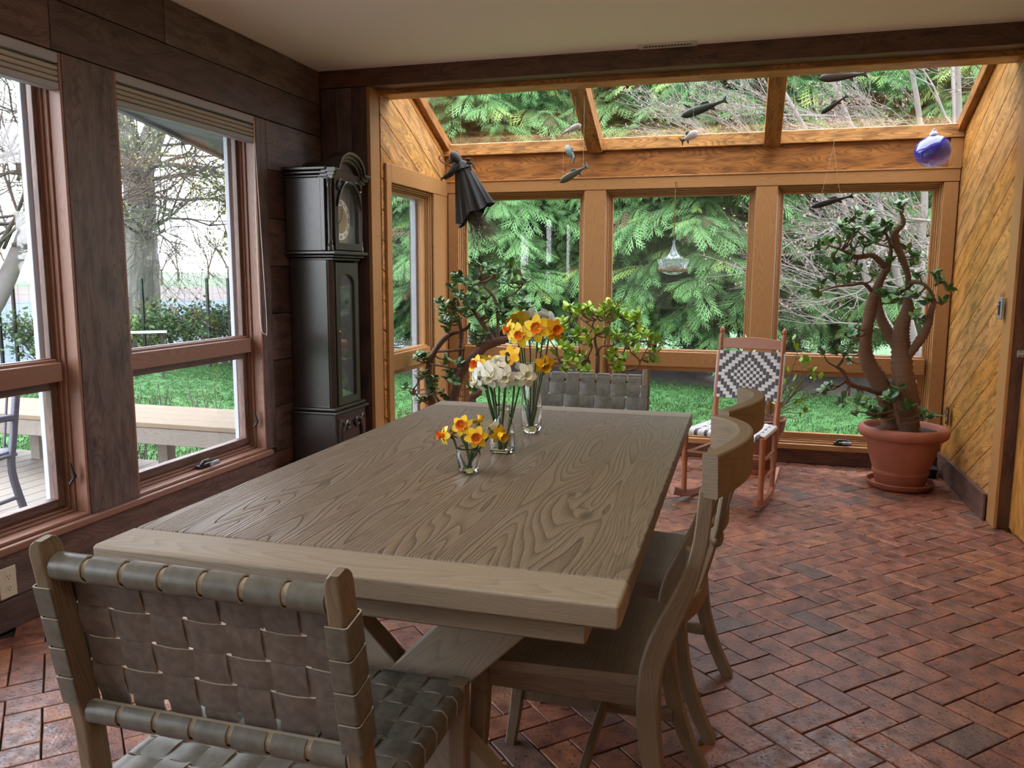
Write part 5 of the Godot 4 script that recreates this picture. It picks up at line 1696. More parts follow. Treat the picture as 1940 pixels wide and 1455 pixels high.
func jade(t: Node3D, at: Vector3, trunks: Array, tips: Array, mats: Array, bark: Material, per: int, size: float, spread: float, most: int) -> void:
	var b := MB.new()
	b.x.origin = -at
	var near := []
	for p in trunks:
		var s := smooth_path(p, 12)
		var rr := w_of(s)
		for i in rr.size():
			rr[i] *= 1.0 + (0.085 if i % 3 == 0 else -0.03) + R(-0.03, 0.03)
		b.tube(xyz_of(s), rr, 12)
		for q in s:
			near.append(q)
	part("trunk", b, bark, t)
	var tw := MB.new()
	tw.x.origin = -at
	var lm := [leaf_mesh(0.052, 0.031, 0.007, -0.12), leaf_mesh(0.045, 0.032, 0.007, 0.10), leaf_mesh(0.056, 0.030, 0.006, -0.05)]
	var more := []
	var tint := []
	var made := 0
	var grow := tips.duplicate()
	for tip in tips:
		# a second, smaller shoot beside most tips
		if R(0, 1) < 0.6:
			grow.append(tip + Vector3(R(-0.05, 0.05), R(-0.04, 0.05), R(-0.06, 0.06)))
	var idx := 0
	for tip in grow:
		var best: Vector4 = near[0]
		var bd := 99.0
		for q in near:
			var dd := tip.distance_to(Vector3(q.x, q.y, q.z)) as float
			dd += 0.25 * maxf(0.0, q.y - tip.y)
			if dd < bd:
				bd = dd
				best = q
		var from := Vector3(best.x, best.y, best.z)
		var mid: Vector3 = from.lerp(tip, 0.55) + Vector3(R(-0.02, 0.02), -0.02, R(-0.02, 0.02))
		tw.tube(smooth_path([from, mid, tip], 3), [minf(best.w * 0.7, 0.007), 0.006, 0.0055, 0.005, 0.0045, 0.004, 0.0035], 6)
		var dir: Vector3 = ((tip - mid).normalized() * 0.7 + Vector3(0, 0.8, 0) + Vector3(R(-0.3, 0.3), 0, R(-0.3, 0.3))).normalized()
		for f in rosette(tip, dir, per, size, spread):
			f.origin -= at
			var k := rng.randi() % mats.size()
			if made < most and idx < tips.size():
				var o := part_mesh("leaf", lm[rng.randi() % 3], mats[k], t)
				o.transform = f
				made += 1
			else:
				more.append(f)
				tint.append(mats[k].albedo_color.srgb_to_linear())
		idx += 1
	part("twigs", tw, bark, t)
	if more.size() > 0:
		many("leaves", lm[0], M.foliage_indoor, more, tint, t)


func plants() -> void:
	var lf := mat("foliage_indoor", Color.WHITE, 0.32)
	lf.vertex_color_use_as_albedo = true
	# right jade in its big pot
	var at := Vector3(1.0, 0.0, -5.47)
	var t := thing("potted_jade", "tall old jade plant with thick trunks in a big terracotta pot", "plant", at + Vector3(0, 0.015, 0))
	var b := MB.new()
	b.lathe([Vector2(0.0, 0.0), Vector2(0.138, 0.0), Vector2(0.146, 0.012), Vector2(0.158, 0.07), Vector2(0.160, 0.075), Vector2(0.166, 0.078), Vector2(0.167, 0.095), Vector2(0.163, 0.098), Vector2(0.195, 0.20), Vector2(0.214, 0.285), Vector2(0.222, 0.300), Vector2(0.246, 0.306), Vector2(0.259, 0.320), Vector2(0.263, 0.340), Vector2(0.259, 0.362), Vector2(0.248, 0.374), Vector2(0.232, 0.376), Vector2(0.222, 0.366), Vector2(0.216, 0.33), Vector2(0.20, 0.30)], 48)
	part("pot", b, M.terracotta, t)
	b = MB.new()
	b.lathe([Vector2(0.218, 0.338), Vector2(0.10, 0.345), Vector2(0.0, 0.35)], 24)
	part("soil", b, M.soil, t)
	jade(t, at, JADE_R_TRUNK, JADE_R_TIPS, [M.jade_leaf_a, M.jade_leaf_b, M.jade_leaf_c, M.jade_leaf_a], M.jade_bark, 7, 1.0, 0.95, 290)
	saucer(at, 0.20, "terracotta saucer under the big jade pot")
	# left jade behind the table
	at = Vector3(-1.83, 0.0, -5.25)
	t = thing("potted_jade", "sprawling jade plant with bent trunks in the left corner", "plant", at)
	b = MB.new()
	b.lathe([Vector2(0.0, 0.0), Vector2(0.14, 0.0), Vector2(0.20, 0.26), Vector2(0.225, 0.27), Vector2(0.225, 0.33), Vector2(0.205, 0.33), Vector2(0.195, 0.28)], 36)
	part("pot", b, M.terracotta, t)
	b = MB.new()
	b.lathe([Vector2(0.199, 0.30), Vector2(0.0, 0.315)], 24)
	part("soil", b, M.soil, t)
	jade(t, at, JADE_L_TRUNK, JADE_L_TIPS, [M.jade_leaf_b, M.jade_leaf_a, M.jade_leaf_c], M.jade_bark, 7, 1.0, 0.95, 290)
	# middle bright one
	at = Vector3(-1.02, 0.0, -5.5)
	t = thing("potted_jade", "bright yellow-green jade plant behind the far woven chair", "plant", at)
	b = MB.new()
	b.lathe([Vector2(0.0, 0.0), Vector2(0.12, 0.0), Vector2(0.17, 0.30), Vector2(0.19, 0.31), Vector2(0.19, 0.37), Vector2(0.172, 0.37), Vector2(0.165, 0.33)], 36)
	part("pot", b, M.terracotta_old, t)
	b = MB.new()
	b.lathe([Vector2(0.167, 0.345), Vector2(0.0, 0.36)], 24)
	part("soil", b, M.soil, t)
	jade(t, at, JADE_M_TRUNK, JADE_M_TIPS, [M.lime_leaf_a, M.lime_leaf_b, M.lime_leaf_c], M.jade_bark, 7, 0.98, 0.75, 290)
	# shrub behind the rocker
	at = Vector3(0.125, 0.0, -5.6)
	t = thing("potted_shrub", "leggy shrub with bright new leaves in a terracotta pot behind the rocker", "plant", at + Vector3(0, 0.012, 0))
	b = MB.new()
	b.lathe([Vector2(0.0, 0.0), Vector2(0.105, 0.0), Vector2(0.155, 0.27), Vector2(0.172, 0.275), Vector2(0.186, 0.36), Vector2(0.170, 0.365), Vector2(0.150, 0.30)], 36)
	part("pot", b, M.terracotta_old, t)
	b = MB.new()
	b.lathe([Vector2(0.155, 0.325), Vector2(0.0, 0.335)], 24)
	part("soil", b, M.soil, t)
	b = MB.new()
	b.x.origin = -at
	var pts := []
	for p in SHRUB_STEMS:
		var s := smooth_path(p, 4)
		b.tube(xyz_of(s), w_of(s), 6)
		for q in range(s.size() / 2, s.size()):
			pts.append(Vector3(s[q].x, s[q].y, s[q].z))
	# side twigs
	for k in 60:
		var q: Vector3 = pts[rng.randi() % pts.size()]
		b.tube(smooth_path([q, q + Vector3(R(-0.03, 0.06), R(0.0, 0.04), R(-0.04, 0.04)), q + Vector3(R(-0.04, 0.12), R(-0.01, 0.08), R(-0.07, 0.07))], 2), [0.002, 0.0018, 0.0015, 0.001, 0.0008], 5)
	part("stems", b, M.twig, t)
	var lm := [leaf_mesh(0.050, 0.032, 0.0015, -0.2), leaf_mesh(0.042, 0.030, 0.0015, 0.15)]
	for k in SHRUB_LEAVES.size() * 2:
		var q: Vector3 = SHRUB_LEAVES[k % SHRUB_LEAVES.size()]
		if k >= SHRUB_LEAVES.size():
			q = pts[rng.randi() % pts.size()]
		var o := part_mesh("leaf", lm[k % 2], M.shrub_leaf, t)
		var sz := R(0.7, 1.1) if k < SHRUB_LEAVES.size() else R(0.35, 0.6)
		o.transform = Transform3D(Basis.from_euler(Vector3(R(-1.2, 0.6), R(0, TAU), R(-0.6, 0.6))).scaled(Vector3(sz, sz, sz)), q - at - Vector3(0, 0.02, 0))
	saucer(at, 0.145, "small terracotta saucer under the leggy shrub's pot")


func saucer(at: Vector3, r: float, label: String) -> void:
	var t := thing("plant_saucer", label, "saucer", at)
	var b := MB.new()
	b.lathe([Vector2(0.0, 0.0), Vector2(r * 0.86, 0.0), Vector2(r * 0.95, 0.012), Vector2(r, 0.038), Vector2(r * 0.985, 0.044), Vector2(r * 0.95, 0.042), Vector2(r * 0.90, 0.014), Vector2(0.0, 0.012)], 40)
	part("dish", b, M.terracotta, t)


func small_things() -> void:
	vases()
	hangings()
	fittings()


func daffodil(label: String, group: String, foot: Vector3, head: Vector3, face: Vector3, size: float, petal: Material, cup: Material, cup_l: float, cup_r: float, back := 0.0) -> void:
	var t := thing("daffodil", label, "flower", foot, 0.0, group)
	var f := face.normalized()
	var neck := head - f * 0.012
	var b := MB.new()
	b.x.origin = -foot
	var rise := neck - foot
	b.tube(smooth_path([foot, foot + rise * 0.5 + Vector3(0, 0.01, 0), neck - f * 0.018 - Vector3(0, 0.012, 0), neck], 5), [0.0033], 7)
	b.tube([neck - f * 0.002, neck + f * 0.006], [0.0045, 0.003], 7)
	part("stem", b, M.stem_green, t)
	b = MB.new()
	b.x.origin = -foot
	b.tube([neck - f * 0.030 - Vector3(0, 0.01, 0), neck - f * 0.012, neck - f * 0.0], [0.001, 0.0045, 0.001], 6)
	part("spathe", b, M.spathe, t)
	var s := f.cross(Vector3.UP)
	if s.length() < 0.1:
		s = f.cross(Vector3.RIGHT)
	s = s.normalized()
	var ph := R(0, TAU)
	for k in 6:
		var r := s.rotated(f, ph + TAU * k / 6.0 + R(-0.08, 0.08))
		var w := f.cross(r)
		var cup_back := back + R(-0.12, 0.12) + (0.10 if k % 2 else 0.0)
		var L := size * R(0.92, 1.06)
		b = MB.new()
		b.x.origin = -foot
		var tw := R(-0.25, 0.25)
		for sd in [1.0, -1.0]:
			b.grid(5, 6, func(i, j):
				var v: float = j / 5.0
				var u: float = i / 2.0 - 1.0
				var hw: float = L * 0.34 * (0.25 + 0.75 * sin(PI * pow(v, 0.8) * 0.92)) if v < 1.0 else L * 0.05
				return head + r * (L * v) + w * (hw * u) + f * (-L * cup_back * v * v + 0.10 * L * u * u * (1.0 - v) + tw * hw * u * v * 0.8 + sd * 0.0003 + k % 2 * 0.0012), false, sd, 0.1, 0.1)
		part("petal", b, petal, t)
	b = MB.new()
	var q := Basis(s, f, s.cross(f))
	b.x = Transform3D(q, head - foot)
	for sd in [1.0, -1.0]:
		b.grid(24, 6, func(i, j):
			var a: float = TAU * i / 24.0
			var v: float = j / 5.0
			var rr: float = cup_r * (0.55 + 0.35 * v + 0.16 * pow(v, 4.0)) * (1.0 + (0.07 * sin(a * 8.0) * pow(v, 3.0))) - (0.0005 if sd < 0 else 0.0)
			return Vector3(cos(a) * rr, cup_l * v + 0.002, sin(a) * rr), true, sd, 0.1, 0.1)
	b.lathe([Vector2(cup_r * 0.55, 0.0025), Vector2(0.0, 0.002)], 16)
	for k in 3:
		var a := TAU * k / 3.0
		b.tube([Vector3(cos(a) * 0.002, 0.0, sin(a) * 0.002), Vector3(cos(a) * 0.003, cup_l * 0.75, sin(a) * 0.003)], [0.0011], 5)
	part("trumpet", b, cup, t)


func vases() -> void:
	var G: Material = M.vase_glass
	# small cut glass
	var at := Vector3(-0.733, 0.7606, -2.126)
	var t := thing("flower_vase", "short cut-glass vase with slanted facets, nearest the viewer", "vase", at)
	var b := MB.new()
	var k := 7
	var prof_o := [Vector2(0.0, 0.0), Vector2(0.021, 0.0), Vector2(0.027, 0.004), Vector2(0.036, 0.052), Vector2(0.034, 0.070), Vector2(0.030, 0.073)]
	var prof_i := [Vector2(0.030, 0.073), Vector2(0.028, 0.066), Vector2(0.029, 0.050), Vector2(0.020, 0.014), Vector2(0.0, 0.012)]
	b.lathe(prof_o, k)
	b.lathe(prof_i, k, Vector3.ZERO)
	part("glass", b, G, t)
	b = MB.new()
	b.x = Transform3D(Basis(Vector3.UP, 0.35), Vector3(0.012, 0.011, 0.026))
	b.bx(Vector3(-0.010, -0.005, 0.0), Vector3(0.010, 0.006, 0.0012), 0.0)
	part("sticker", b, mat("sticker", Color(0.72, 0.80, 0.45), 0.5), t)
	# squared milk bottle
	at = Vector3(-0.717, 0.7606, -2.413)
	t = thing("flower_vase", "milk-bottle glass vase half full of water, between the other two", "vase", at)
	b = MB.new()
	var sq := func(r: float, y: float, a: float, sqr: float) -> Vector3:
		var c := cos(a)
		var s := sin(a)
		var m := pow(pow(absf(c), sqr) + pow(absf(s), sqr), -1.0 / sqr)
		return Vector3(c * r * m, y, s * r * m)
	var outer := [[0.001, 0.0, 4.0], [0.030, 0.0, 4.5], [0.035, 0.004, 4.5], [0.036, 0.012, 4.5], [0.036, 0.060, 4.0], [0.033, 0.080, 3.0], [0.026, 0.105, 2.3], [0.0225, 0.120, 2.0], [0.0215, 0.136, 2.0], [0.025, 0.141, 2.0], [0.025, 0.147, 2.0], [0.0225, 0.149, 2.0], [0.020, 0.147, 2.0], [0.0195, 0.120, 2.0], [0.023, 0.104, 2.3], [0.030, 0.080, 3.0], [0.0332, 0.060, 4.0], [0.0332, 0.012, 4.5], [0.030, 0.007, 4.5], [0.001, 0.006, 4.0]]
	b.grid(32, outer.size(), func(i, j):
		return sq.call(outer[j][0], outer[j][1], TAU * i / 32.0, outer[j][2]), true, -1.0, 0.05, 0.05)
	part("glass", b, G, t)
	b = MB.new()
	var wat := [[0.001, 0.0065, 4.0], [0.0295, 0.0075, 4.5], [0.0329, 0.0125, 4.5], [0.0329, 0.055, 4.0], [0.001, 0.055, 4.0]]
	b.grid(32, wat.size(), func(i, j):
		return sq.call(wat[j][0], wat[j][1], TAU * i / 32.0, wat[j][2]), true, -1.0, 0.05, 0.05)
	part("water", b, M.water, t)
	# tall bottle
	at = Vector3(-0.707, 0.7606, -2.741)
	t = thing("flower_vase", "tall slim glass bottle vase, farthest of the three", "vase", at)
	b = MB.new()
	b.lathe([Vector2(0.0, 0.0), Vector2(0.020, 0.0), Vector2(0.028, 0.006), Vector2(0.034, 0.022), Vector2(0.038, 0.055), Vector2(0.0385, 0.085), Vector2(0.035, 0.13), Vector2(0.028, 0.18), Vector2(0.023, 0.22), Vector2(0.0215, 0.245), Vector2(0.0225, 0.252), Vector2(0.0195, 0.252), Vector2(0.0190, 0.24), Vector2(0.0205, 0.22), Vector2(0.0255, 0.18), Vector2(0.0325, 0.13), Vector2(0.036, 0.085), Vector2(0.0355, 0.055), Vector2(0.030, 0.030), Vector2(0.020, 0.023), Vector2(0.0, 0.022)], 40)
	part("glass", b, G, t)
	b = MB.new()
	b.lathe([Vector2(0.0, 0.0225), Vector2(0.0198, 0.0235), Vector2(0.0297, 0.0305), Vector2(0.0352, 0.055), Vector2(0.0357, 0.085), Vector2(0.0348, 0.098), Vector2(0.0, 0.098)], 40)
	part("water", b, M.water, t)
	var V := func(x: float, y: float, z: float) -> Vector3:
		return Vector3(x, y, z)
	# flowers: [head, facing, petals, cup, cup length, cup radius, size, reflex, label]
	var y: Material = M.petal_yellow
	var d: Material = M.petal_deep
	var w: Material = M.petal_white
	var orange: Material = M.trumpet_orange
	var fs := Vector3(-0.733, 0.775, -2.126)
	for e in [
		[Vector3(-0.800, 0.868, -2.105), Vector3(-0.75, 0.05, 0.65), y, orange, 0.017, 0.0125, 0.032, 0.15, "yellow daffodil with orange cup facing left out of the short vase"],
		[Vector3(-0.745, 0.899, -2.105), Vector3(0.05, 0.30, 1.0), y, orange, 0.012, 0.0145, 0.033, 0.1, "upper yellow daffodil with orange cup in the short vase, facing the viewer"],
		[Vector3(-0.693, 0.873, -2.080), Vector3(0.28, 0.05, 1.0), y, orange, 0.012, 0.014, 0.034, 0.1, "lower yellow daffodil with orange cup at the front of the short vase"],
		[Vector3(-0.708, 0.905, -2.150), Vector3(0.1, 0.9, -0.5), y, M.trumpet_yellow, 0.014, 0.010, 0.034, 0.25, "yellow daffodil seen from behind at the top of the short vase"],
		[Vector3(-0.640, 0.880, -2.110), Vector3(0.85, -0.25, 0.5), y, M.trumpet_yellow, 0.026, 0.014, 0.030, 0.1, "all-yellow daffodil with long trumpet pointing right from the short vase"],
		[Vector3(-0.672, 0.895, -2.128), Vector3(-0.3, 0.35, -1.0), w, M.trumpet_cream, 0.015, 0.010, 0.030, 0.15, "pale cream daffodil turned away at the right of the short vase"],
		[Vector3(-0.770, 0.885, -2.150), Vector3(-0.5, 0.75, -0.4), d, orange, 0.012, 0.011, 0.032, 0.2, "deep yellow daffodil half hidden at the back left of the short vase"]]:
		daffodil(e[8], "", fs + Vector3(R(-0.012, 0.012), 0, R(-0.012, 0.012)), e[0], e[1], e[6], e[2], e[3], e[4], e[5], e[7])
	fs = Vector3(-0.717, 0.770, -2.413)
	for e in [
		[Vector3(-0.800, 1.035, -2.405), Vector3(-0.35, 0.25, 0.9), y, orange, 0.018, 0.014, 0.036, 0.05, "yellow and orange daffodil at the left of the milk-bottle vase"],
		[Vector3(-0.775, 1.045, -2.455), Vector3(0.3, 0.8, -0.6), y, M.trumpet_yellow, 0.012, 0.010, 0.036, 0.1, "yellow daffodil turned back behind the white ones in the milk-bottle vase"],
		[Vector3(-0.765, 1.020, -2.370), Vector3(-0.1, -0.15, 1.0), w, M.trumpet_cream, 0.014, 0.010, 0.040, 0.25, "white daffodil at the upper left of the milk-bottle bunch"],
		[Vector3(-0.795, 0.985, -2.375), Vector3(-0.7, -0.45, 0.6), w, M.trumpet_cream, 0.015, 0.010, 0.040, 0.3, "white daffodil drooping low at the left of the milk-bottle bunch"],
		[Vector3(-0.738, 1.005, -2.350), Vector3(0.0, -0.3, 1.0), w, M.trumpet_cream, 0.015, 0.010, 0.042, 0.3, "white daffodil at the centre of the milk-bottle bunch, looking down"],
		[Vector3(-0.690, 1.008, -2.350), Vector3(0.25, -0.25, 1.0), w, M.trumpet_cream, 0.014, 0.011, 0.040, 0.25, "white daffodil just right of centre in the milk-bottle bunch"],
		[Vector3(-0.740, 1.050, -2.425), Vector3(-0.1, 0.7, 0.5), w, M.trumpet_cream, 0.012, 0.010, 0.040, 0.2, "white daffodil facing up at the top of the milk-bottle bunch"],
		[Vector3(-0.632, 1.012, -2.380), Vector3(0.7, 0.10, 0.7), w, M.trumpet_cream, 0.013, 0.013, 0.042, 0.1, "wide open white daffodil at the right end of the milk-bottle bunch"],
		[Vector3(-0.660, 1.025, -2.435), Vector3(0.6, 0.5, -0.6), w, M.trumpet_cream, 0.013, 0.010, 0.038, 0.2, "white daffodil turned away behind the right end of the milk-bottle bunch"],
		[Vector3(-0.705, 1.062, -2.455), Vector3(0.2, -0.5, -0.9), d, M.trumpet_yellow, 0.016, 0.011, 0.038, 0.15, "deep yellow daffodil seen from behind above the white ones"]]:
		daffodil(e[8], "", fs + Vector3(R(-0.010, 0.010), 0, R(-0.010, 0.010)), e[0], e[1], e[6], e[2], e[3], e[4], e[5], e[7])
	fs = Vector3(-0.707, 0.785, -2.741)
	for e in [
		[Vector3(-0.785, 1.128, -2.720), Vector3(-0.8, -0.05, 0.6), y, orange, 0.018, 0.016, 0.040, 0.1, "daffodil with orange cup facing left at the left side of the tall vase"],
		[Vector3(-0.738, 1.112, -2.690), Vector3(-0.1, -0.05, 1.0), y, orange, 0.012, 0.016, 0.045, 0.1, "lower daffodil with orange cup at the front of the tall vase bunch"],
		[Vector3(-0.677, 1.138, -2.685), Vector3(0.1, 0.1, 1.0), y, orange, 0.012, 0.019, 0.048, 0.1, "largest orange-cupped daffodil facing the viewer in the tall vase"],
		[Vector3(-0.620, 1.132, -2.710), Vector3(0.75, 0.0, 0.75), d, orange, 0.016, 0.017, 0.044, 0.1, "deep yellow daffodil at the right side of the tall vase bunch"],
		[Vector3(-0.770, 1.165, -2.770), Vector3(-0.3, 0.6, -0.6), y, M.trumpet_yellow, 0.016, 0.014, 0.042, 0.15, "yellow daffodil at the upper left back of the tall vase"],
		[Vector3(-0.722, 1.172, -2.790), Vector3(0.1, 0.6, -0.8), w, M.trumpet_cream, 0.012, 0.012, 0.044, 0.15, "white daffodil at the upper back of the tall vase bunch"],
		[Vector3(-0.662, 1.172, -2.800), Vector3(0.4, 0.6, -0.8), w, M.trumpet_cream, 0.012, 0.012, 0.044, 0.15, "white daffodil at the upper right back of the tall vase bunch"],
		[Vector3(-0.660, 1.005, -2.735), Vector3(0.5, -0.35, 0.8), d, M.trumpet_yellow, 0.024, 0.016, 0.040, 0.1, "yellow daffodil hanging low on the neck of the tall vase"]]:
		daffodil(e[8], "", fs + Vector3(R(-0.008, 0.008), 0, R(-0.008, 0.008)), e[0], e[1], e[6], e[2], e[3], e[4], e[5], e[7])


# a carved fish from nose to tail; strings go up to the roof
func fish(label: String, nose: Vector3, tail: Vector3, deep: float, thick: float, body: Material, finm: Material, strings: Array, roof := 2.58, face := Vector3.BACK) -> void:
	var mid := (nose + tail) / 2
	var t := thing("hanging_fish", label, "fish ornament", mid)
	var ax := (nose - tail)
	var L := ax.length()
	ax = ax / L
	var up := (Vector3.UP - ax * ax.y).normalized()
	var q := Basis(ax, up, ax.cross(up))
	var b := MB.new()
	b.x = Transform3D(q, Vector3.ZERO)
	b.grid(14, 13, func(i, j):
		var v: float = j / 12.0
		var a: float = TAU * i / 14.0
		var h: float = deep * 0.5 * (pow(sin(PI * pow(v, 0.62) * 0.94 + 0.02), 0.85) * 0.92 + 0.08 * v)
		if j == 0:
			h = 0.001
		return Vector3(L * (0.5 - 0.80 * v), sin(a) * h + 0.06 * deep * v, cos(a) * h * thick), true, 1.0, 0.02, 0.02)
	part("body", b, body, t)
	b = MB.new()
	b.x = Transform3D(q, Vector3.ZERO)
	b.plate(PackedVector2Array([Vector2(-0.29 * L, -0.10 * deep), Vector2(-0.29 * L, 0.20 * deep), Vector2(-0.40 * L, 0.22 * deep), Vector2(-0.50 * L, 0.55 * deep), Vector2(-0.462 * L, 0.06 * deep), Vector2(-0.50 * L, -0.42 * deep), Vector2(-0.40 * L, -0.10 * deep)]), 0.010, 0.003)
	part("tail", b, finm, t)
	b = MB.new()
	b.x = Transform3D(q, Vector3.ZERO)
	b.plate(PackedVector2Array([Vector2(0.10 * L, 0.40 * deep), Vector2(0.02 * L, 0.68 * deep), Vector2(-0.10 * L, 0.62 * deep), Vector2(-0.14 * L, 0.30 * deep)]), 0.006, 0.002)
	b.plate(PackedVector2Array([Vector2(-0.10 * L, -0.25 * deep), Vector2(-0.18 * L, -0.58 * deep), Vector2(-0.22 * L, -0.5 * deep), Vector2(-0.20 * L, -0.2 * deep)]), 0.006, 0.002)
	part("fins", b, finm, t)
	for s in strings:
		b = MB.new()
		var p: Vector3 = (nose.lerp(tail, s[0]) + Vector3.UP * deep * 0.4) - mid
		var top := Vector3(p.x + s[1], roof - mid.y, p.z)
		if s.size() > 2:
			top = s[2] - mid
		b.tube([p, top], [0.0011], 5)
		part("string", b, M.thread, t)


func hangings() -> void:
	mat("thread", Color(0.72, 0.66, 0.58), 0.8)
	var green := mat("fish_green", Color(0.16, 0.22, 0.18), 0.5)
	var teal := mat("fish_teal", Color(0.34, 0.46, 0.45), 0.45)
	var dark := mat("fish_dark", Color(0.16, 0.14, 0.12), 0.5)
	var white := mat("fish_white", Color(0.74, 0.72, 0.70), 0.5)
	var olive := mat("fish_olive", Color(0.36, 0.38, 0.29), 0.5)
	var Z := -5.3
	fish("dark fish pointing down behind the header beam, right of the left rafter", Vector3(-0.760, 2.490, Z), Vector3(-0.735, 2.60, Z + 0.13), 0.075, 0.5, dark, dark, [], 2.60)
	fish("dark fish tip, pointed downward, below the header beam above the long green fish", Vector3(-0.158, 2.487, Z), Vector3(-0.175, 2.60, Z + 0.12), 0.08, 0.5, dark, dark, [], 2.60)
	fish("long dark green fish with a raised tail under the middle skylight", Vector3(-0.421, 2.300, Z), Vector3(-0.140, 2.385, Z), 0.060, 0.5, green, green, [[0.38, 0.01], [0.68, -0.08]])
	fish("small white fish with a dark tail below the long green fish", Vector3(-0.314, 2.203, Z), Vector3(-0.410, 2.135, Z + 0.06), 0.055, 0.6, white, dark, [[0.3, 0.0]])
	fish("pale white fish hanging against the left rafter", Vector3(-1.050, 2.280, Z), Vector3(-1.185, 2.222, Z), 0.044, 0.6, white, white, [[0.3, 0.0], [0.7, 0.03]])
	fish("teal fish swimming downward under the pale white fish", Vector3(-1.150, 2.145, Z), Vector3(-1.070, 2.045, Z + 0.10), 0.062, 0.6, teal, teal, [[0.4, 0.01]])
	fish("olive fish with an upturned tail, lowest by the left rafter", Vector3(-1.190, 1.920, Z), Vector3(-1.000, 2.018, Z), 0.052, 0.5, olive, teal, [[0.12, 0.0], [0.82, 0.0]])
	fish("long brown fish hanging level at the top of the right skylight", Vector3(0.375, 2.480, Z), Vector3(0.650, 2.488, Z), 0.058, 0.4, dark, dark, [[0.4, 0.0]])
	fish("small dark fish tilted nose down under the long brown one", Vector3(0.400, 2.278, Z), Vector3(0.545, 2.375, Z), 0.034, 0.5, dark, dark, [[0.5, 0.0]])
	var knot := Vector3(0.482, 2.09, Z)
	fish("dark fish slung on a forked string over the right window", Vector3(0.372, 1.732, Z), Vector3(0.612, 1.795, Z), 0.040, 0.5, dark, dark, [[0.2, 0.0, knot], [0.68, 0.0, knot]])
	var t := thing("string_loop", "long plain string holding the forked string of the lowest right fish", "string", knot)
	var b := MB.new()
	b.tube([Vector3.ZERO, Vector3(0.005, 0.50, 0)], [0.0012], 5)
	part("cord", b, M.thread, t)
	# glass ball: blue above, violet below
	var c := Vector3(1.040, 2.047, -5.4)
	t = thing("glass_ball", "blue and violet blown glass ball hanging at the right of the header", "ornament", c)
	for e in [["upper_glass", Color(0.06, 0.16, 0.62, 0.72), 0.0, 0.60], ["lower_glass", Color(0.32, 0.16, 0.70, 0.62), 0.60, 1.0]]:
		var m := mat(e[0], e[1], 0.05)
		m.transparency = BaseMaterial3D.TRANSPARENCY_ALPHA
		m.metallic_specular = 0.7
		b = MB.new()
		b.grid(32, 10, func(i, j):
			var v: float = lerpf(e[2], e[3], j / 9.0)
			var a: float = TAU * i / 32.0
			var wob := 0.012 * sin(a * 2.0) if v > 0.1 and v < 0.9 else 0.0
			return Vector3(cos(a) * sin(v * PI) * 0.101, cos(v * PI) * 0.088 + (0.012 * pow(1.0 - v, 6.0)) + wob * sin(v * PI), sin(a) * sin(v * PI) * 0.101), true, 1.0, 0.1, 0.1)
		part(e[0], b, m, t)
	b = MB.new()
	b.lathe([Vector2(0.022, 0.094), Vector2(0.024, 0.102), Vector2(0.020, 0.112), Vector2(0.010, 0.118), Vector2(0.0, 0.118)], 16)
	b.tube([Vector3(-0.009, 0.116, 0), Vector3(-0.007, 0.128, 0), Vector3(0, 0.132, 0), Vector3(0.007, 0.128, 0), Vector3(0.009, 0.116, 0)], [0.0035], 6)
	part("glass_cap", b, mat("clear_glass", Color(0.8, 0.85, 0.95), 0.1), t)
	b = MB.new()
	b.tube([Vector3(0, 0.13, 0), Vector3(0, 0.51, 0)], [0.0011], 5)
	part("string", b, M.thread, t)
	# glass planter with dry moss
	c = Vector3(-0.489, 1.321, -5.885)
	t = thing("hanging_planter", "clear glass hanging planter of dry moss in the middle window", "planter", c)
	var pg := mat("planter_glass", Color(0.80, 0.88, 0.90, 0.22), 0.04)
	pg.transparency = BaseMaterial3D.TRANSPARENCY_ALPHA
	b = MB.new()
	b.lathe([Vector2(0.0, 0.0), Vector2(0.035, 0.002), Vector2(0.075, 0.018), Vector2(0.100, 0.036), Vector2(0.104, 0.045), Vector2(0.098, 0.060), Vector2(0.112, 0.105), Vector2(0.113, 0.112), Vector2(0.090, 0.114), Vector2(0.060, 0.126), Vector2(0.034, 0.148), Vector2(0.018, 0.178), Vector2(0.010, 0.206), Vector2(0.006, 0.222), Vector2(0.009, 0.232), Vector2(0.006, 0.244), Vector2(0.0, 0.246)], 8)
	part("glass", b, pg, t)
	b = MB.new()
	var rimm := []
	for i in 25:
		var a := TAU * i / 24.0
		rimm.append(Vector3(cos(a) * 0.078, 0.062 + sin(a) * 0.030, 0.082 + 0.008 * sin(a)))
	b.tube(rimm, [0.004], 6, false)
	part("opening_rim", b, pg, t)
	b = MB.new()
	for k in 260:
		var a := R(0, TAU)
		var rr := sqrt(R(0, 1)) * 0.082
		var p := Vector3(cos(a) * rr, 0.022 + R(0.0, 0.05) * (1.0 - rr / 0.12), sin(a) * rr)
		b.tube([p, p + Vector3(R(-0.03, 0.03), R(-0.006, 0.014), R(-0.03, 0.03)), p + Vector3(R(-0.05, 0.05), R(-0.01, 0.01), R(-0.05, 0.05)) * 0.9], [0.0012], 4)
	part("dry_moss", b, mat("moss", Color(0.52, 0.40, 0.24), 0.9), t).set_meta("kind", "stuff")
	b = MB.new()
	var p := []
	for k in 40:
		p.append(Vector3(0.0018 * sin(k * 1.9), 0.240 + 0.395 * k / 39.0, 0.0018 * cos(k * 1.9)))
	b.tube(p, [0.0034], 6)
	b.tube(smooth_path([Vector3(0, 0.60, 0.004), Vector3(0.014, 0.62, 0.01), Vector3(0.010, 0.645, 0.004), Vector3(-0.006, 0.638, 0.0)], 4), [0.003], 6)
	b.tube([Vector3(0.0, 0.632, -0.03), Vector3(0.0, 0.632, 0.008), Vector3(0.0, 0.645, 0.012)], [0.002], 6)
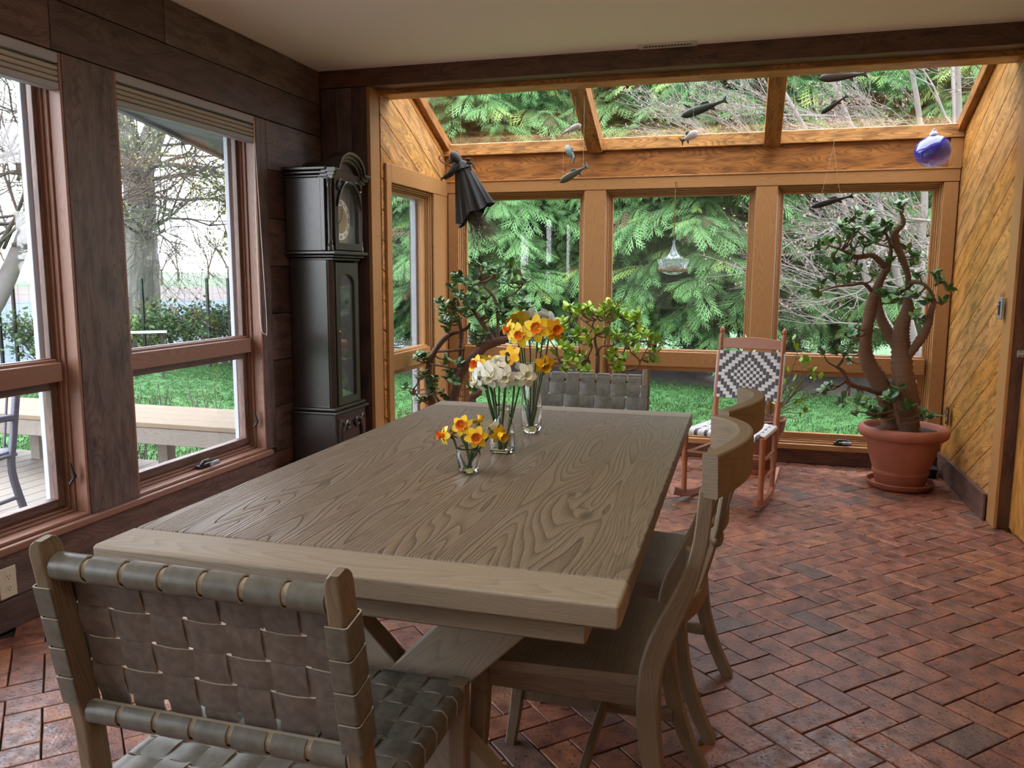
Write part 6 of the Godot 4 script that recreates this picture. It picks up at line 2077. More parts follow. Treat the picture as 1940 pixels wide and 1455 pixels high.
	part("twine", b, mat("twine", Color(0.50, 0.38, 0.22), 0.9), t)
	witch()


func witch() -> void:
	var c := Vector3(-1.875, 2.06, -5.3)
	var t := thing("witch_doll", "grey witch doll in a pleated cloak riding a twig broom", "doll", c)
	var cloth := mat("cloak", Color(0.17, 0.165, 0.155), 0.75)
	cloth.rim_enabled = true
	cloth.rim = 0.3
	var skin := mat("doll_face", Color(0.48, 0.42, 0.36), 0.8)
	# cloak: pleated bell hanging askew from the shoulders to lower right
	var ax := Vector3(0.33, -1.0, 0.02).normalized()
	var side := Vector3(1.0, 0.33, 0.0).normalized()
	var fr := side.cross(ax)
	var b := MB.new()
	for sd in [1.0, -1.0]:
		b.grid(72, 12, func(i, j):
			var v: float = j / 11.0
			var a: float = TAU * i / 72.0
			var wx: float = lerpf(0.038, 0.132, pow(v, 0.85)) * (1.0 + 0.15 * sin(a * 9.0 + 0.6) * (0.25 + v) * (0.5 + 0.5 * sin(a * 2.0 + 1.0)))
			var wz: float = lerpf(0.034, 0.085, v) * (1.0 + 0.13 * sin(a * 11.0) * (0.2 + v))
			var dip: float = 0.035 * v * -cos(a) + 0.012 * v * sin(a * 5.0)
			return ax * (0.355 * v + dip) + side * (cos(a) * wx - 0.01 * v) + fr * sin(a) * wz - (ax * 0.0 + Vector3(0, 0, 0.0)) + (side * cos(a) + fr * sin(a)) * (0.0 if sd > 0 else -0.003), true, sd, 0.02, 0.05)
	part("cloak", b, cloth, t)
	# cape over the shoulders and the bow at the back
	b = MB.new()
	for sd in [1.0, -1.0]:
		b.grid(40, 6, func(i, j):
			var v: float = j / 5.0
			var a: float = TAU * i / 40.0
			var rr: float = lerpf(0.020, 0.060, pow(v, 0.7)) * (1.0 + 0.08 * sin(a * 8.0) * v)
			return ax * (-0.020 + 0.062 * v) + side * cos(a) * rr + fr * sin(a) * rr * 0.85 + (side * cos(a) + fr * sin(a)) * (0.0 if sd > 0 else -0.003), true, sd, 0.02, 0.05)
	for k in 2:
		var s := 1.0 if k else -1.0
		b.ball(side * 0.060 + ax * (0.005 + 0.012 * s) + fr * (-0.012), Vector3(0.022, 0.010, 0.010), 10)
		b.tube(smooth_path([side * 0.058 - fr * 0.012, side * (0.070 + 0.01 * s) + ax * 0.03 - fr * 0.014, side * (0.074 + 0.014 * s) + ax * 0.07 - fr * 0.012], 3), [0.005], 5)
	part("cape", b, cloth, t)
	# hooded head bowed to the left
	b = MB.new()
	b.grid(24, 10, func(i, j):
		var v: float = j / 9.0
		var a: float = TAU * i / 24.0
		var s := sin(PI * lerpf(0.0, 0.86, v))
		return Vector3(-0.042, 0.045, 0.0) + Vector3(-0.010 * (1.0 - v), 0.050 * cos(PI * 0.86 * v) - 0.01, 0.0) + Vector3(cos(a) * s * 0.042 + 0.030 * pow(v, 2.0), 0.0, sin(a) * s * 0.038), true, 1.0, 0.02, 0.02)
	part("hood", b, cloth, t)
	b = MB.new()
	b.ball(Vector3(-0.064, 0.030, 0.006), Vector3(0.022, 0.030, 0.024), 14)
	b.ball(Vector3(-0.085, 0.024, 0.008), Vector3(0.010, 0.005, 0.005), 8)
	b.ball(Vector3(-0.080, 0.006, 0.008), Vector3(0.008, 0.006, 0.008), 8)
	part("face", b, skin, t)
	# arm and hand on the broom stick
	b = MB.new()
	b.tube(smooth_path([Vector3(-0.02, -0.005, 0.03), Vector3(-0.055, -0.065, 0.045), Vector3(-0.105, -0.090, 0.03)], 4), [0.024, 0.024, 0.023, 0.022, 0.021, 0.020, 0.018, 0.017, 0.016], 12)
	part("sleeve", b, cloth, t)
	b = MB.new()
	b.ball(Vector3(-0.115, -0.092, 0.028), Vector3(0.014, 0.010, 0.010), 10)
	for k in 4:
		b.tube([Vector3(-0.120, -0.088 - 0.005 * k, 0.028), Vector3(-0.132, -0.090 - 0.005 * k, 0.032), Vector3(-0.128, -0.098 - 0.005 * k, 0.040)], [0.0028], 5)
	part("hand", b, skin, t)
	# broom: crooked stick and twig brush
	b = MB.new()
	b.tube(smooth_path([Vector3(-0.140, 0.055, 0.02), Vector3(-0.150, 0.035, 0.02), Vector3(-0.115, 0.005, 0.02), Vector3(-0.06, -0.03, 0.01), Vector3(0.0, -0.15, 0.0), Vector3(0.10, -0.34, 0.0)], 4), [0.0042], 8)
	part("broom_stick", b, M.twig, t)
	b = MB.new()
	var root := Vector3(0.075, -0.31, 0.0)
	for k in 130:
		var q := Vector3(R(-0.035, 0.035), R(-0.02, 0.02), R(-0.03, 0.03))
		var e := Vector3(0.40 + R(-0.42, 0.55), -1.0 + R(-0.1, 0.35), R(-0.35, 0.35)).normalized() * R(0.18, 0.30)
		b.tube(smooth_path([root + q, root + q * 1.5 + e * 0.5 + Vector3(R(-0.012, 0.012), R(-0.01, 0.01), R(-0.012, 0.012)), root + q * 1.5 + e + Vector3(R(-0.02, 0.03), R(-0.01, 0.02), R(-0.02, 0.02))], 3), [0.0016, 0.0015, 0.0014, 0.0013, 0.0011, 0.001, 0.0007], 4)
	part("brush_twigs", b, mat("broom_twig", Color(0.34, 0.28, 0.23), 0.9), t).set_meta("kind", "stuff")
	b = MB.new()
	b.tube([Vector3(0.0, 0.05, 0.0), Vector3(-0.002, 0.53, 0.0)], [0.0010], 5)
	part("string", b, M.thread, t)


func fittings() -> void:
	# ceiling register
	var t := thing("ceiling_vent", "white metal register with dark slots on the ceiling", "vent", Vector3(-0.452, 2.556, -4.626))
	var b := MB.new()
	ring_of_flat(b, 0.158, 0.040, 0.024, 0.008)
	part("frame", b, M.white_metal, t)
	b = MB.new()
	b.bx(Vector3(-0.14, -0.002, -0.03), Vector3(0.14, 0.0, 0.03), 0.0)
	part("backing", b, M.black, t)
	for k in 15:
		b = MB.new()
		b.x = Transform3D(Basis(Vector3.BACK, 0.5), Vector3(-0.119 + 0.017 * k, -0.005, 0))
		b.box(Vector3(0.0045, 0.009, 0.036), Vector3.ZERO, 0.0008)
		part("louver", b, M.white_metal, t)
	# cream outlet on the left wall
	t = thing("wall_outlet", "cream electrical outlet low on the left wall", "outlet", Vector3(WALL_X, 0.185, -2.235))
	b = MB.new()
	b.bx(Vector3(0.0, -0.058, -0.036), Vector3(0.007, 0.058, 0.036), 0.003)
	part("plate", b, M.cream_plastic, t)
	for y in [-0.022, 0.022]:
		b = MB.new()
		b.x = Transform3D(Basis(Vector3.BACK, -PI / 2), Vector3(0.006, y, 0))
		b.lathe([Vector2(0.0172, 0.0), Vector2(0.0165, 0.0025), Vector2(0.0, 0.0025)], 20)
		var s := part("socket", b, M.cream_plastic, t)
		b = MB.new()
		b.bx(Vector3(0.0083, y - 0.002, -0.007), Vector3(0.0088, y + 0.007, -0.005), 0.0)
		b.bx(Vector3(0.0083, y - 0.002, 0.005), Vector3(0.0088, y + 0.007, 0.007), 0.0)
		b.bx(Vector3(0.0083, y - 0.010, -0.002), Vector3(0.0088, y - 0.006, 0.002), 0.0)
		part("slot", b, M.black, s)
	# brown outlet under the diagonal boards
	t = thing("wall_outlet", "dark electrical outlet on the diagonal boards behind the big pot", "outlet", Vector3(1.302, 0.425, -5.715))
	b = MB.new()
	b.bx(Vector3(-0.006, -0.058, -0.036), Vector3(0.0, 0.058, 0.036), 0.003)
	part("plate", b, mat("brown_plate", Color(0.14, 0.12, 0.10), 0.35), t)
	for y in [-0.022, 0.022]:
		b = MB.new()
		b.x = Transform3D(Basis(Vector3.BACK, PI / 2), Vector3(-0.005, y, 0))
		b.lathe([Vector2(0.0172, 0.0), Vector2(0.0165, 0.0025), Vector2(0.0, 0.0025)], 20)
		part("socket", b, mat("grey_socket", Color(0.42, 0.40, 0.38), 0.4), t)
	# switch near the post
	t = thing("light_switch", "dark dimmer switch with a small lever on the golden boards", "switch", Vector3(1.302, 1.155, -4.786))
	b = MB.new()
	b.bx(Vector3(-0.007, -0.058, -0.036), Vector3(0.0, 0.058, 0.036), 0.003)
	part("plate", b, M.grey_plastic, t)
	b = MB.new()
	b.bx(Vector3(-0.010, -0.036, -0.014), Vector3(-0.006, 0.036, 0.010), 0.001)
	part("slot_cover", b, M.black, t)
	b = MB.new()
	b.bx(Vector3(-0.026, 0.016, -0.008), Vector3(-0.009, 0.022, 0.004), 0.002)
	part("lever", b, M.white_metal, t)
	# small black tray behind the pot
	t = thing("black_box", "small black flared box on the floor behind the big pot", "box", Vector3(1.225, 0.0, -5.80))
	b = MB.new()
	b.sweep([Vector3(0, 0.001, 0), Vector3(0, 0.055, 0), Vector3(0, 0.062, 0)], MB.rrect(0.10, 0.13, 0.008), Vector3.BACK, [0.85, 1.0, 1.05])
	part("body", b, M.black, t)


func ring_of_flat(b: MB, hx: float, hz: float, w: float, th: float) -> void:
	b.bx(Vector3(-hx, -th, -hz), Vector3(hx, 0.0, -hz + w * 0.85), 0.003)
	b.bx(Vector3(-hx, -th, hz - w * 0.85), Vector3(hx, 0.0, hz), 0.003)
	b.bx(Vector3(-hx, -th, -hz + w * 0.85), Vector3(-hx + w * 1.25, 0.0, hz - w * 0.85), 0.003)
	b.bx(Vector3(hx - w * 1.25, -th, -hz + w * 0.85), Vector3(hx, 0.0, hz - w * 0.85), 0.003)


func ground_at(x: float, z: float) -> float:
	# flat garden, then a bank down to the lake on the left
	var s := (-x * 0.65 - z * 0.76) - 17.5
	return -0.36 - 1.15 * smoothstep(0.0, 7.0, s) if x < -5.5 else -0.36


func outside() -> void:
	grounds()
	deck()
	conifers()
	left_garden()
	far_shore()
	beds()


func grounds() -> void:
	var b := MB.new()
	b.grid(56, 56, func(i, j):
		var x: float = -46.0 + 64.0 * i / 55.0
		var z: float = -50.0 + 62.0 * j / 55.0
		return Vector3(x, ground_at(x, z) + 0.02 * sin(x * 1.3) * sin(z * 1.7), z), false, -1.0, 1.0, 1.0)
	structure("lawn", b, M.lawn, "bright green spring lawn round the house")
	b = MB.new()
	b.bx(Vector3(-3.0, -0.75, -6.2), Vector3(1.8, -0.16, 2.9), 0.0)
	structure("foundation", b, M.house_grey, "grey foundation wall under the house")
	b = MB.new()
	b.bx(Vector3(-170, -1.6, -190), Vector3(-8, -1.33, 60), 0.0)
	structure("lake", b, M.lake, "pale blue lake beyond the left garden")
	b = MB.new()
	b.grid(40, 4, func(i, j):
		var x: float = -8.0 + 17.0 * i / 39.0
		return Vector3(x, -0.36 + [0.0, 0.045, 0.05, 0.0][j] + 0.015 * sin(x * 3.0 + j), -15.2 + [0.0, 0.8, 2.0, 3.0][j] + 0.25 * sin(x * 1.1) + 0.1 * sin(x * 4.0)), false, -1.0, 1.0, 1.0)
	structure("mulch_strip", b, M.leaf_litter, "brown leaf litter under the conifer hedge")
	# roof edge seen through the window by the clock
	b = MB.new()
	var e0 := Vector3(-3.1, 2.29, -2.5)
	var e1 := Vector3(-3.1, 1.96, -4.75)
	b.bar(e0 + Vector3(0, 0.08, 0), e1 + Vector3(0, 0.08, 0), 0.035, 0.16)
	b.bar(e0 + Vector3(0.18, 0.03, 0), e1 + Vector3(0.18, 0.03, 0), 0.34, 0.02)
	b.bar(e0 + Vector3(0.06, 0.19, 0), e1 + Vector3(0.06, 0.19, 0), 0.50, 0.03)
	structure("roof_eave", b, M.house_grey, "grey sloping roof edge outside the left windows")
	# grass
	var tuft := MB.new()
	for k in 6:
		var a := TAU * k / 6.0 + R(-0.4, 0.4)
		var d := Vector3(cos(a), 0, sin(a))
		var s := Vector3(-d.z, 0, d.x) * 0.004
		var h := R(0.025, 0.05)
		var p := d * R(0.0, 0.03)
		var q := p + d * R(0.01, 0.05) + Vector3.UP * h
		var m := p.lerp(q, 0.5) + Vector3.UP * 0.012
		var nn := d.lerp(Vector3.UP, 0.6).normalized()
		tuft.quad(p - s, p + s, m + s * 0.8, m - s * 0.8, nn, nn, nn, nn, Vector2.ZERO, Vector2.ZERO, Vector2.ZERO, Vector2.ZERO)
		tuft.tri(m - s * 0.8, m + s * 0.8, q, nn, nn, nn, Vector2.ZERO, Vector2.ZERO, Vector2.ZERO)
	var where := []
	var tints := []
	var g1 := Color(0.24, 0.42, 0.20).srgb_to_linear()
	var g2 := Color(0.29, 0.47, 0.22).srgb_to_linear()
	while where.size() < 42000:
		var x := R(-13.0, 3.5)
		var z := R(-13.2, -5.3)
		if z > -6.4 and x > -3.2 or x < -8.5 and z < x * -0.9 - 21.5 or z > -0.8 * x - 9.5 and x < -7.0:
			continue
		var k := R(0.6, 1.25)
		where.append(Transform3D(Basis(Vector3.UP, R(0, TAU)).scaled(Vector3(k, k * R(0.7, 1.2), k)), Vector3(x, ground_at(x, z) - 0.01, z)))
		tints.append(g1.lerp(g2, R(0, 1)))
	tag(many("grass", tuft.mesh(), M.foliage, where, tints), "short green grass of the lawn", "grass")


func deck() -> void:
	var d := setting("deck", "weathered grey plank deck outside the left windows")
	for k in 27:
		var b := woo()
		var x := -2.80 - 0.144 * k
		b.bx(Vector3(x - 0.138, -0.185, -5.24), Vector3(x, -0.15, 2.4), 0.004, 2)
		part("plank", b, M.deck_wood, d)
	var b := woo()
	b.bx(Vector3(-6.7, -0.36, -5.23), Vector3(-2.8, -0.19, -5.19), 0.003, 0)
	part("joist", b, M.deck_wood, d)
	var t := thing("deck_bench", "long pale built-in plank bench along the end of the deck", "bench", Vector3(-4.75, -0.15, -4.88))
	for k in 4:
		b = woo()
		b.bx(Vector3(-1.95, 0.415, -0.32 + 0.163 * k), Vector3(1.93, 0.452, -0.32 + 0.163 * k + 0.157), 0.006, 0)
		part("plank", b, M.bench_wood, t)
	b = woo()
	b.bx(Vector3(-1.94, 0.30, 0.285), Vector3(1.92, 0.414, 0.32), 0.004, 0)
	part("fascia", b, M.deck_wood, t)
	for x in [-1.7, -0.6, 0.6, 1.7]:
		b = woo()
		b.bx(Vector3(x - 0.045, 0.0, -0.2), Vector3(x + 0.045, 0.414, -0.11), 0.004, 1)
		part("leg", b, M.deck_wood, t)
	# patio chair
	t = thing("patio_chair", "grey metal patio chair on the deck at the left edge", "chair", Vector3(-4.35, -0.15, -3.42), 0.15)
	for sx in [-1.0, 1.0]:
		b = MB.new()
		var x: float = sx * 0.27
		b.sweep(smooth_path([Vector3(x, 0.0, -0.30), Vector3(x, 0.30, -0.21), Vector3(x, 0.50, -0.24), Vector3(x, 0.80, -0.30)], 4), MB.rrect(0.030, 0.045, 0.010), Vector3.BACK)
		part("leg", b, M.tube_grey, t)
		b = MB.new()
		b.sweep(smooth_path([Vector3(x, 0.0, 0.27), Vector3(x, 0.35, 0.24), Vector3(x, 0.60, 0.22), Vector3(x, 0.635, 0.12), Vector3(x, 0.62, -0.26)], 4), MB.rrect(0.030, 0.040, 0.010), Vector3.BACK)
		part("arm", b, M.tube_grey, t)
		for y in [0.14, 0.40]:
			b = MB.new()
			b.tube([Vector3(x, y, -0.25), Vector3(x, y, 0.25)], [0.013], 8)
			part("rail", b, M.tube_grey, t)
	b = MB.new()
	b.box(Vector3(0.54, 0.03, 0.50), Vector3(0, 0.415, 0.0), 0.012)
	part("seat", b, M.tube_grey, t)
	for k in 7:
		b = MB.new()
		b.tube([Vector3(-0.21 + 0.07 * k, 0.44, -0.235), Vector3(-0.21 + 0.07 * k, 0.79, -0.298)], [0.008], 8)
		part("slat", b, M.tube_grey, t)
	b = MB.new()
	b.tube([Vector3(-0.27, 0.79, -0.298), Vector3(0.27, 0.79, -0.298)], [0.016], 10)
	part("top_rail", b, M.tube_grey, t)


func spray_mesh() -> ArrayMesh:
	# one flat drooping conifer spray, 1 long, growing along +y with its upper side to +z
	var b := MB.new()
	var leaf := func(p: Vector3, d: Vector3, s: Vector3, L: float, w: float, nn: Vector3) -> void:
		var q := p + d * L
		var m := p + d * L * 0.45
		b.tri(p, m + s * w, q, nn, nn, nn, Vector2.ZERO, Vector2.ZERO, Vector2.ZERO)
		b.tri(p, q, m - s * w, nn, nn, nn, Vector2.ZERO, Vector2.ZERO, Vector2.ZERO)
	for k in 8:
		var v := k / 8.0
		var p := Vector3(0.03 * sin(v * 5.0), v * 0.92, -0.26 * v * v)
		var nn := Vector3(0.0, 0.35 * v, 1.0).normalized()
		for sg in [-1.0, 1.0]:
			var L := (0.40 * sin(PI * (0.18 + 0.74 * (1.0 - v)))) + 0.05
			L *= 0.80 + 0.4 * absf(sin(k * 2.7 + sg))
			var d := Vector3(sg * 0.72, 0.70, -0.15 - 0.35 * v - 0.1 * absf(sin(k * 1.3))).normalized()
			var s := d.cross(nn).normalized()
			leaf.call(p, d, s, L, 0.017, nn)
			for e in 3:
				var f := 0.18 + 0.24 * e
				var pp := p + d * L * f + Vector3(0, 0, -0.05 * f * f)
				for sh in [-1.0, 1.0]:
					var dd: Vector3 = (d * 0.76 + s * sh * 0.58 + Vector3(0, 0, -0.25)).normalized()
					leaf.call(pp, dd, dd.cross(nn).normalized(), L * (0.40 - 0.06 * e), 0.0145, nn)
	leaf.call(Vector3(0, 0.80, -0.14), Vector3(0, 1, -0.45).normalized(), Vector3.RIGHT, 0.22, 0.012, Vector3(0, 0.4, 1).normalized())
	return b.mesh()


func conifers() -> void:
	var spray := spray_mesh()
	var spots := [[-6.7, -13.9, 1.75, 8.6, 0], [-4.15, -13.3, 1.75, 9.4, 1], [-2.0, -13.9, 1.6, 9.0, 2], [-0.42, -13.2, 1.7, 9.8, 3], [1.45, -14.2, 1.6, 8.4, 4], [3.2, -13.6, 1.7, 8.8, 5], [5.4, -13.8, 1.8, 8.4, 6], [-8.6, -15.4, 1.4, 7.4, 7], [-5.5, -16.6, 1.9, 9.6, 8], [-3.0, -17.0, 1.9, 9.8, 9], [-0.9, -16.8, 1.9, 9.2, 10], [1.0, -17.2, 1.9, 10.0, 11], [4.3, -16.8, 2.0, 9.6, 12]]
	var labels := ["tall green conifer at the left end of the hedge, seen through the side window", "tall conifer with a dark trunk behind the left sunroom window", "conifer behind the post between the left and middle sunroom windows", "conifer with the thickest dark trunk, behind the middle sunroom window", "conifer behind the post between the middle and right sunroom windows", "conifer behind the pale bare tree outside the right sunroom window", "conifer at the right end of the hedge beyond the golden wall", "smaller conifer standing behind the left end of the hedge", "conifer of the back row behind the left sunroom window", "conifer of the back row, left of the middle sunroom window", "conifer of the back row behind the middle sunroom window", "conifer of the back row right of the thickest trunk", "conifer of the back row behind the pale bare tree"]
	for e in spots:
		var at := Vector3(e[0], -0.36, e[1])
		var t := thing("conifer", labels[e[4]], "tree", at, 0.0, "conifers of the garden hedge")
		var Hh: float = e[3]
		var Rr: float = e[2]
		var b := MB.new()
		var r0 := 0.26 if e[4] == 3 else 0.17
		var p := []
		var rr := []
		for k in 12:
			var v := k / 11.0
			p.append(Vector3(0.06 * sin(v * 4.0 + e[4]), Hh * v, 0.05 * cos(v * 3.0)))
			rr.append(r0 * (1.0 - 0.93 * v) + (0.06 if k == 0 else 0.0))
		b.tube(p, rr, 12)
		part("trunk", b, M.trunk_bark, t)
		var br := MB.new()
		var where := []
		var tints := []
		var h := 1.0
		var lv := 0
		while h < Hh - 0.3:
			var v := h / Hh
			var n := 9
			for k in n:
				var a := TAU * (k + 0.5 * (lv % 2)) / n + R(-0.25, 0.25)
				var d := Vector3(cos(a), 0, sin(a))
				var facing := d.z > -0.35
				if not facing and lv % 2:
					continue
				var L := Rr * (1.0 - pow(v, 1.6)) * R(0.75, 1.18) * (0.72 if h < 1.5 else 1.0) + 0.2
				var o := Vector3(0, h + R(-0.1, 0.1), 0)
				var drop := R(0.05, 0.35) * L
				var path := []
				for q in 6:
					var s := q / 5.0
					path.append(o + d * L * s + Vector3(0, 0.10 * L * sin(s * 2.4) - drop * s * s, 0))
				br.tube(path, [0.022, 0.018, 0.014, 0.010, 0.007, 0.004], 5, false)
				var cnt := int(6 + L * 10.0)
				for q in cnt:
					var s := R(0.30, 1.0)
					var i0 := mini(int(s * 5.0), 4)
					var pp: Vector3 = path[i0].lerp(path[i0 + 1], s * 5.0 - i0)
					var out := (d * R(0.5, 1.0) + Vector3(-d.z, 0, d.x) * R(-0.9, 0.9) + Vector3(0, R(-0.5, 0.12), 0)).normalized()
					var nn := (Vector3.UP * 0.9 + d * 0.5 + Vector3(R(-0.3, 0.3), 0, R(-0.3, 0.3)))
					nn = (nn - out * nn.dot(out)).normalized()
					var sz := R(0.30, 0.58)
					where.append(Transform3D(Basis(out.cross(nn), out, nn).scaled(Vector3(sz, sz, sz)), pp))
					var c := Color(0.31, 0.46, 0.26).lerp(Color(0.35, 0.50, 0.28), R(0, 1))
					if R(0, 1) < 0.10:
						c = Color(0.48, 0.58, 0.30)
					elif R(0, 1) < 0.05:
						c = Color(0.32, 0.26, 0.18)
					tints.append(c.srgb_to_linear())
			h += R(0.15, 0.22)
			lv += 1
		part("branches", br, M.dead_twig, t).set_meta("kind", "stuff")
		many("foliage", spray, M.conifer_needles, where, tints, t)
		# dead lower twigs
		b = MB.new()
		for k in 26:
			var a := R(0, TAU)
			var d := Vector3(cos(a), R(-0.3, 0.15), sin(a)).normalized()
			var o := Vector3(0, R(0.25, 1.5), 0)
			var L := R(0.5, 1.5)
			var q := smooth_path([o, o + d * L * 0.5 + Vector3(R(-0.1, 0.1), R(-0.1, 0.1), R(-0.1, 0.1)), o + d * L + Vector3(R(-0.2, 0.2), R(-0.3, 0.1), R(-0.2, 0.2))], 3)
			b.tube(q, [0.014, 0.012, 0.010, 0.008, 0.006, 0.005, 0.003], 5, false)
			for g in 5:
				var m: Vector3 = q[2 + g % 5]
				b.tube([m, m + Vector3(R(-0.25, 0.25), R(-0.22, 0.12), R(-0.25, 0.25)), m + Vector3(R(-0.4, 0.4), R(-0.35, 0.15), R(-0.4, 0.4))], [0.006, 0.004, 0.002], 4, false)
		part("dead_branches", b, M.dead_twig, t).set_meta("kind", "stuff")


# a branching crown of tubes; tips are collected in ends
func branch(b: MB, p: Vector3, d: Vector3, L: float, r: float, depth: int, spread: float, lift: float, ends: Array, kids := 3) -> void:
	var mid := p + d * L * 0.5 + Vector3(R(-1, 1), R(-1, 1), R(-1, 1)) * L * 0.06
	var q := p + d * L + Vector3(0, lift * L * 0.3, 0)
	b.tube([p, mid, q], [r, r * 0.82, r * 0.66], 7 if depth > 2 else 4, depth == 0)
	if depth <= 2:
		ends.append([mid, d])
		ends.append([q, d])
	if depth == 0:
		return
	for k in kids:
		var a := Vector3(R(-1, 1), R(-0.7, 0.9), R(-1, 1)).normalized()
		var nd := (d + a * spread + Vector3(0, lift, 0)).normalized()
		var from := q if k < 2 else mid
		branch(b, from, nd, L * R(0.62, 0.86), r * R(0.50, 0.66), depth - 1, spread, lift, ends, kids)


func leaf_card() -> ArrayMesh:
	# a small pointed leaf folded along its rib
	var b := MB.new()
	var n0 := Vector3(-0.25, 0, 1).normalized()
	var n1 := Vector3(0.25, 0, 1).normalized()
	b.tri(Vector3.ZERO, Vector3(0.28, 0.45, 0.06), Vector3(0, 1, 0), n0, n0, n0, Vector2.ZERO, Vector2.ZERO, Vector2.ZERO)
	b.tri(Vector3.ZERO, Vector3(0, 1, 0), Vector3(-0.28, 0.45, 0.06), n1, n1, n1, Vector2.ZERO, Vector2.ZERO, Vector2.ZERO)
	return b.mesh()


func scatter(ends: Array, per: int, reach: float, size: float, c0: Color, c1: Color) -> Array:
	var where := []
	var tints := []
	for e in ends:
		for k in per:
			var s := size * R(0.6, 1.3)
			where.append(Transform3D(Basis.from_euler(Vector3(R(-1.5, 1.5), R(0, TAU), R(-1.5, 1.5))).scaled(Vector3(s, s, s)), e[0] + Vector3(R(-1, 1), R(-1, 1), R(-1, 1)) * reach))
			tints.append(c0.lerp(c1, R(0, 1)).srgb_to_linear())
	return [where, tints]


func left_garden() -> void:
	var lf := leaf_card()
	# big furrowed trunk with two limbs
	var at := Vector3(-13.0, -0.6, -15.2)
	var t := thing("oak_tree", "big old tree with a furrowed grey trunk by the lake", "tree", at)
	var b := MB.new()
	var nz := noise(5, 1.0, 2)
	b.grid(72, 40, func(i, j):
		var v: float = j / 39.0
		var a: float = TAU * i / 72.0
		var r: float = 0.40 * (1.0 - 0.22 * v) + 0.18 * exp(-v * 9.0)
		var g: float = nz.get_noise_3d(cos(a) * 9.0, v * 4.0, sin(a) * 9.0)
		r *= 1.0 + 0.11 * absf(g) * 1.6 - 0.06 + 0.10 * exp(-pow((v - 0.50) / 0.05, 2.0)) * maxf(0.0, cos(a - 0.4))
		return Vector3(cos(a) * r + 0.14 * v, v * 4.2, sin(a) * r), true, -1.0, 0.2, 0.2)
	part("trunk", b, M.pale_bark, t)
	var ends := []
	b = MB.new()
	b.tube([Vector3(0.14, 4.0, 0.0), Vector3(0.36, 4.8, -0.2), Vector3(0.75, 6.2, -0.5)], [0.27, 0.24, 0.2], 14)
	b.tube([Vector3(0.05, 4.0, 0.0), Vector3(-0.10, 5.0, 0.1), Vector3(-0.3, 6.4, 0.2)], [0.30, 0.26, 0.2], 14)
	part("limb", b, M.pale_bark, t)
	b = MB.new()
	for k in 26:
		var a := R(-1.1, 1.6)
		var o := Vector3(0.2, R(2.6, 6.4), 0.0)
		var d := Vector3(cos(a), R(-0.10, 0.25), -sin(a) * 0.9).normalized()
		if k % 3 == 0:
			d = Vector3(R(-1, 1), R(0.0, 0.4), R(0.3, 1)).normalized()
		branch(b, o, d, R(1.2, 1.9), R(0.030, 0.05), 5, 0.55, -0.02, ends)
	part("branches", b, M.dead_twig, t).set_meta("kind", "stuff")
	var s := scatter(ends.slice(0, 5200), 1, 0.15, 0.045, Color(0.30, 0.34, 0.20), Color(0.44, 0.46, 0.28))
	many("leaves", lf, M.foliage, s[0], s[1], t)
	# leaning tree in the window at the left edge
	at = Vector3(-9.9, -0.4, -8.4)
	t = thing("leaning_tree", "leaning tree with spreading boughs seen through the leftmost window", "tree", at)
	b = MB.new()
	ends = []
	b.tube(smooth_path([Vector3(0, -0.1, 0), Vector3(0.12, 0.9, 0.0), Vector3(0.28, 1.5, -0.25), Vector3(0.5, 2.3, -0.5), Vector3(0.7, 3.2, -0.6)], 4), [0.17, 0.16, 0.15, 0.145, 0.14, 0.135, 0.13, 0.125, 0.12, 0.115, 0.11, 0.10, 0.095, 0.09, 0.08, 0.07, 0.06], 12)
	b.tube(smooth_path([Vector3(0.15, 1.0, 0.0), Vector3(-0.1, 1.9, 0.2), Vector3(-0.1, 3.2, 0.5)], 4), [0.11, 0.10, 0.095, 0.09, 0.085, 0.08, 0.07, 0.06, 0.05], 10)
	part("trunk", b, M.pale_bark, t)
	b = MB.new()
	for k in 20:
		var o := Vector3(R(0.1, 0.6), R(1.5, 3.3), R(-0.6, 0.3))
		var d := Vector3(R(-0.6, 1.0), R(-0.1, 0.6), R(-1.0, 0.5)).normalized()
		branch(b, o, d, R(0.7, 1.1), R(0.020, 0.034), 5, 0.6, 0.02, ends)
	part("branches", b, M.dead_twig, t).set_meta("kind", "stuff")
	s = scatter(ends.slice(0, 5200), 1, 0.10, 0.04, Color(0.36, 0.40, 0.20), Color(0.50, 0.50, 0.30))
	many("leaves", lf, M.foliage, s[0], s[1], t)
	# small leafy tree at the right of the clock window
	at = Vector3(-7.25, -0.38, -10.75)
	t = thing("leafy_tree", "small tree in young olive leaf beside the garden fence", "tree", at)
	b = MB.new()
	ends = []
	branch(b, Vector3(0, -0.05, 0), Vector3(0.05, 1, 0).normalized(), 1.2, 0.07, 5, 0.62, 0.08, ends)
	part("trunk", b, M.dead_twig, t)
	s = scatter(ends, 4, 0.16, 0.085, Color(0.28, 0.31, 0.16), Color(0.42, 0.43, 0.24))
	many("leaves", lf, M.foliage, s[0], s[1], t)
	# shrubs along the fence
	var spots := [[-12.4, -10.3], [-11.3, -10.9], [-10.6, -12.3], [-9.9, -12.6], [-9.3, -13.0], [-8.6, -13.5], [-13.4, -9.2], [-8.0, -14.3]]
	var sl := ["leafy shrub at the fence behind the left window post", "shrub with reddish leaves at the fence in the leftmost window", "bright green shrub at the fence left of the old trunk's foot", "broad shrub at the fence with pinkish leaf clusters", "shrub at the fence in front of the lake, middle of the clock window", "dark shrub at the fence under the olive-leaved tree", "shrub at the far left end of the fence", "shrub where the fence meets the conifers"]
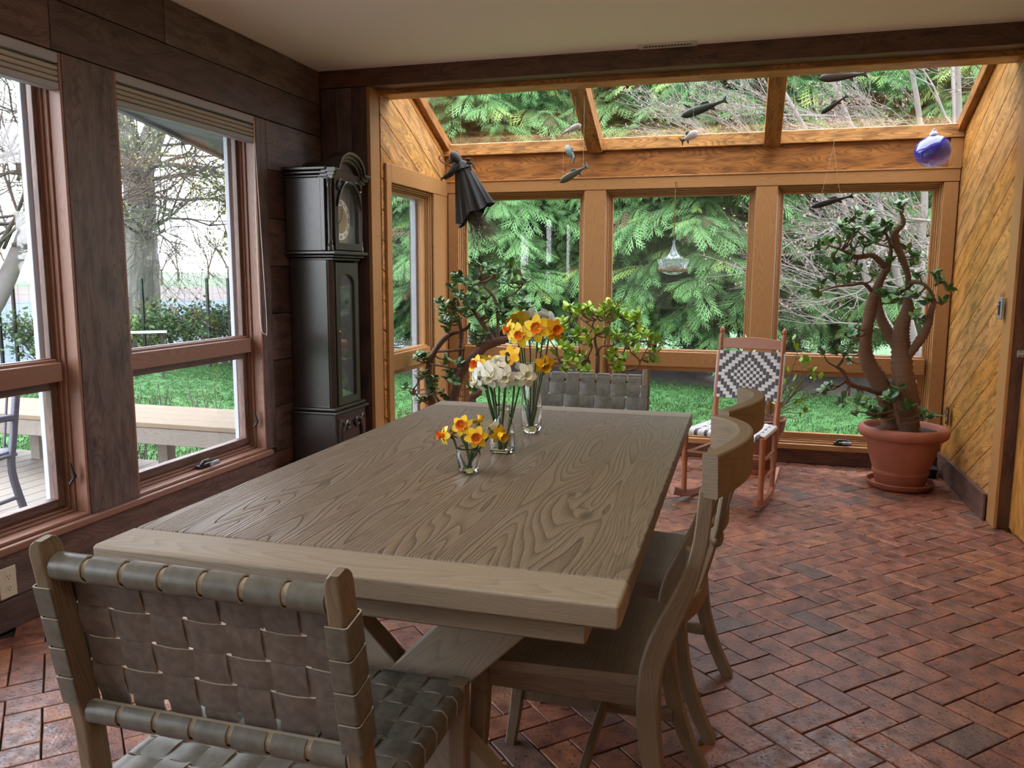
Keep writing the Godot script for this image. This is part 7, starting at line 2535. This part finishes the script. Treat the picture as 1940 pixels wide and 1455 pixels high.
	for i in spots.size():
		at = Vector3(spots[i][0], -0.40, spots[i][1])
		t = thing("garden_shrub", sl[i], "shrub", at, 0.0, "shrubs along the wire fence")
		b = MB.new()
		ends = []
		for k in 6:
			var a := TAU * k / 6.0
			branch(b, Vector3(0, 0, 0), Vector3(cos(a) * 0.6, 1, sin(a) * 0.6).normalized(), 0.42, 0.014, 3, 0.6, 0.1, ends)
		part("stems", b, M.dead_twig, t).set_meta("kind", "stuff")
		s = scatter(ends, 4, 0.10, 0.085, Color(0.17, 0.27, 0.15), Color(0.28, 0.38, 0.20) if i != 2 else Color(0.42, 0.52, 0.24))
		many("leaves", lf, M.foliage, s[0], s[1], t)
		if i == 1 or i == 3:
			s = scatter(ends.slice(0, 60), 2, 0.06, 0.07, Color(0.50, 0.32, 0.28), Color(0.58, 0.42, 0.37))
			many("red_leaves", lf, M.foliage, s[0], s[1], t)
	# wire fence
	t = thing("wire_fence", "black post and wire fence round the garden", "fence", Vector3(-7.5, -0.38, -14.2))
	var posts := [Vector2(-15.5, -6.8), Vector2(-13.0, -9.0), Vector2(-11.57, -10.31), Vector2(-11.42, -10.46), Vector2(-10.05, -11.80), Vector2(-9.22, -12.46), Vector2(-8.93, -12.67), Vector2(-7.4, -14.2), Vector2(-5.9, -14.6), Vector2(-4.4, -14.6), Vector2(-2.95, -14.6), Vector2(-1.48, -14.6), Vector2(-0.05, -14.6), Vector2(1.5, -14.6), Vector2(3.0, -14.6), Vector2(4.5, -14.6), Vector2(6.0, -14.6)]
	var w := MB.new()
	for i in posts.size():
		var p := Vector3(posts[i].x + 7.5, 0.0, posts[i].y + 14.2)
		b = MB.new()
		b.box(Vector3(0.045, 1.62, 0.045), p + Vector3(0, 0.76, 0), 0.004)
		b.lathe([Vector2(0.035, 1.57), Vector2(0.035, 1.60), Vector2(0.0, 1.63)], 8, p)
		part("post", b, M.fence_black, t)
		if i + 1 < posts.size():
			var q := Vector3(posts[i + 1].x + 7.5, 0.0, posts[i + 1].y + 14.2)
			for k in 11:
				w.tube([p + Vector3(0, 0.08 + 0.14 * k, 0), q + Vector3(0, 0.08 + 0.14 * k, 0)], [0.0016], 3, false)
			var n := int(p.distance_to(q) / 0.14)
			for k in n:
				var m := p.lerp(q, (k + 0.5) / n)
				w.tube([m + Vector3(0, 0.02, 0), m + Vector3(0, 1.5, 0)], [0.0014], 3, false)
	part("wire_mesh", w, M.fence_black, t).set_meta("kind", "stuff")
	# small white bench far out
	t = thing("garden_bench", "small white garden bench by the shrubs outside the clock window", "bench", Vector3(-9.05, -0.38, -10.7), 0.70)
	for k in 2:
		b = MB.new()
		b.bx(Vector3(-0.28, 0.755, -0.10 + 0.105 * k), Vector3(0.28, 0.785, 0.0 + 0.105 * k), 0.004)
		part("slat", b, M.grey_vinyl, t)
	for x in [-0.20, 0.20]:
		b = MB.new()
		b.bx(Vector3(x - 0.02, 0.0, -0.02), Vector3(x + 0.02, 0.755, 0.02), 0.004)
		part("leg", b, M.trunk_bark, t)


func far_shore() -> void:
	var b := MB.new()
	b.grid(60, 6, func(i, j):
		var a: float = lerpf(-2.75, -0.75, i / 59.0)
		var D: float = [86.0, 88.0, 100.0, 125.0, 170.0, 230.0][j] + 3.0 * sin(i * 0.9) + 2.0 * sin(i * 2.3)
		return Vector3(sin(a) * D, [-1.40, -1.25, -0.9, -0.2, 1.0, 1.5][j], cos(a) * D * 1.0), false, 1.0, 1.0, 1.0)
	b = MB.new()
	b.grid(60, 4, func(i, j):
		var a: float = lerpf(0.15, 1.75, i / 59.0)
		var D: float = [86.0, 90.0, 110.0, 118.0][j] + 3.0 * sin(i * 0.9) + 2.0 * sin(i * 2.3)
		return Vector3(-sin(a) * D, [-1.42, -1.15, -0.75, -0.5][j], -cos(a) * D), false, -1.0, 1.0, 1.0)
	structure("reed_bank", b, M.reed_bank, "pale brown reed bank across the lake")
	b = MB.new()
	b.grid(60, 4, func(i, j):
		var a: float = lerpf(0.15, 1.75, i / 59.0)
		var D: float = [117.0, 130.0, 180.0, 260.0][j]
		return Vector3(-sin(a) * D, [-0.55, 0.1, 1.2, 1.6][j], -cos(a) * D), false, -1.0, 1.0, 1.0)
	structure("far_field", b, M.far_lawn, "green field on the far side of the lake")
	# bare trees on the far side
	var kinds := []
	for k in 3:
		b = MB.new()
		var ends := []
		b.tube([Vector3.ZERO, Vector3(0.1, 3.0, 0)], [0.22, 0.17], 6)
		for q in 3:
			branch(b, Vector3(0.1, 2.6, 0), Vector3(R(-0.5, 0.5), 1, R(-0.5, 0.5)).normalized(), 2.6, 0.13, 4, 0.55, 0.1, ends)
		kinds.append(b.mesh())
	mat("far_twig", Color(0.30, 0.25, 0.21), 1.0)
	for k in 24:
		var a := lerpf(0.55, 1.15, (k + R(0.1, 0.9)) / 24.0)
		var D := R(120, 150)
		var o := part_mesh("far_tree", kinds[k % 3], M.far_twig)
		var s := R(0.75, 1.15)
		o.transform = Transform3D(Basis(Vector3.UP, R(0, TAU)).scaled(Vector3(s, s, s)), Vector3(-sin(a) * D, -0.5, -cos(a) * D))
		tag(o, "bare grey tree among others across the lake", "tree", "bare trees on the far shore")
	# yellow bushes over there
	for k in 5:
		b = MB.new()
		for q in 40:
			var p := Vector3(R(-1.6, 1.6), 0, R(-0.6, 0.6))
			b.tube([p * 0.4, p * 0.8 + Vector3(0, R(0.5, 1.0), 0), p + Vector3(0, R(0.9, 1.9), 0)], [0.05, 0.10, 0.12], 4)
		var a := [0.735, 0.75, 0.765, 0.80, 0.70][k] as float
		var o := part("yellow_bush", b, M.get("forsythia", mat("forsythia", Color(0.80, 0.68, 0.22), 0.9)))
		o.position = Vector3(-sin(a) * 112.0, -0.7, -cos(a) * 112.0)
		tag(o, "yellow flowering bush across the lake", "shrub", "yellow bushes on the far shore")


func beds() -> void:
	# iris clumps right outside the sunroom
	var im := mat("iris_leaf", Color(0.27, 0.42, 0.30), 0.5)
	im.backlight_enabled = true
	im.backlight = Color(0.3, 0.4, 0.3)
	var spots := [[0.28, -6.75], [0.55, -6.62], [0.80, -6.80], [1.02, -6.62], [1.28, -6.75], [-0.28, -6.7], [-0.62, -6.75]]
	var il := ["iris clump outside, behind the leggy shrub's pot", "iris clump outside the right window, left of centre", "iris clump outside the middle of the right window", "iris clump outside just left of the big pot", "iris clump outside behind the big pot", "iris clump outside, left of the rocking chair", "iris clump outside behind the far woven chair"]
	for i in spots.size():
		var t := thing("iris_clump", il[i], "plant", Vector3(spots[i][0], -0.36, spots[i][1]), 0.0, "iris clumps outside the sunroom")
		for k in 13:
			var b := MB.new()
			var a := R(0, TAU)
			var d := Vector3(cos(a), 0, sin(a))
			var h := R(0.30, 0.52)
			var lean := R(0.02, 0.22)
			var s := Vector3(R(0.4, 1.0), 0, R(-0.7, 0.7)).normalized()
			var o := Vector3(R(-0.12, 0.12), 0, R(-0.09, 0.09))
			for sd in [1.0, -1.0]:
				b.grid(3, 6, func(ii, j):
					var v: float = j / 5.0
					var w: float = 0.016 * (1.0 - pow(v, 2.5)) + 0.0006
					return o + d * lean * v * v + Vector3(0, h * v, 0) + s * (ii - 1.0) * w + s.cross(Vector3.UP) * sd * 0.002 * (1.0 - absf(ii - 1.0)), false, sd, 0.1, 0.1)
			part("blade", b, im, t)
	# bare shrub stems at the deck edge
	for e in [[-3.9, -5.75, "bare twiggy shrub past the deck bench, under the clock window"], [-5.2, -5.75, "bare twiggy shrub past the deck bench, in the leftmost window"]]:
		var t := thing("bare_shrub", e[2], "shrub", Vector3(e[0], -0.36, e[1]))
		var b := MB.new()
		for k in 34:
			var p := Vector3(R(-0.5, 0.5), 0, R(-0.12, 0.12))
			var q := p + Vector3(R(-0.3, 0.3), R(0.35, 0.8), R(-0.1, 0.15))
			b.tube([p, p.lerp(q, 0.5) + Vector3(R(-0.03, 0.03), 0, 0), q], [0.005, 0.004, 0.0025], 4)
			b.tube([p.lerp(q, 0.55), q + Vector3(R(-0.15, 0.15), R(-0.1, 0.05), 0)], [0.003, 0.002], 4)
		part("stems", b, M.dead_twig, t).set_meta("kind", "stuff")
	var b := MB.new()
	b.grid(30, 3, func(i, j):
		return Vector3(-6.7 + 3.9 * i / 29.0, -0.345 + (0.02 if j == 1 else 0.0) + R(0.0, 0.012), -5.55 + 0.22 * (1 - j)), false, 1.0, 0.5, 0.5)
	structure("gravel_strip", b, M.leaf_litter, "strip of grey-brown litter at the deck's edge")
	# pale bare tree outside the right window
	var at := Vector3(2.35, -0.36, -10.9)
	var t := thing("bare_tree", "pale many-stemmed bare tree outside the right sunroom window", "tree", at)
	b = MB.new()
	var ends := []
	for k in 6:
		var d := Vector3([-0.34, -0.16, 0.05, -0.55, 0.25, -0.05][k], 1.0, [-0.1, 0.2, -0.2, 0.15, 0.1, 0.3][k]).normalized()
		var m := d * 1.6 + Vector3(R(-0.1, 0.1), 0, 0)
		b.tube(smooth_path([Vector3(R(-0.1, 0.1), -0.05, R(-0.1, 0.1)), d * 0.8, m, d * 2.8 + Vector3(0, 0.3, 0), d * 4.4 + Vector3(-0.2, 0.5, 0)], 3), [0.075, 0.07, 0.066, 0.062, 0.058, 0.054, 0.05, 0.046, 0.042, 0.036, 0.03, 0.024, 0.018], 8)
		for q in 6:
			var o := d * R(1.0, 4.2)
			branch(b, o, (d * 0.25 + Vector3(R(-1.3, 0.25), R(-0.15, 0.35), R(-0.4, 0.9))).normalized(), R(0.55, 0.85), R(0.013, 0.022), 4, 0.5, 0.0, ends)
	part("stems", b, M.silver_bark, t)
	var s := scatter(ends, 1, 0.04, 0.035, Color(0.46, 0.33, 0.32), Color(0.52, 0.44, 0.38))
	many("buds", leaf_card(), M.foliage, s[0], s[1], t)
